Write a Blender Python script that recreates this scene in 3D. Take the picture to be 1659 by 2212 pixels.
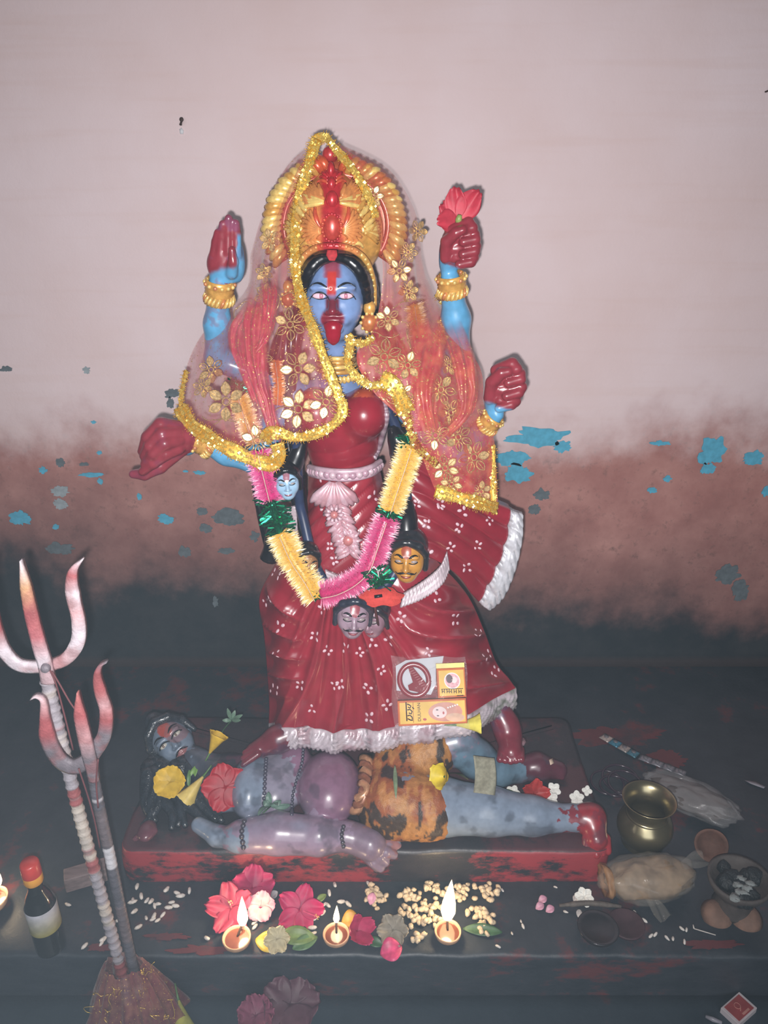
import bpy, bmesh, math, random
import numpy as np
from mathutils import Vector, Matrix
from mathutils import noise as mnoise
from mathutils.bvhtree import BVHTree

for _o in list(bpy.data.objects): bpy.data.objects.remove(_o)
SC = bpy.context.scene
COL = SC.collection
random.seed(7); rng = np.random.default_rng(7)

# ------------------------------------------------------------------ camera
CAMH, PITCH, FPX, CX, CY = 1.49, math.radians(23), 1660.0, 829.5, 1106.0
cd = bpy.data.cameras.new('camera'); cam = bpy.data.objects.new('camera', cd); COL.objects.link(cam)
cam.location = (0, 0, CAMH); cam.rotation_euler = (math.radians(90) - PITCH, 0, 0)
cd.sensor_fit = 'VERTICAL'; cd.sensor_height = 36; cd.sensor_width = 27; cd.lens = 36 * FPX / 2212
cd.clip_start = 0.01
SC.camera = cam

# ------------------------------------------------------------------ light
SC.view_settings.view_transform = 'Standard'; SC.view_settings.look = 'None'
SC.view_settings.exposure = 0.0; SC.view_settings.gamma = 1.0
SC.view_settings.use_curve_mapping = False
_cy = SC.cycles; _cy.max_bounces = 5; _cy.diffuse_bounces = 2; _cy.glossy_bounces = 2; _cy.transmission_bounces = 2; _cy.volume_bounces = 0; _cy.transparent_max_bounces = 10; _cy.caustics_reflective = False; _cy.caustics_refractive = False
W = bpy.data.worlds.new('world'); SC.world = W; W.use_nodes = True
bg = W.node_tree.nodes['Background']; bg.inputs[0].default_value = (0.50, 0.50, 0.56, 1); bg.inputs[1].default_value = 0.30
# thin blue-grey lamp and incense smoke hanging in the whole room
_vs = W.node_tree.nodes.new('ShaderNodeVolumeScatter'); _vs.inputs['Color'].default_value = (0.66, 0.84, 1.0, 1); _vs.inputs['Density'].default_value = 0.0032; _vs.inputs['Anisotropy'].default_value = 0.0
W.node_tree.links.new(_vs.outputs['Volume'], W.node_tree.nodes['World Output'].inputs['Volume'])
# added area lamp, unseen behind the camera, for soft frontal fill
dl = bpy.data.lights.new('ambient_fill', 'AREA'); dl.shape = 'RECTANGLE'; dl.size = 2.4; dl.size_y = 2.2; dl.energy = 44; dl.color = (0.93, 0.96, 1.0)
dlo = bpy.data.objects.new('ambient_fill', dl); COL.objects.link(dlo); dlo.location = (0.2, -2.4, 1.9); dlo.rotation_euler = (math.radians(84), 0, 0)
# the phone's flash, a few centimetres left of and below the lens
fl = bpy.data.lights.new('phone_flash', 'SPOT'); fl.energy = 112; fl.color = (1.0, 0.965, 0.95)
fl.spot_size = math.radians(112); fl.spot_blend = 1.0; fl.shadow_soft_size = 0.010
flo = bpy.data.objects.new('phone_flash', fl); COL.objects.link(flo)
flo.location = (-0.018, -0.02, CAMH - 0.026); flo.rotation_euler = (math.radians(90 - 17), 0, 0)

# ------------------------------------------------------------------ coordinates
_f = np.array((0, math.cos(PITCH), -math.sin(PITCH))); _u = np.array((0, math.sin(PITCH), math.cos(PITCH)))
_C = np.array((0, 0, CAMH))
def _dir(px, py):
    return _f + np.array((1.0, 0, 0)) * ((px - CX) / FPX) - _u * ((py - CY) / FPX)
def P(px, py, Y):
    d = _dir(px, py); return _C + d * (Y / d[1])
def G(px, py, z):
    d = _dir(px, py); return _C + d * ((z - CAMH) / d[2])
def mpp(px, py, Y):
    d = _dir(px, py); return (Y / d[1]) / FPX
def proj(V):
    q = np.asarray(V, float) - _C
    zc = q @ _f
    return CX + q[..., 0] / zc * FPX, CY - (q @ _u) / zc * FPX
Z_FLOOR, Z_PLAT, Z_SLAB, Y_WALL = 0.0, 0.113, 0.199, 2.012

def sr(r, g, b):
    def c(x):
        x /= 255.0
        return x / 12.92 if x <= 0.04045 else ((x + 0.055) / 1.055) ** 2.4
    return (c(r), c(g), c(b))
def smooth(a, b, x):
    t = np.clip((np.asarray(x, float) - a) / (b - a), 0, 1); return t * t * (3 - 2 * t)

# ------------------------------------------------------------------ value noise (numpy)
_perm = rng.random((64, 64, 64))
def vnoise(V, scale, seed=0):
    q = np.asarray(V, float) * scale + seed * 7.31
    i = np.floor(q).astype(int); f = q - i; f = f * f * (3 - 2 * f)
    r = 0
    for a in (0, 1):
        for b in (0, 1):
            for c in (0, 1):
                w = np.abs(1 - a - f[..., 0]) * np.abs(1 - b - f[..., 1]) * np.abs(1 - c - f[..., 2])
                r = r + w * _perm[(i[..., 0] + a) % 64, (i[..., 1] + b) % 64, (i[..., 2] + c) % 64]
    return r
def fbm(V, scale, seed=0, oct=4):
    r = 0; a = 0.5; t = 0
    for k in range(oct):
        r = r + a * vnoise(V, scale * 2 ** k, seed + k); t += a; a *= 0.5
    return r / t

# ------------------------------------------------------------------ materials
MATS = {}
def _nodes(name):
    m = bpy.data.materials.new(name); m.use_nodes = True
    nt = m.node_tree; b = nt.nodes['Principled BSDF']
    return m, nt, b
def mat(name, col=None, rough=0.5, metal=0.0, var=0.12, scale=40.0, bump=0.0, bscale=None, spec=0.5, coat=0.0,
        col2=None, lo=0.35, hi=0.65, alpha=1.0, trans=0.0, emit=None, estr=0.0, sss=0.0, stretch=None):
    """procedural paint/cloth/metal; col None -> vertex paint 'Col'"""
    if name in MATS: return MATS[name]
    m, nt, b = _nodes(name); N = nt.nodes; L = nt.links
    geo = N.new('ShaderNodeTexCoord')
    vec = geo.outputs['Object']
    if stretch:
        mp = N.new('ShaderNodeMapping'); mp.inputs['Scale'].default_value = stretch
        L.new(vec, mp.inputs['Vector']); vec = mp.outputs['Vector']
    nz = N.new('ShaderNodeTexNoise'); nz.inputs['Scale'].default_value = scale; nz.inputs['Detail'].default_value = 2.5
    L.new(vec, nz.inputs['Vector'])
    mr = N.new('ShaderNodeMapRange'); L.new(nz.outputs['Fac'], mr.inputs['Value'])
    mr.inputs['From Min'].default_value = lo; mr.inputs['From Max'].default_value = hi
    mix = N.new('ShaderNodeMix'); mix.data_type = 'RGBA'
    if col is None:
        at = N.new('ShaderNodeVertexColor'); at.layer_name = 'Col'
        mr.inputs['To Min'].default_value = 1 - var; mr.inputs['To Max'].default_value = 1 + var
        vm = N.new('ShaderNodeVectorMath'); vm.operation = 'SCALE'
        L.new(at.outputs['Color'], vm.inputs[0]); L.new(mr.outputs['Result'], vm.inputs['Scale'])
        L.new(vm.outputs['Vector'], b.inputs['Base Color'])
    else:
        c1 = tuple(x * (1 - var) for x in col) + (1,)
        c2 = (tuple(x * (1 + var) for x in col) if col2 is None else tuple(col2)) + (1,)
        mix.inputs['A'].default_value = c1; mix.inputs['B'].default_value = c2
        L.new(mr.outputs['Result'], mix.inputs['Factor']); L.new(mix.outputs['Result'], b.inputs['Base Color'])
    b.inputs['Roughness'].default_value = rough; b.inputs['Metallic'].default_value = metal
    b.inputs['Specular IOR Level'].default_value = spec; b.inputs['Coat Weight'].default_value = coat
    b.inputs['Coat Roughness'].default_value = 0.15
    b.inputs['Alpha'].default_value = alpha; b.inputs['Transmission Weight'].default_value = trans
    if sss: b.inputs['Subsurface Weight'].default_value = sss; b.inputs['Subsurface Radius'].default_value = (.01, .005, .003)
    if emit: b.inputs['Emission Color'].default_value = tuple(emit) + (1,); b.inputs['Emission Strength'].default_value = estr
    if bump:
        n2 = N.new('ShaderNodeTexNoise'); n2.inputs['Scale'].default_value = bscale or scale * 4; n2.inputs['Detail'].default_value = 2
        L.new(vec, n2.inputs['Vector'])
        bp = N.new('ShaderNodeBump'); bp.inputs['Strength'].default_value = bump; bp.inputs['Distance'].default_value = 0.004
        L.new(n2.outputs['Fac'], bp.inputs['Height']); L.new(bp.outputs['Normal'], b.inputs['Normal'])
    MATS[name] = m
    return m

# ------------------------------------------------------------------ mesh builder
WORLD = {}
def link(o, parent=None, label=None, cat=None, group=None, kind=None, origin=(0, 0, 0)):
    COL.objects.link(o); WORLD[o.name] = np.array(origin, float)
    loc = np.array(origin, float)
    if parent is not None:
        o.parent = parent; loc = loc - WORLD[parent.name]
    o.location = loc
    if label: o['label'] = label
    if cat: o['category'] = cat
    if group: o['group'] = group
    if kind: o['kind'] = kind
    return o
def thing(name, loc, label, cat, group=None):
    return link(bpy.data.objects.new(name, None), None, label, cat, group, None, loc)

class MB:
    def __init__(s): s.v = []; s.f = []; s.c = []; s.mi = []; s.n = 0
    def add(s, V, F, col=None, mi=0):
        V = np.asarray(V, float).reshape(-1, 3)
        s.v.append(V); s.f.extend([tuple(int(i) + s.n for i in f) for f in F]); s.mi.extend([mi] * len(F))
        if col is None: col = (1, 1, 1)
        c = np.asarray(col, float)
        if c.ndim == 1: c = np.tile(c, (len(V), 1))
        s.c.append(c); s.n += len(V); return s
    def V(s): return np.concatenate(s.v) if s.v else np.zeros((0, 3))
    def Cc(s): return np.concatenate(s.c)
    def grid(s, A, cu=False, cv=False, col=None, mi=0):
        A = np.asarray(A, float); n, m = A.shape[:2]; F = []
        for i in range(n if cu else n - 1):
            for j in range(m if cv else m - 1):
                a, b = i, (i + 1) % n; c, d = j, (j + 1) % m
                F.append((a * m + c, a * m + d, b * m + d, b * m + c))
        return s.add(A.reshape(-1, 3), F, None if col is None else (np.asarray(col).reshape(-1, 3) if np.ndim(col) == 3 else col), mi)
    def sheet(s, A, th, col=None, nrm=None, mi=0):
        """grid with thickness: front layer A, back layer offset along its normals, closed rim"""
        A = np.asarray(A, float); n, m = A.shape[:2]
        N = gridnormals(A) if nrm is None else np.broadcast_to(np.asarray(nrm, float), A.shape)
        B = A + N * th; F = []; k = n * m
        q = lambda i, j: i * m + j
        for i in range(n - 1):
            for j in range(m - 1):
                F.append((q(i, j), q(i, j + 1), q(i + 1, j + 1), q(i + 1, j)))
                F.append((k + q(i, j), k + q(i + 1, j), k + q(i + 1, j + 1), k + q(i, j + 1)))
        for j in range(m - 1):
            F.append((q(0, j), k + q(0, j), k + q(0, j + 1), q(0, j + 1)))
            F.append((q(n - 1, j), q(n - 1, j + 1), k + q(n - 1, j + 1), k + q(n - 1, j)))
        for i in range(n - 1):
            F.append((q(i, 0), q(i + 1, 0), k + q(i + 1, 0), k + q(i, 0)))
            F.append((q(i, m - 1), k + q(i, m - 1), k + q(i + 1, m - 1), q(i + 1, m - 1)))
        c = None if col is None else (col if np.ndim(col) == 1 else np.concatenate([np.asarray(col).reshape(-1, 3)] * 2))
        return s.add(np.concatenate([A.reshape(-1, 3), B.reshape(-1, 3)]), F, c, mi)
    def tube(s, path, r, n=8, col=None, mi=0, caps=True, flat=None, up=None):
        p = np.asarray(path, float); k = len(p)
        r = np.full(k, r, float) if np.ndim(r) == 0 else np.asarray(r, float)
        t = np.gradient(p, axis=0); t /= np.linalg.norm(t, axis=1)[:, None] + 1e-12
        ref = np.array(up if up is not None else (0.13, -1.0, 0.21), float)
        a = np.linspace(0, 2 * np.pi, n, endpoint=False); R = []
        for i in range(k):
            x = np.cross(ref, t[i]); nx = np.linalg.norm(x)
            if nx < 1e-4: x = np.cross((0, 0, 1.0), t[i]); nx = np.linalg.norm(x)
            x /= nx; y = np.cross(t[i], x)
            fl_ = 1.0 if flat is None else flat
            R.append(p[i] + r[i] * (np.cos(a)[:, None] * x + np.sin(a)[:, None] * y * fl_))
        A = np.array(R); base = s.n
        cc = None
        if col is not None: cc = np.repeat(np.asarray(col, float)[:, None], n, 1).reshape(-1, 3) if np.ndim(col) == 2 else col
        s.add(A.reshape(-1, 3), [(i * n + j, i * n + (j + 1) % n, (i + 1) * n + (j + 1) % n, (i + 1) * n + j) for i in range(k - 1) for j in range(n)], cc, mi)
        if caps:
            s.f.append(tuple(base + j for j in range(n))[::-1]); s.mi.append(mi)
            s.f.append(tuple(base + (k - 1) * n + j for j in range(n))); s.mi.append(mi)
        return s
    def lathe(s, prof, c, n=32, col=None, axis=(0, 0, 1), mi=0, flute=None, x0=None):
        ax = np.array(axis, float); ax /= np.linalg.norm(ax)
        h = np.array(x0 if x0 is not None else ((1.0, 0, 0) if abs(ax[0]) < .9 else (0, 1.0, 0))); x = h - ax * (h @ ax); x /= np.linalg.norm(x); y = np.cross(ax, x)
        a = np.linspace(0, 2 * np.pi, n, endpoint=False); A = []
        for i, (r, z) in enumerate(prof):
            rr = r * (1 + (flute(a, i) if flute else 0)) * np.ones(n)
            A.append(np.array(c) + ax * z + rr[:, None] * (np.cos(a)[:, None] * x + np.sin(a)[:, None] * y))
        cc = None
        if col is not None: cc = col if np.ndim(col) == 1 else np.repeat(np.asarray(col, float)[:, None], n, 1)
        return s.grid(np.array(A), cv=True, col=cc, mi=mi)
    def ell(s, c, r, seg=14, rings=8, R=None, col=None, mi=0):
        th = np.linspace(0, np.pi, rings + 1); ph = np.linspace(0, 2 * np.pi, seg, endpoint=False)
        V = [(0, 0, 1.0)] + [(math.sin(t) * math.cos(q), math.sin(t) * math.sin(q), math.cos(t)) for t in th[1:-1] for q in ph] + [(0, 0, -1.0)]
        V = np.array(V) * np.array(r if np.ndim(r) else (r, r, r))
        if R is not None: V = V @ np.asarray(R).T
        F = [(0, 1 + j, 1 + (j + 1) % seg) for j in range(seg)]
        for i in range(rings - 2):
            o = 1 + i * seg
            F += [(o + j, o + seg + j, o + seg + (j + 1) % seg, o + (j + 1) % seg) for j in range(seg)]
        o = 1 + (rings - 2) * seg; e = len(V) - 1
        F += [(o + j, e, o + (j + 1) % seg) for j in range(seg)]
        return s.add(V + np.array(c), F, col, mi)
    def box(s, c, size, R=None, col=None, mi=0):
        x, y, z = (a / 2 for a in size)
        V = np.array([(i, j, k) for i in (-x, x) for j in (-y, y) for k in (-z, z)])
        if R is not None: V = V @ np.asarray(R).T
        return s.add(V + np.array(c), [(0, 1, 3, 2), (4, 6, 7, 5), (0, 4, 5, 1), (2, 3, 7, 6), (0, 2, 6, 4), (1, 5, 7, 3)], col, mi)
    def poly(s, pts, th, nrm, col=None, mi=0):
        """flat outline with thickness th along -nrm"""
        p = np.asarray(pts, float); n = len(p); nr = np.array(nrm, float); nr /= np.linalg.norm(nr)
        c = p.mean(0); V = np.concatenate([p, p - nr * th, [c], [c - nr * th]])
        F = [(2 * n, i, (i + 1) % n) for i in range(n)] + [(2 * n + 1, n + (i + 1) % n, n + i) for i in range(n)]
        F += [(i, n + i, n + (i + 1) % n, (i + 1) % n) for i in range(n)]
        return s.add(V, F, col, mi)
    def bvh(s): return BVHTree.FromPolygons([tuple(x) for x in s.V()], s.f)
    def build(s, name, m, parent=None, label=None, cat=None, group=None, kind=None, smooth_=True, origin=None, bevel=0.0, sub=0):
        V = s.V()
        if origin is None:
            lo, hi = V.min(0), V.max(0); origin = (lo + hi) / 2
            if parent is None: origin[2] = lo[2]
        me = bpy.data.meshes.new(name)
        me.from_pydata((V - origin).tolist(), [], s.f)
        ms = m if isinstance(m, (list, tuple)) else [m]
        for x in ms: me.materials.append(x)
        if len(ms) > 1: me.polygons.foreach_set('material_index', s.mi)
        at = me.color_attributes.new('Col', 'FLOAT_COLOR', 'POINT')
        at.data.foreach_set('color', np.concatenate([s.Cc(), np.ones((len(V), 1))], 1).astype(np.float32).ravel())
        if smooth_: me.polygons.foreach_set('use_smooth', [True] * len(me.polygons))
        me.update()
        o = bpy.data.objects.new(name, me)
        if bevel:
            md = o.modifiers.new('bevel', 'BEVEL'); md.width = bevel; md.segments = 2; md.limit_method = 'ANGLE'
        if sub:
            md = o.modifiers.new('sub', 'SUBSURF'); md.levels = sub; md.render_levels = sub
        return link(o, parent, label, cat, group, kind, origin)

def gridnormals(A):
    du = np.gradient(A, axis=0); dv = np.gradient(A, axis=1)
    N = np.cross(du, dv); N /= np.linalg.norm(N, axis=2)[..., None] + 1e-12
    return N
def catmull(pts, n, closed=False):
    p = np.asarray(pts, float); k = len(p)
    if closed: ext = np.concatenate([p[-1:], p, p[:2]]); segs = k
    else: ext = np.concatenate([2 * p[:1] - p[1:2], p, 2 * p[-1:] - p[-2:-1]]); segs = k - 1
    t = np.linspace(0, segs, n, endpoint=not closed); i = np.minimum(t.astype(int), segs - 1); f = (t - i).reshape((-1,) + (1,) * (p.ndim - 1))
    a, b, c, d = ext[i], ext[i + 1], ext[i + 2], ext[i + 3]
    return 0.5 * (2 * b + (c - a) * f + (2 * a - 5 * b + 4 * c - d) * f ** 2 + (3 * b - a - 3 * c + d) * f ** 3)
def arclen(path, n):
    p = np.asarray(path, float); s = np.concatenate([[0], np.cumsum(np.linalg.norm(np.diff(p, axis=0), axis=1))])
    t = np.linspace(0, s[-1], n); return np.stack([np.interp(t, s, p[:, i]) for i in range(p.shape[1])], 1)
def net(rows, nu, nv):
    """control net of world points -> dense grid (nu along rows, nv across)"""
    A = np.array(rows, float); A = catmull(A, nu); return np.transpose(catmull(np.transpose(A, (1, 0, 2)), nv), (1, 0, 2))
def pathP(pts, n=60):
    return arclen(catmull([P(*q) for q in pts], n * 3), n)
def frame_from(nrm, up=(0, 0, 1)):
    z = np.array(nrm, float); z /= np.linalg.norm(z); x = np.cross(up, z)
    if np.linalg.norm(x) < 1e-5: x = np.array((1.0, 0, 0))
    x /= np.linalg.norm(x); y = np.cross(z, x); return np.stack([x, y, z], 1)
def rotz(a): c, s_ = math.cos(a), math.sin(a); return np.array([[c, -s_, 0], [s_, c, 0], [0, 0, 1]])
def rotx(a): c, s_ = math.cos(a), math.sin(a); return np.array([[1, 0, 0], [0, c, -s_], [0, s_, c]])
def roty(a): c, s_ = math.cos(a), math.sin(a); return np.array([[c, 0, s_], [0, 1, 0], [-s_, 0, c]])
def ray(bvh, px, py):
    d = Vector(_dir(px, py)).normalized(); h = bvh.ray_cast(Vector(_C), d)
    if h[0] is None: return None
    n = np.array(h[1]);
    if n @ np.array(d) > 0: n = -n
    return np.array(h[0]), n

# ------------------------------------------------------------------ implicit sculpting (smooth unions, surface nets)
class SDF:
    def __init__(s): s.p = []
    def ell(s, c, r, R=None, k=0.01, op='u', col=None):
        c = np.asarray(c, float); r = np.array(r if np.ndim(r) else (r, r, r), float); s.p.append(('e', c, r, None if R is None else np.asarray(R, float), k, op, col)); return s
    def cone(s, a, b, ra, rb, k=0.01, op='u', col=None):
        s.p.append(('c', np.asarray(a, float), np.asarray(b, float), (ra, rb), k, op, col)); return s
    def chain(s, pts, rr, k=0.01, col=None):
        for i in range(len(pts) - 1): s.cone(pts[i], pts[i + 1], rr[i], rr[i + 1], k, 'u', col)
        return s
    @staticmethod
    def bounds(p):
        if p[0] == 'e':
            r = p[2] if p[3] is None else np.full(3, p[2].max()); return p[1] - r, p[1] + r
        m = max(p[3]); return np.minimum(p[1], p[2]) - m, np.maximum(p[1], p[2]) + m
    @staticmethod
    def ev(p, X, Y, Z):
        if p[0] == 'e':
            x, y, z = X - p[1][0], Y - p[1][1], Z - p[1][2]
            if p[3] is not None:
                R = p[3]; x, y, z = R[0, 0] * x + R[1, 0] * y + R[2, 0] * z, R[0, 1] * x + R[1, 1] * y + R[2, 1] * z, R[0, 2] * x + R[1, 2] * y + R[2, 2] * z
            r = p[2]; k0 = np.sqrt((x / r[0]) ** 2 + (y / r[1]) ** 2 + (z / r[2]) ** 2)
            k1 = np.sqrt((x / r[0] ** 2) ** 2 + (y / r[1] ** 2) ** 2 + (z / r[2] ** 2) ** 2) + 1e-9
            return k0 * (k0 - 1) / k1
        a, b = p[1], p[2]; ba = b - a; bb = ba @ ba + 1e-12
        x, y, z = X - a[0], Y - a[1], Z - a[2]
        h = np.clip((x * ba[0] + y * ba[1] + z * ba[2]) / bb, 0, 1)
        return np.sqrt((x - h * ba[0]) ** 2 + (y - h * ba[1]) ** 2 + (z - h * ba[2]) ** 2) - (p[3][0] + (p[3][1] - p[3][0]) * h)
    def mesh(s, res, base=(1, 1, 1), colk=0.0):
        U = [p for p in s.p if p[5] == 'u']
        lo = np.min([s.bounds(p)[0] for p in U], 0) - 4 * res; hi = np.max([s.bounds(p)[1] for p in U], 0) + 4 * res
        n = np.ceil((hi - lo) / res).astype(int) + 1
        D = np.full(n, 0.5, np.float32)
        ax = [lo[i] + res * np.arange(n[i]) for i in range(3)]
        for p in s.p:
            k = p[4]; a, b = s.bounds(p); pad = k + 3 * res
            i0 = np.maximum(np.floor((a - pad - lo) / res).astype(int), 0); i1 = np.minimum(np.ceil((b + pad - lo) / res).astype(int) + 1, n)
            sl = tuple(slice(i0[q], i1[q]) for q in range(3))
            d = s.ev(p, ax[0][sl[0]][:, None, None], ax[1][sl[1]][None, :, None], ax[2][sl[2]][None, None, :]).astype(np.float32)
            o = D[sl]
            if p[5] == 'u':
                h = np.clip(0.5 + 0.5 * (o - d) / k, 0, 1); D[sl] = o + (d - o) * h - k * h * (1 - h)
            else:
                h = np.clip(0.5 - 0.5 * (o + d) / k, 0, 1); D[sl] = o + (-d - o) * h + k * h * (1 - h)
        I = (D < 0)
        cnt = np.zeros(n - 1, np.int8)
        for a in (0, 1):
            for b in (0, 1):
                for c in (0, 1): cnt += I[a:n[0] - 1 + a, b:n[1] - 1 + b, c:n[2] - 1 + c]
        cells = np.argwhere((cnt > 0) & (cnt < 8)); idx = np.full(n - 1, -1, np.int64); idx[tuple(cells.T)] = np.arange(len(cells))
        acc = np.zeros((len(cells), 3)); w = np.zeros(len(cells)); cor = [(a, b, c) for a in (0, 1) for b in (0, 1) for c in (0, 1)]
        val = {q: D[cells[:, 0] + q[0], cells[:, 1] + q[1], cells[:, 2] + q[2]].astype(float) for q in cor}
        for q in cor:
            for axi in range(3):
                if q[axi] == 0:
                    q2 = tuple(1 if i == axi else q[i] for i in range(3)); va, vb = val[q], val[q2]; m = (va < 0) != (vb < 0)
                    t = np.where(m, va / np.where(m, va - vb, 1), 0); pt = np.tile(np.array(q, float), (len(cells), 1)); pt[:, axi] = t
                    acc[m] += pt[m]; w[m] += 1
        V = lo + res * (cells + acc / w[:, None])
        Q = []
        for axi in range(3):
            sa = [slice(None)] * 3; sb = [slice(None)] * 3; sa[axi] = slice(0, -1); sb[axi] = slice(1, None)
            e = np.argwhere(I[tuple(sa)] != I[tuple(sb)]); o1, o2 = (axi + 1) % 3, (axi + 2) % 3
            e = e[(e[:, o1] > 0) & (e[:, o2] > 0) & (e[:, o1] < n[o1] - 1) & (e[:, o2] < n[o2] - 1)]
            fl_ = I[tuple(sa)][tuple(e.T)]
            def g(d1, d2):
                c = e.copy(); c[:, o1] -= d1; c[:, o2] -= d2; return idx[tuple(c.T)]
            q = np.stack([g(1, 1), g(0, 1), g(0, 0), g(1, 0)], 1); q[~fl_] = q[~fl_][:, ::-1]; Q.append(q)
        Q = np.concatenate(Q)
        C = np.tile(np.array(base, float), (len(V), 1))
        cp = [p for p in U if p[6] is not None]
        if cp:
            best = np.full(len(V), 1e9)
            for p in cp:
                d = s.ev(p, V[:, 0], V[:, 1], V[:, 2]) + (colk * (fbm(V, 45, int(abs(p[1][0]) * 997) % 13, 3) - .5) if colk else 0); m = d < best; C[m] = p[6]; best = np.minimum(best, d)
        return V, Q, C
def vnormals(V, Q):
    N = np.zeros_like(V); a = np.cross(V[Q[:, 2]] - V[Q[:, 0]], V[Q[:, 3]] - V[Q[:, 1]])
    for i in range(4): np.add.at(N, Q[:, i], a)
    return N / (np.linalg.norm(N, axis=1)[:, None] + 1e-12)
def vsmooth(V, Q, it=2, f=0.5):
    E = np.concatenate([Q[:, [0, 1]], Q[:, [1, 2]], Q[:, [2, 3]], Q[:, [3, 0]]])
    for _ in range(it):
        S = np.zeros_like(V); c = np.zeros(len(V)); np.add.at(S, E[:, 0], V[E[:, 1]]); np.add.at(S, E[:, 1], V[E[:, 0]])
        np.add.at(c, E[:, 0], 1); np.add.at(c, E[:, 1], 1); V = V + f * (S / c[:, None] - V)
    return V
def mixc(C, col, m):
    m = np.clip(np.asarray(m, float), 0, 1)[:, None]; return C * (1 - m) + np.array(col) * m
# ================================================================== the setting
def ramp(N, L, src, stops):
    r = N.new('ShaderNodeValToRGB'); e = r.color_ramp.elements
    while len(e) < len(stops): e.new(0.5)
    for i, (p_, c) in enumerate(stops): e[i].position = p_; e[i].color = tuple(c) + (1,)
    L.new(src, r.inputs['Fac']); return r.outputs['Color']
def nmath(N, L, op, a, b=None, clamp=False):
    m = N.new('ShaderNodeMath'); m.operation = op; m.use_clamp = clamp
    for i, x in enumerate((a, b)):
        if x is None: continue
        if isinstance(x, (int, float)): m.inputs[i].default_value = x
        else: L.new(x, m.inputs[i])
    return m.outputs[0]
def nnoise(N, L, vec, scale, detail=6, rough=0.6, stretch=None):
    if stretch:
        mp = N.new('ShaderNodeMapping'); mp.inputs['Scale'].default_value = stretch; L.new(vec, mp.inputs['Vector']); vec = mp.outputs['Vector']
    n = N.new('ShaderNodeTexNoise'); n.inputs['Scale'].default_value = scale; n.inputs['Detail'].default_value = detail; n.inputs['Roughness'].default_value = rough
    L.new(vec, n.inputs['Vector']); return n.outputs['Fac']
def nmix(N, L, fac, a, b):
    m = N.new('ShaderNodeMix'); m.data_type = 'RGBA'
    for s_, x in (('Factor', fac), ('A', a), ('B', b)):
        if isinstance(x, (int, float)): m.inputs[s_].default_value = x
        elif isinstance(x, tuple): m.inputs[s_].default_value = x + (1,)
        else: L.new(x, m.inputs[s_])
    return m.outputs['Result']

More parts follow.
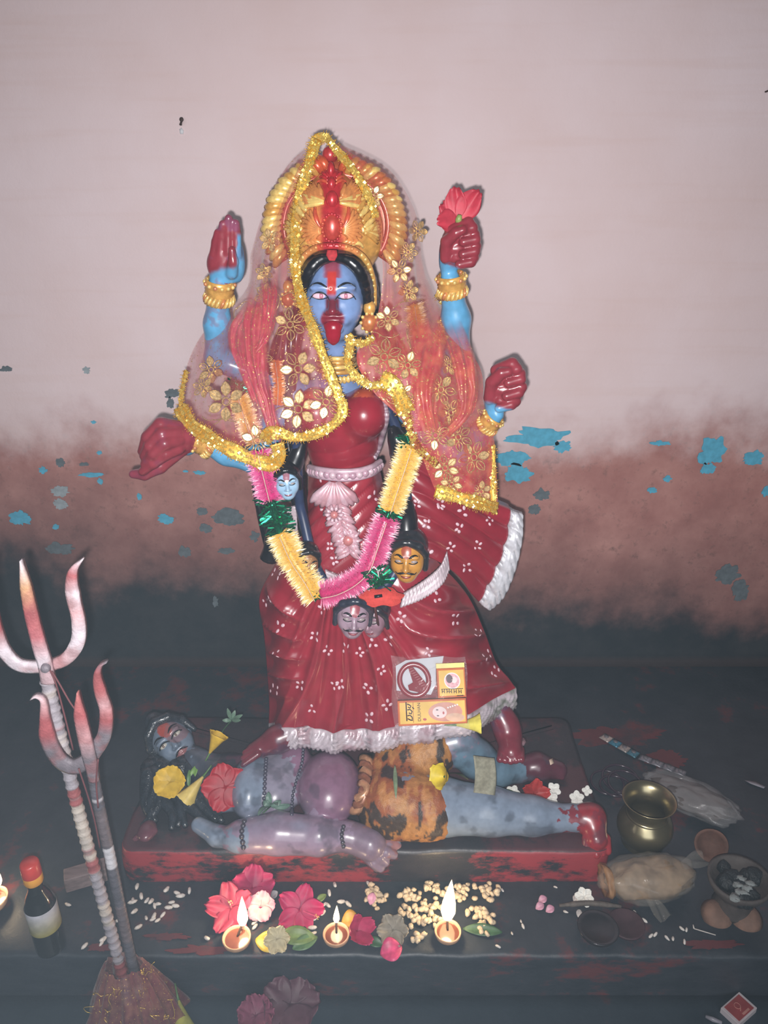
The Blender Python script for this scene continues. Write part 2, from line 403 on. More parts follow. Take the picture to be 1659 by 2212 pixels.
def wall_material():
    m, nt, b = _nodes('limewash_wall'); N, L = nt.nodes, nt.links
    g = N.new('ShaderNodeNewGeometry'); sp = N.new('ShaderNodeSeparateXYZ'); L.new(g.outputs['Position'], sp.inputs[0])
    pos = g.outputs['Position']; z = sp.outputs['Z']; x = sp.outputs['X']
    big = nnoise(N, L, pos, 2.2, 4, 0.6); mid = nnoise(N, L, pos, 7.0, 5, 0.65); fine = nnoise(N, L, pos, 45, 4, 0.7)
    streak = nnoise(N, L, pos, 5.0, 3, 0.6, (0.35, 1, 6.0))
    # pink limewash, with faint horizontal brush streaks
    pink = nmix(N, L, nmath(N, L, 'MULTIPLY', nmath(N, L, 'SUBTRACT', big, 0.3), 1.6, True), sr(230, 212, 216), sr(218, 193, 191))
    pink = nmix(N, L, nmath(N, L, 'MULTIPLY', nmath(N, L, 'SUBTRACT', streak, 0.52), 1.2, True), pink, sr(216, 188, 182))
    # worn brick-red undercoat below ~0.85 m
    zz = nmath(N, L, 'ADD', z, nmath(N, L, 'MULTIPLY', nmath(N, L, 'SUBTRACT', big, 0.5), 0.55))
    zz = nmath(N, L, 'ADD', zz, nmath(N, L, 'MULTIPLY', nmath(N, L, 'SUBTRACT', mid, 0.5), 0.20))
    zz = nmath(N, L, 'ADD', zz, nmath(N, L, 'MULTIPLY', nmath(N, L, 'SUBTRACT', fine, 0.5), 0.03))
    brown = nmix(N, L, nmath(N, L, 'MULTIPLY', nmath(N, L, 'SUBTRACT', mid, 0.35), 2.6, True), sr(164, 112, 106), sr(190, 140, 132))
    brown = nmix(N, L, nmath(N, L, 'MULTIPLY', nmath(N, L, 'SUBTRACT', fine, 0.56), 5.0, True), brown, sr(140, 104, 98))
    f1 = N.new('ShaderNodeMapRange'); f1.inputs['From Min'].default_value = 0.74; f1.inputs['From Max'].default_value = 0.98; f1.interpolation_type = 'SMOOTHSTEP'
    L.new(zz, f1.inputs['Value'])
    c = nmix(N, L, f1.outputs['Result'], brown, pink)
    # soot and grime near the ground, reaching higher on the left
    z2 = nmath(N, L, 'ADD', zz, nmath(N, L, 'MULTIPLY', x, 0.07))
    hf = N.new('ShaderNodeMapRange'); hf.inputs['From Min'].default_value = 0.70; hf.inputs['From Max'].default_value = 0.42; L.new(z2, hf.inputs['Value'])
    c = nmix(N, L, nmath(N, L, 'MULTIPLY', hf.outputs['Result'], 0.55), c, sr(84, 62, 62))
    f2 = N.new('ShaderNodeMapRange'); f2.inputs['From Min'].default_value = 0.28; f2.inputs['From Max'].default_value = 0.45; f2.interpolation_type = 'SMOOTHSTEP'
    L.new(z2, f2.inputs['Value'])
    soot = nmix(N, L, nmath(N, L, 'MULTIPLY', nmath(N, L, 'SUBTRACT', mid, 0.4), 2.4, True), sr(40, 48, 54), sr(60, 62, 66))
    c = nmix(N, L, f2.outputs['Result'], soot, c)
    # brown dirt line right above the floor
    f3 = N.new('ShaderNodeMapRange'); f3.inputs['From Min'].default_value = 0.16; f3.inputs['From Max'].default_value = 0.14; L.new(nmath(N, L, 'ADD', z, nmath(N, L, 'MULTIPLY', fine, 0.012)), f3.inputs['Value'])
    c = nmix(N, L, nmath(N, L, 'MULTIPLY', f3.outputs['Result'], 0.6), c, sr(82, 68, 68))
    L.new(c, b.inputs['Base Color']); b.inputs['Roughness'].default_value = 0.85; b.inputs['Specular IOR Level'].default_value = 0.25
    bp = N.new('ShaderNodeBump'); bp.inputs['Strength'].default_value = 0.35; bp.inputs['Distance'].default_value = 0.006
    L.new(nmath(N, L, 'ADD', mid, nmath(N, L, 'MULTIPLY', fine, 0.4)), bp.inputs['Height']); L.new(bp.outputs['Normal'], b.inputs['Normal'])
    return m
def floor_material(name, base, base2, red, lo, hi, rough=0.42, front_only=False):
    m, nt, b = _nodes(name); N, L = nt.nodes, nt.links
    g = N.new('ShaderNodeNewGeometry'); pos = g.outputs['Position']
    big = nnoise(N, L, pos, 3.3, 5, 0.6); mid = nnoise(N, L, pos, 12, 8, 0.7, (1, 1, 2.5)); fine = nnoise(N, L, pos, 70, 5, 0.6)
    c = nmix(N, L, nmath(N, L, 'MULTIPLY', nmath(N, L, 'SUBTRACT', mid, 0.35), 2.4, True), base, base2)
    r = N.new('ShaderNodeMapRange'); r.inputs['From Min'].default_value = lo; r.inputs['From Max'].default_value = hi
    L.new(nmath(N, L, 'ADD', nmath(N, L, 'MULTIPLY', big, 0.55), nmath(N, L, 'MULTIPLY', mid, 0.45)), r.inputs['Value'])
    rf_ = r.outputs['Result']
    if front_only:   # the top is trodden down to soot, the sides kept their red
        sn = N.new('ShaderNodeSeparateXYZ'); L.new(g.outputs['True Normal'], sn.inputs[0]); rf_ = nmath(N, L, 'MULTIPLY', rf_, nmath(N, L, 'SUBTRACT', 1.15, nmath(N, L, 'ABSOLUTE', sn.outputs['Z']), True))
    c = nmix(N, L, nmath(N, L, 'MULTIPLY', rf_, 0.85), c, red)
    L.new(c, b.inputs['Base Color'])
    rr = N.new('ShaderNodeMapRange'); rr.inputs['To Min'].default_value = rough - 0.14; rr.inputs['To Max'].default_value = rough + 0.22; L.new(mid, rr.inputs['Value']); L.new(rr.outputs['Result'], b.inputs['Roughness'])
    bp = N.new('ShaderNodeBump'); bp.inputs['Strength'].default_value = 0.3; bp.inputs['Distance'].default_value = 0.004
    L.new(nmath(N, L, 'ADD', mid, nmath(N, L, 'MULTIPLY', fine, 0.5)), bp.inputs['Height']); L.new(bp.outputs['Normal'], b.inputs['Normal'])
    return m
M_wall = wall_material()
M_plat = floor_material('sooty_platform_paint', sr(44, 52, 60), sr(62, 68, 76), sr(108, 52, 54), 0.55, 0.62)
M_low = floor_material('sooty_floor_paint', sr(46, 58, 68), sr(58, 70, 80), sr(90, 54, 56), 0.58, 0.66)
M_slab = floor_material('red_slab_paint', sr(44, 46, 52), sr(60, 56, 62), sr(168, 58, 66), 0.475, 0.53, 0.36, True)

mb = MB(); xs = np.linspace(-2.6, 2.6, 60); zs = np.linspace(Z_PLAT - 0.02, 2.9, 40)
A = np.array([[(x, Y_WALL + 0.004 * (fbm(np.array((x, 0, z)), 3.0) - 0.5), z) for x in xs] for z in zs])
mb.sheet(A, 0.12, nrm=(0, 1, 0))
wall = mb.build('wall_back', M_wall, kind='structure', origin=np.array((0, Y_WALL, 0)))
# platform the idol stands on: slightly worn front edge
YF = 1.0367
def worn_block(x0, x1, y0, y1, z0, z1, r, seed, nx=220):
    mb = MB(); xs = np.linspace(x0, x1, nx)
    prof = [(y1, z1), (y1 - .4 * (y1 - y0), z1), (y0 + 6 * r, z1), (y0 + 2.2 * r, z1), (y0 + r, z1 - .12 * r), (y0 + .3 * r, z1 - .42 * r), (y0, z1 - r), (y0, z1 - 2.2 * r), (y0, .5 * (z0 + z1)), (y0, z0)]
    A = []
    for i, (y, z) in enumerate(prof):
        w = 0 if i < 2 or i == len(prof) - 1 else 1
        q = np.stack([xs, np.full(nx, y), np.full(nx, z)], 1); d = (fbm(q, 14, seed) - .5) * 2 * r * w; q2 = q.copy()
        q2[:, 1] += d * (1.0 if i > 3 else 0.3); q2[:, 2] += (fbm(q, 18, seed + 5) - .5) * 1.2 * r * w * (1 if i < 6 else .4); A.append(q2)
    mb.grid(np.array(A)); V = mb.V(); n = len(prof)
    # end caps and underside
    for e in (0, nx - 1):
        ids = [k * nx + e for k in range(n)]; b0 = mb.n; mb.add([(xs[e], y1, z0)], [])
        mb.f.append(tuple(ids + [b0])); mb.mi.append(0)
    return mb
plat = worn_block(-2.2, 2.2, YF, Y_WALL + .05, -0.02, Z_PLAT, 0.007, 3).build('altar_platform', M_plat, kind='structure')
mb = MB(); A = np.array([[(x, y, 0.0015 * (fbm(np.array((x, y, 0)), 6) - .5)) for x in np.linspace(-2.2, 2.2, 60)] for y in np.linspace(-0.9, YF + .02, 40)])
mb.sheet(A, 0.08, nrm=(0, 0, -1)); mb.build('floor', M_low, kind='structure')

# flakes where old turquoise and grey coats show through the wall paint
FL_T = mat('turquoise_undercoat', sr(84, 168, 198), 0.8, var=.12, scale=60)
FL_G = mat('grey_undercoat', sr(96, 106, 112), 0.85, var=.15, scale=60)
FL_L = mat('pale_undercoat', sr(150, 160, 166), 0.85, var=.15, scale=60)
flakes = [(1165, 945, 74, 24, 0), (1105, 990, 46, 20, 0), (1120, 1025, 34, 24, 0), (1215, 965, 22, 16, 0), (1535, 975, 34, 36, 0), (1530, 1012, 20, 16, 0), (1628, 990, 30, 18, 0),
          (1442, 1034, 10, 9, 0), (1409, 1059, 13, 8, 0), (1425, 958, 26, 7, 0), (42, 1118, 26, 20, 0), (120, 1138, 8, 7, 0), (196, 1026, 30, 6, 0), (92, 1016, 10, 10, 0), (216, 1040, 6, 9, 0), (214, 978, 7, 5, 0),
          (430, 1021, 14, 6, 0), (401, 1018, 7, 3, 0), (357, 1122, 20, 13, 0), (301, 1073, 6, 9, 0), (202, 912, 7, 4, 0), (372, 850, 20, 12, 1), (368, 872, 9, 14, 1),
          (130, 1062, 22, 14, 2), (128, 1088, 18, 14, 2), (494, 1116, 38, 22, 1), (130, 1186, 32, 16, 1), (396, 1192, 18, 16, 1), (487, 1190, 20, 9, 1), (550, 1160, 11, 14, 1), (436, 1104, 13, 12, 1), (444, 1142, 16, 12, 1),
          (130, 1000, 11, 12, 1), (180, 1003, 12, 5, 1), (13, 797, 16, 8, 1), (186, 800, 10, 9, 2), (1572, 1240, 30, 26, 1), (1600, 1275, 22, 30, 1), (1170, 1070, 20, 16, 1), (1155, 1100, 14, 14, 1), (465, 1300, 7, 14, 1), (1655, 1062, 10, 14, 0)]
for k, (px, py, rx, ry, t) in enumerate(flakes):
    m_ = mpp(px, py, Y_WALL); c = P(px, py, Y_WALL - 0.0035); n = 40; pts = []
    for a in np.linspace(0, 2 * np.pi, n, endpoint=False):
        d = np.array((math.cos(a), 0, math.sin(a))); rr = 0.62 + 0.95 * (fbm(d * 1.0 + k * 3.7, 2.2, k, 3) - .27) + 0.55 * (fbm(d + k, 6, k) - .5)
        pts.append(c + d * np.array((rx, 0, ry)) * m_ * rr)
    MB().poly(pts[::-1], 0.0012, (0, -1, 0)).build('paint_flake', (FL_T, FL_G, FL_L)[t], wall, smooth_=False)
# dull red paint stains left on the platform
M_stain = floor_material('red_floor_stain', sr(96, 50, 54), sr(112, 56, 60), sr(60, 54, 60), 0.52, 0.60)
for k, (px, py, rx, ry) in enumerate(((1330, 1588, 120, 26), (1440, 1640, 60, 26), (440, 2052, 80, 13), (215, 2046, 36, 10), (360, 2022, 50, 9), (1540, 2040, 70, 14), (300, 1860, 30, 20))):
    c = G(px, py, Z_PLAT + .0012 + .0003 * k); e1 = G(px + rx, py, Z_PLAT) - G(px, py, Z_PLAT); e2 = G(px, py - ry, Z_PLAT) - G(px, py, Z_PLAT); pts = []
    for a in np.linspace(0, 2 * np.pi, 60, endpoint=False):
        d = np.array((math.cos(a), math.sin(a), 0)); rr = .55 + 1.0 * (fbm(d + k * 5.1, 2.0, k, 3) - .3) + .6 * (fbm(d + k, 7, k) - .5); pts.append(c + e1 * d[0] * rr + e2 * d[1] * rr)
    MB().poly(pts, 0.0012, (0, 0, 1)).build('paint_stain', M_stain, plat, smooth_=False)
# a bent nail in the wall and a hole by the right edge
for (px, py, s_, lab) in ((391, 275, 1.0, 'rusty bent nail with a chip of plaster high on the left of the pink wall'), (1654, 204, .7, 'dark nail head in the pink wall at the right edge')):
    t = thing('wall_nail', P(px, py, Y_WALL), lab, 'nail')
    c = P(px, py - 6, Y_WALL - .002)
    MB().tube([c + (0, .01, 0), c + (0, -.006, 0), c + (.004, -.014, .003), c + (.007, -.02, .009)], [.003 * s_, .0028 * s_, .0026 * s_, .0022 * s_], 8).build('shank', mat('rust', sr(70, 55, 52), .7, .4), t)
    MB().ell(c + (.007, -.021, .009), (.005 * s_, .002, .005 * s_)).build('head', MATS['rust'], t)
    if s_ == 1.0:
        c2 = P(392, 283, Y_WALL - .003); MB().poly([c2 + np.array((math.cos(a) * .006, 0, math.sin(a) * .008)) * (0.7 + .5 * random.random()) for a in np.linspace(6.28, 0, 12, endpoint=False)], .002, (0, -1, 0)).build('plaster_chip', mat('plaster_white', sr(215, 215, 220), .8), t)

# ================================================================== generic sculpted head (normalised: face half height = 1)
def head_prims(S, o, R, s, k=0.08, ears=True, cheeks=1.0, jaw=1.0, col=None, lips=True):
    T = lambda x, y, z: o + R @ (np.array((x, y, z)) * s)
    def e(c, r, kk=k, op='u'): S.ell(T(*c), np.array(r) * s, R, kk * s, op, col if op == 'u' else None)
    e((0, -.38, .18), (.72, .8, .84)); e((0, 0, -.05), (.645, .64, .90), .2); e((0, .22, -.70), (.30 * jaw, .30, .26), .25)
    for q in (-1, 1):
        e((q * .33, .27, -.22), (.25 * cheeks, .26, .27), .25); e((q * .29, .49, .27), (.23, .12, .07), .14)
        if ears: e((q * .67, -.12, -.02), (.08, .16, .23), .06); e((q * .70, -.02, 0), (.06, .07, .12), .05, 's')
        e((q * .285, .70, .105), (.20, .13, .105), .10, 's')
    S.cone(T(0, .56, .16), T(0, .76, -.20), .065 * s, .105 * s, .09 * s, 'u', col)
    for q in (-1, 1): e((q * .105, .66, -.235), (.085, .1, .07), .05)
    if lips:
        e((0, .615, -.455), (.22, .10, .05), .06); e((0, .60, -.555), (.17, .10, .06), .05); e((0, .71, -.50), (.2, .06, .016), .03, 's')
    return T
def on_surface(bvh, T, R, pts, lift):
    """drop normalised (x,z) points onto the sculpted face, from the front"""
    out = []
    for (x, z) in pts:
        h = bvh.ray_cast(Vector(T(x, 2.2, z)), Vector(-(R @ np.array((0, 1.0, 0)))))
        q = np.array(h[0]) if h[0] is not None else T(x, .5, z)
        out.append(q + R @ np.array((0, lift, 0)))
    return np.array(out)
R_FRONT = np.array([[1, 0, 0], [0, -1, 0], [0, 0, 1.0]]).T   # local +y -> world -Y
R_FRONT = np.array([[1.0, 0, 0], [0, -1.0, 0], [0, 0, 1.0]])

M_skin = mat('idol_skin_paint', None, 0.30, var=.10, scale=55, coat=.35)
M_black = mat('black_hair_paint', sr(22, 22, 28), 0.28, var=.3, scale=60, coat=.4)
M_gold = mat('gold_paint', None, 0.30, metal=.25, var=.18, scale=90, coat=.25)
M_red = mat('red_sari_paint', None, 0.30, var=.10, scale=30, coat=.45)
M_white = mat('silver_white_paint', None, 0.34, metal=.12, var=.12, scale=90, coat=.25)
M_line = mat('black_line_paint', sr(20, 20, 26), .35, var=.1)
GOLD = sr(222, 168, 88); GOLDL = sr(246, 210, 126); ORG = sr(214, 96, 60); VERM = sr(196, 50, 58); DRED = sr(142, 50, 62)
SKIN = sr(96, 164, 208); FACE = sr(118, 142, 188); RED = sr(148, 33, 50)
# ================================================================== the standing goddess
idol = thing('goddess_statue', P(760, 1600, 1.46), 'painted blue four-armed goddess statue in a red sari with a gold halo crown', 'statue')
Q_ = lambda px, py, Y: P(px, py, Y)
def r_(px, py=700, Y=1.5): return px * mpp(727, py, Y)
S = SDF(); K = 0.012
hc = P(722, 642, 1.495); hs = r_(94, 640)
TK = head_prims(S, hc, R_FRONT, hs, .08, ears=False, col=FACE, lips=False)
for q in (-1, 1): S.ell(TK(q * .26, .50, -.44), np.array((.10, .14, .10)) * hs, None, .1 * hs, 'u', FACE)
S.ell(TK(0, .60, -.42), np.array((.25, .10, .07)) * hs, None, .06 * hs, 'u', FACE)      # upper lip
S.ell(TK(0, .58, -.66), np.array((.22, .10, .08)) * hs, None, .08 * hs, 'u', FACE)      # lower lip
S.ell(TK(0, .74, -.52), np.array((.19, .12, .06)) * hs, None, .03 * hs, 's')            # open mouth
S.cone(P(725, 730, 1.53), P(730, 850, 1.545), r_(34), r_(42), .02, 'u', FACE)
S.ell(P(735, 890, 1.56), (r_(100), .062, r_(95)), None, .03, 'u', FACE)
def arm(pts, rr, col=SKIN): S.chain([P(*p) for p in pts], [r_(x) for x in rr], .014, col)
arm([(640, 838, 1.57), (560, 812, 1.58), (468, 776, 1.57), (470, 700, 1.55), (472, 615, 1.53)], [34, 29, 27, 29, 21])
arm([(842, 838, 1.57), (910, 815, 1.58), (990, 770, 1.57), (985, 690, 1.55), (973, 605, 1.53)], [34, 29, 27, 31, 21])
arm([(632, 850, 1.55), (585, 930, 1.53), (555, 1000, 1.50), (490, 978, 1.48), (420, 947, 1.46)], [34, 29, 26, 27, 19])
arm([(850, 850, 1.55), (920, 930, 1.53), (988, 985, 1.50), (1030, 945, 1.48), (1072, 895, 1.46)], [34, 29, 25, 24, 17])
DR = DRED; HB = SKIN
def fing(pts, rr, k=.003, col=DR): S.chain([P(*p) for p in pts], [r_(x) for x in rr], k, col)
# raised open palm (upper left)
S.ell(P(486, 572, 1.528), (r_(39), .021, r_(42)), None, .012, 'u', DR)
S.ell(P(512, 562, 1.536), (r_(17), .018, r_(46)), None, .008, 'u', HB)
fing([(461, 556, 1.522), (466, 522, 1.520), (470, 502, 1.514)], [10, 9, 7.5])
fing([(476, 548, 1.519), (479, 508, 1.516), (481, 484, 1.510)], [11, 10, 8])
fing([(493, 546, 1.518), (493, 500, 1.515), (494, 472, 1.509)], [11.5, 10.5, 8.5])
fing([(511, 550, 1.521), (510, 506, 1.518), (509, 482, 1.512)], [11.5, 10.5, 8.5])
fing([(500, 590, 1.512), (504, 566, 1.502), (501, 540, 1.498)], [13, 11, 8], .004)
# fist holding the flower (upper right)
S.ell(P(988, 532, 1.525), (r_(36), .030, r_(46)), None, .012, 'u', DR)
S.ell(P(965, 560, 1.535), (r_(17), .024, r_(36)), None, .010, 'u', HB)
for (a, b, c) in (((972, 500), (1012, 482), (1021, 492)), ((978, 518), (1024, 507), (1027, 517)), ((980, 538), (1027, 532), (1026, 543)), ((984, 558), (1022, 556), (1018, 566))):
    fing([a + (1.505,), b + (1.500,), c + (1.494,), (c[0] - 26, c[1] + 6, 1.490)], [12, 12.5, 11, 9.5], .0022)
fing([(963, 556, 1.508), (964, 522, 1.496), (985, 503, 1.486), (1000, 497, 1.484)], [13, 12, 11, 9], .003)
fing([(1003, 490, 1.520), (1010, 478, 1.516)], [12, 9], .003)
# closed fist (lower right)
S.ell(P(1088, 836, 1.462), (r_(36), .030, r_(48)), rotz(0) @ roty(.25), .012, 'u', DR)
S.ell(P(1062, 866, 1.470), (r_(16), .022, r_(32)), None, .010, 'u', HB)
for (a, b, c) in (((1072, 800), (1106, 786), (1116, 797)), ((1078, 820), (1122, 808), (1124, 819)), ((1080, 842), (1125, 836), (1120, 848)), ((1080, 864), (1112, 866), (1104, 874))):
    fing([a + (1.442,), b + (1.438,), c + (1.432,), (c[0] - 26, c[1] + 8, 1.428)], [13, 13.5, 12, 10], .0022)
fing([(1058, 860, 1.448), (1062, 826, 1.436), (1083, 806, 1.426), (1098, 803, 1.424)], [14, 13, 12, 10], .003)
# cupped giving hand (lower left), fingers towards the lower left
S.chain([P(393, 944, 1.45), P(352, 960, 1.44), P(330, 985, 1.435)], [r_(36), r_(36), r_(25)], .012, DR)
S.ell(P(404, 952, 1.462), (r_(24), .026, r_(34)), None, .010, 'u', HB)
fing([(385, 925, 1.440), (348, 918, 1.425), (320, 945, 1.418), (308, 975, 1.424)], [17, 17, 15, 11], .0025)
fing([(385, 935, 1.430), (350, 937, 1.412), (325, 962, 1.408), (312, 985, 1.416)], [16, 16, 14, 11], .0025)
fing([(385, 950, 1.424), (356, 958, 1.404), (332, 980, 1.402), (314, 1002, 1.412)], [16, 16, 14, 11], .0025)
fing([(385, 968, 1.424), (358, 980, 1.408), (332, 1000, 1.406), (308, 1018, 1.414)], [15, 15, 13, 10], .0025)
fing([(388, 975, 1.440), (345, 1008, 1.432), (312, 1024, 1.428), (288, 1024, 1.428)], [15, 16, 14, 10], .004)
V, F, C = S.mesh(0.0026, FACE)
V = vsmooth(V, F, 1, .4)
px, py = proj(V)
nz = fbm(V, 38, 3)
# paint: streak of vermilion down brow and nose, red mouth, smeared palms
head = (py < 765) & (px > 600) & (px < 850)
C = mixc(C, sr(120, 150, 200), head * smooth(.45, .62, fbm(V, 14, 8)) * .6)
wz = 17 + 8 * (nz - .5)
C = mixc(C, sr(150, 50, 62), head * (1 - smooth(wz - 5, wz + 7, np.abs(px - 717))) * (py < 600) * .9)
C = mixc(C, sr(190, 56, 50), head * (1 - smooth(8, 12, np.abs(px - 717 + .03 * (py - 590)))) * smooth(583, 590, py) * (1 - smooth(632, 645, py)))
C = mixc(C, sr(112, 42, 58), head * (1 - smooth(11, 18, np.abs(px - 718))) * smooth(636, 650, py) * (1 - smooth(672, 684, py)))
lipm = head * (1 - smooth(.85, 1.12, np.sqrt(((px - 718) / 26) ** 2 + ((py - 690) / 22) ** 2) + .3 * (nz - .5)))
C = mixc(C, sr(128, 34, 52), lipm)
palm = (px < 540) & (py < 612)
hf = smooth(.40, .52, nz + .0024 * (px - 478) + (py - 560) * .0012 - .02)
C = mixc(C, DR, palm & (px < 512) & (py < 590))
C = mixc(C, SKIN, palm * smooth(578, 592, py + 26 * (nz - .5) + (px - 470) * .22))
C = mixc(C, SKIN, palm * smooth(509, 515, px + 10 * (nz - .5)) * smooth(500, 515, py))
C = mixc(C, sr(120, 110, 160), palm * smooth(.58, .70, nz) * .25)
C = mixc(C, SKIN, ((px > 930) & (px < 1060) & (py < 615)) * smooth(570, 580, py + 20 * (nz - .5) + (975 - px) * .25))
C = mixc(C, SKIN, ((px > 1040) & (py < 915)) * smooth(872, 882, py + 20 * (nz - .5) + (1075 - px) * .3))
C = mixc(C, sr(120, 60, 90), ((px < 420) & (py > 880)) * smooth(.52, .66, nz) * .35)
C = mixc(C, DR, ((px < 540) & (py > 600) & (py < 900)) * smooth(.60, .66, nz) * .35)
bod = MB().add(V, F, C)
bod.build('body', M_skin, idol, label='blue painted skin with red stained palms')
BV_BODY = bod.bvh()
# face details
eyew = mat('eye_white_paint', sr(226, 190, 206), .25, var=.06, coat=.4)
for q in (-1, 1):
    mbk = MB().ell(TK(q * .285, .505, .10), np.array((.185, .10, .085)) * hs, 18, 10)
    eo = mbk.build('eye', eyew, idol)
    MB().ell(TK(q * .275 + .02, .575, .10), np.array((.055, .04, .06)) * hs, 12, 8).build('pupil', mat('eye_pupil_paint', sr(190, 120, 140), .2, var=.1, coat=.5), eo)
    p = on_surface(BV_BODY, TK, R_FRONT, [(q * (.285 + t * .23), .178 - .16 * abs(t) ** 2.2) for t in np.linspace(-1, 1.0, 15)], .012 * hs)
    p[:, 1] = np.minimum(p[:, 1], TK(0, .55, 0)[1])
    MB().tube(p, np.interp(np.linspace(0, 1, 15), [0, .5, 1], [.008, .024, .008]) * hs, 6).build('upper_lid_line', M_line, idol)
    p = on_surface(BV_BODY, TK, R_FRONT, [(q * (.285 + t * .20), .030 + .06 * abs(t) ** 2) for t in np.linspace(-1, 1, 13)], .012 * hs)
    p[:, 1] = np.minimum(p[:, 1], TK(0, .56, 0)[1])
    MB().tube(p, .011 * hs, 6).build('lower_lid_line', M_line, idol)
    p = on_surface(BV_BODY, TK, R_FRONT, [(q * (.12 + .37 * t), .29 + .115 * math.sin(t * 2.5) - .06 * t) for t in np.linspace(0, 1.05, 15)], .004 * hs)
    MB().tube(p, np.interp(np.linspace(0, 1, 15), [0, .35, 1], [.016, .030, .008]) * hs, 6).build('eyebrow', M_line, idol)
p = on_surface(BV_BODY, TK, R_FRONT, [(-.035 + .035 * math.cos(a), .265 + .035 * math.sin(a)) for a in np.linspace(0, 6.283, 17)], .006 * hs)
MB().tube(p, .011 * hs, 5, caps=False).build('forehead_ring_mark', mat('pale_line_paint', sr(222, 190, 180), .5), idol)
ST = SDF(); tk = lambda *a: TK(*a)
ST.ell(tk(0, .62, -.54), np.array((.22, .16, .09)) * hs, None, .03 * hs); ST.cone(tk(0, .70, -.60), tk(0, .68, -.80), .19 * hs, .15 * hs, .06 * hs); ST.cone(tk(0, .70, -.76), tk(0, .66, -.92), .155 * hs, .05 * hs, .05 * hs)
V, F, C = ST.mesh(0.0018, sr(150, 22, 44)); V[:, 1] = TK(0, .66, 0)[1] + (V[:, 1] - TK(0, .66, 0)[1]) * .62
MB().add(V, F, C).build('tongue', mat('tongue_paint', None, .14, var=.06, coat=.8), idol)

# ---- hair: glossy black, parted over the brow, long locks behind the shoulders
SH = SDF(); HK = .004
SH.ell(P(725, 622, 1.565), (r_(84), .068, r_(100)), None, .01)
for sgn, pts in ((-1, [(716, 556), (690, 562), (668, 588), (657, 622), (656, 660)]), (1, [(724, 556), (752, 562), (776, 586), (790, 622), (795, 664)])):
    for j, (off, dy) in enumerate(((0, 0), (-9, .010), (-18, .022), (-27, .036))):
        ch = []
        for i, (x, y) in enumerate(pts):
            d = np.array((x - 724, y - 660.0)); d /= np.linalg.norm(d); ch.append(P(x - d[0] * off * .62, y - d[1] * off * .62, 1.458 + dy + (0.010, .006, .006, .020, .040)[i]))
        SH.chain([c for c in catmull(ch, 11)], np.interp(np.arange(11), [0, 3, 7, 10], [r_(9), r_(12.5), r_(11.5), r_(8)]), HK)
V, F, C = SH.mesh(0.0026); MB().add(V, F, C).build('hair', M_black, idol, label='glossy black parted hair')
for pts, r in (([(655, 660, 1.57), (628, 740, 1.53), (622, 850, 1.53), (628, 960, 1.52), (640, 1040, 1.50)], 24), ([(640, 680, 1.58), (600, 780, 1.57), (588, 930, 1.57), (560, 1040, 1.56), (585, 1190, 1.55)], 26),
               ([(800, 660, 1.57), (838, 740, 1.53), (842, 850, 1.53), (850, 930, 1.52), (856, 1000, 1.50)], 22), ([(805, 680, 1.58), (868, 800, 1.57), (900, 950, 1.56), (890, 1100, 1.52)], 26), ([(640, 1030, 1.51), (650, 1110, 1.50), (668, 1180, 1.485), (690, 1250, 1.470)], 21)):
    c = pathP(pts, 40); a = np.linspace(0, 1, 40); mb = MB()
    for j in range(5):
        ang = j * 1.2566
        off = np.stack([np.cos(ang + a * 5), np.sin(ang + a * 5) * .8, 0 * a], 1) * (r_(r) * .5) * (1 - .45 * a)[:, None]
        mb.tube(c + off, r_(r) * .56 * (1 - .45 * a), 10)
    mb.build('hair_lock', M_black, idol)

# ---- blouse
SB = SDF()
SB.ell(P(738, 925, 1.545), (r_(90), .070, r_(92)), None, .02); SB.ell(P(685, 888, 1.482), (r_(52), .054, r_(53)), None, .02); SB.ell(P(786, 893, 1.480), (r_(54), .060, r_(58)), None, .02)
SB.cone(P(740, 930, 1.525), P(745, 1012, 1.53), r_(80), r_(74), .03)
SB.ell(P(733, 800, 1.47), (r_(52), .08, r_(50)), None, .02, 's')
V, F, C = SB.mesh(0.003, RED); N = vnormals(V, F); px, py = proj(V); front = smooth(0, .4, -N[:, 1])
ph = np.hypot(px - 700, (py - 810) * 1.0) / 34.0
rid = np.abs(np.sin(ph * np.pi)) ** .6
V = V + N * ((rid - .7) * .0026 * smooth(930, 960, py) * front)[:, None]
g = ((px > 765) & (py < 858)) | ((px < 720) & (py < 872))
C = mixc(C, ORG, g * smooth(.3, .55, fbm(V, 40, 2)) * .8 * (py < 862 + 12 * (fbm(V, 60, 5) - .5)))
C = mixc(C, sr(176, 60, 62), smooth(.5, .7, fbm(V, 20, 4)) * .25)
blo = MB().add(V, F, C); blo.build('blouse', M_red, idol, label='glossy red moulded blouse')
# gold ridged collar pieces over the breasts and a strip of silver edging
for k, cx_, cy_, r0, a0, a1 in ((0, 783, 888, 60, -2.5, -.75), (1, 683, 884, 56, -2.2, -.6)):
    for j, a in enumerate(np.linspace(a0, a1, 11)):
        pts = []
        bvb = blo.bvh() if (k == 0 and j == 0) else bvb
        for t in np.linspace(.62, 1.06, 6):
            h = ray(bvb, cx_ + r0 * t * math.cos(a + .25 * (1 - t)), cy_ + r0 * t * math.sin(a + .25 * (1 - t)))
            if h: pts.append(h[0] + h[1] * .0005)
        if len(pts) > 3 and np.ptp(np.array(pts)[:, 1]) < .03: MB().tube(pts, .0034, 6, col=GOLD if (j + k) % 3 else ORG).build('collar_ridge', M_gold, idol)
p = [ray(bvb, *q) for q in ((812, 842), (826, 860), (833, 885), (834, 910), (828, 940), (818, 968), (808, 990))]
p = [h[0] for h in p if h]
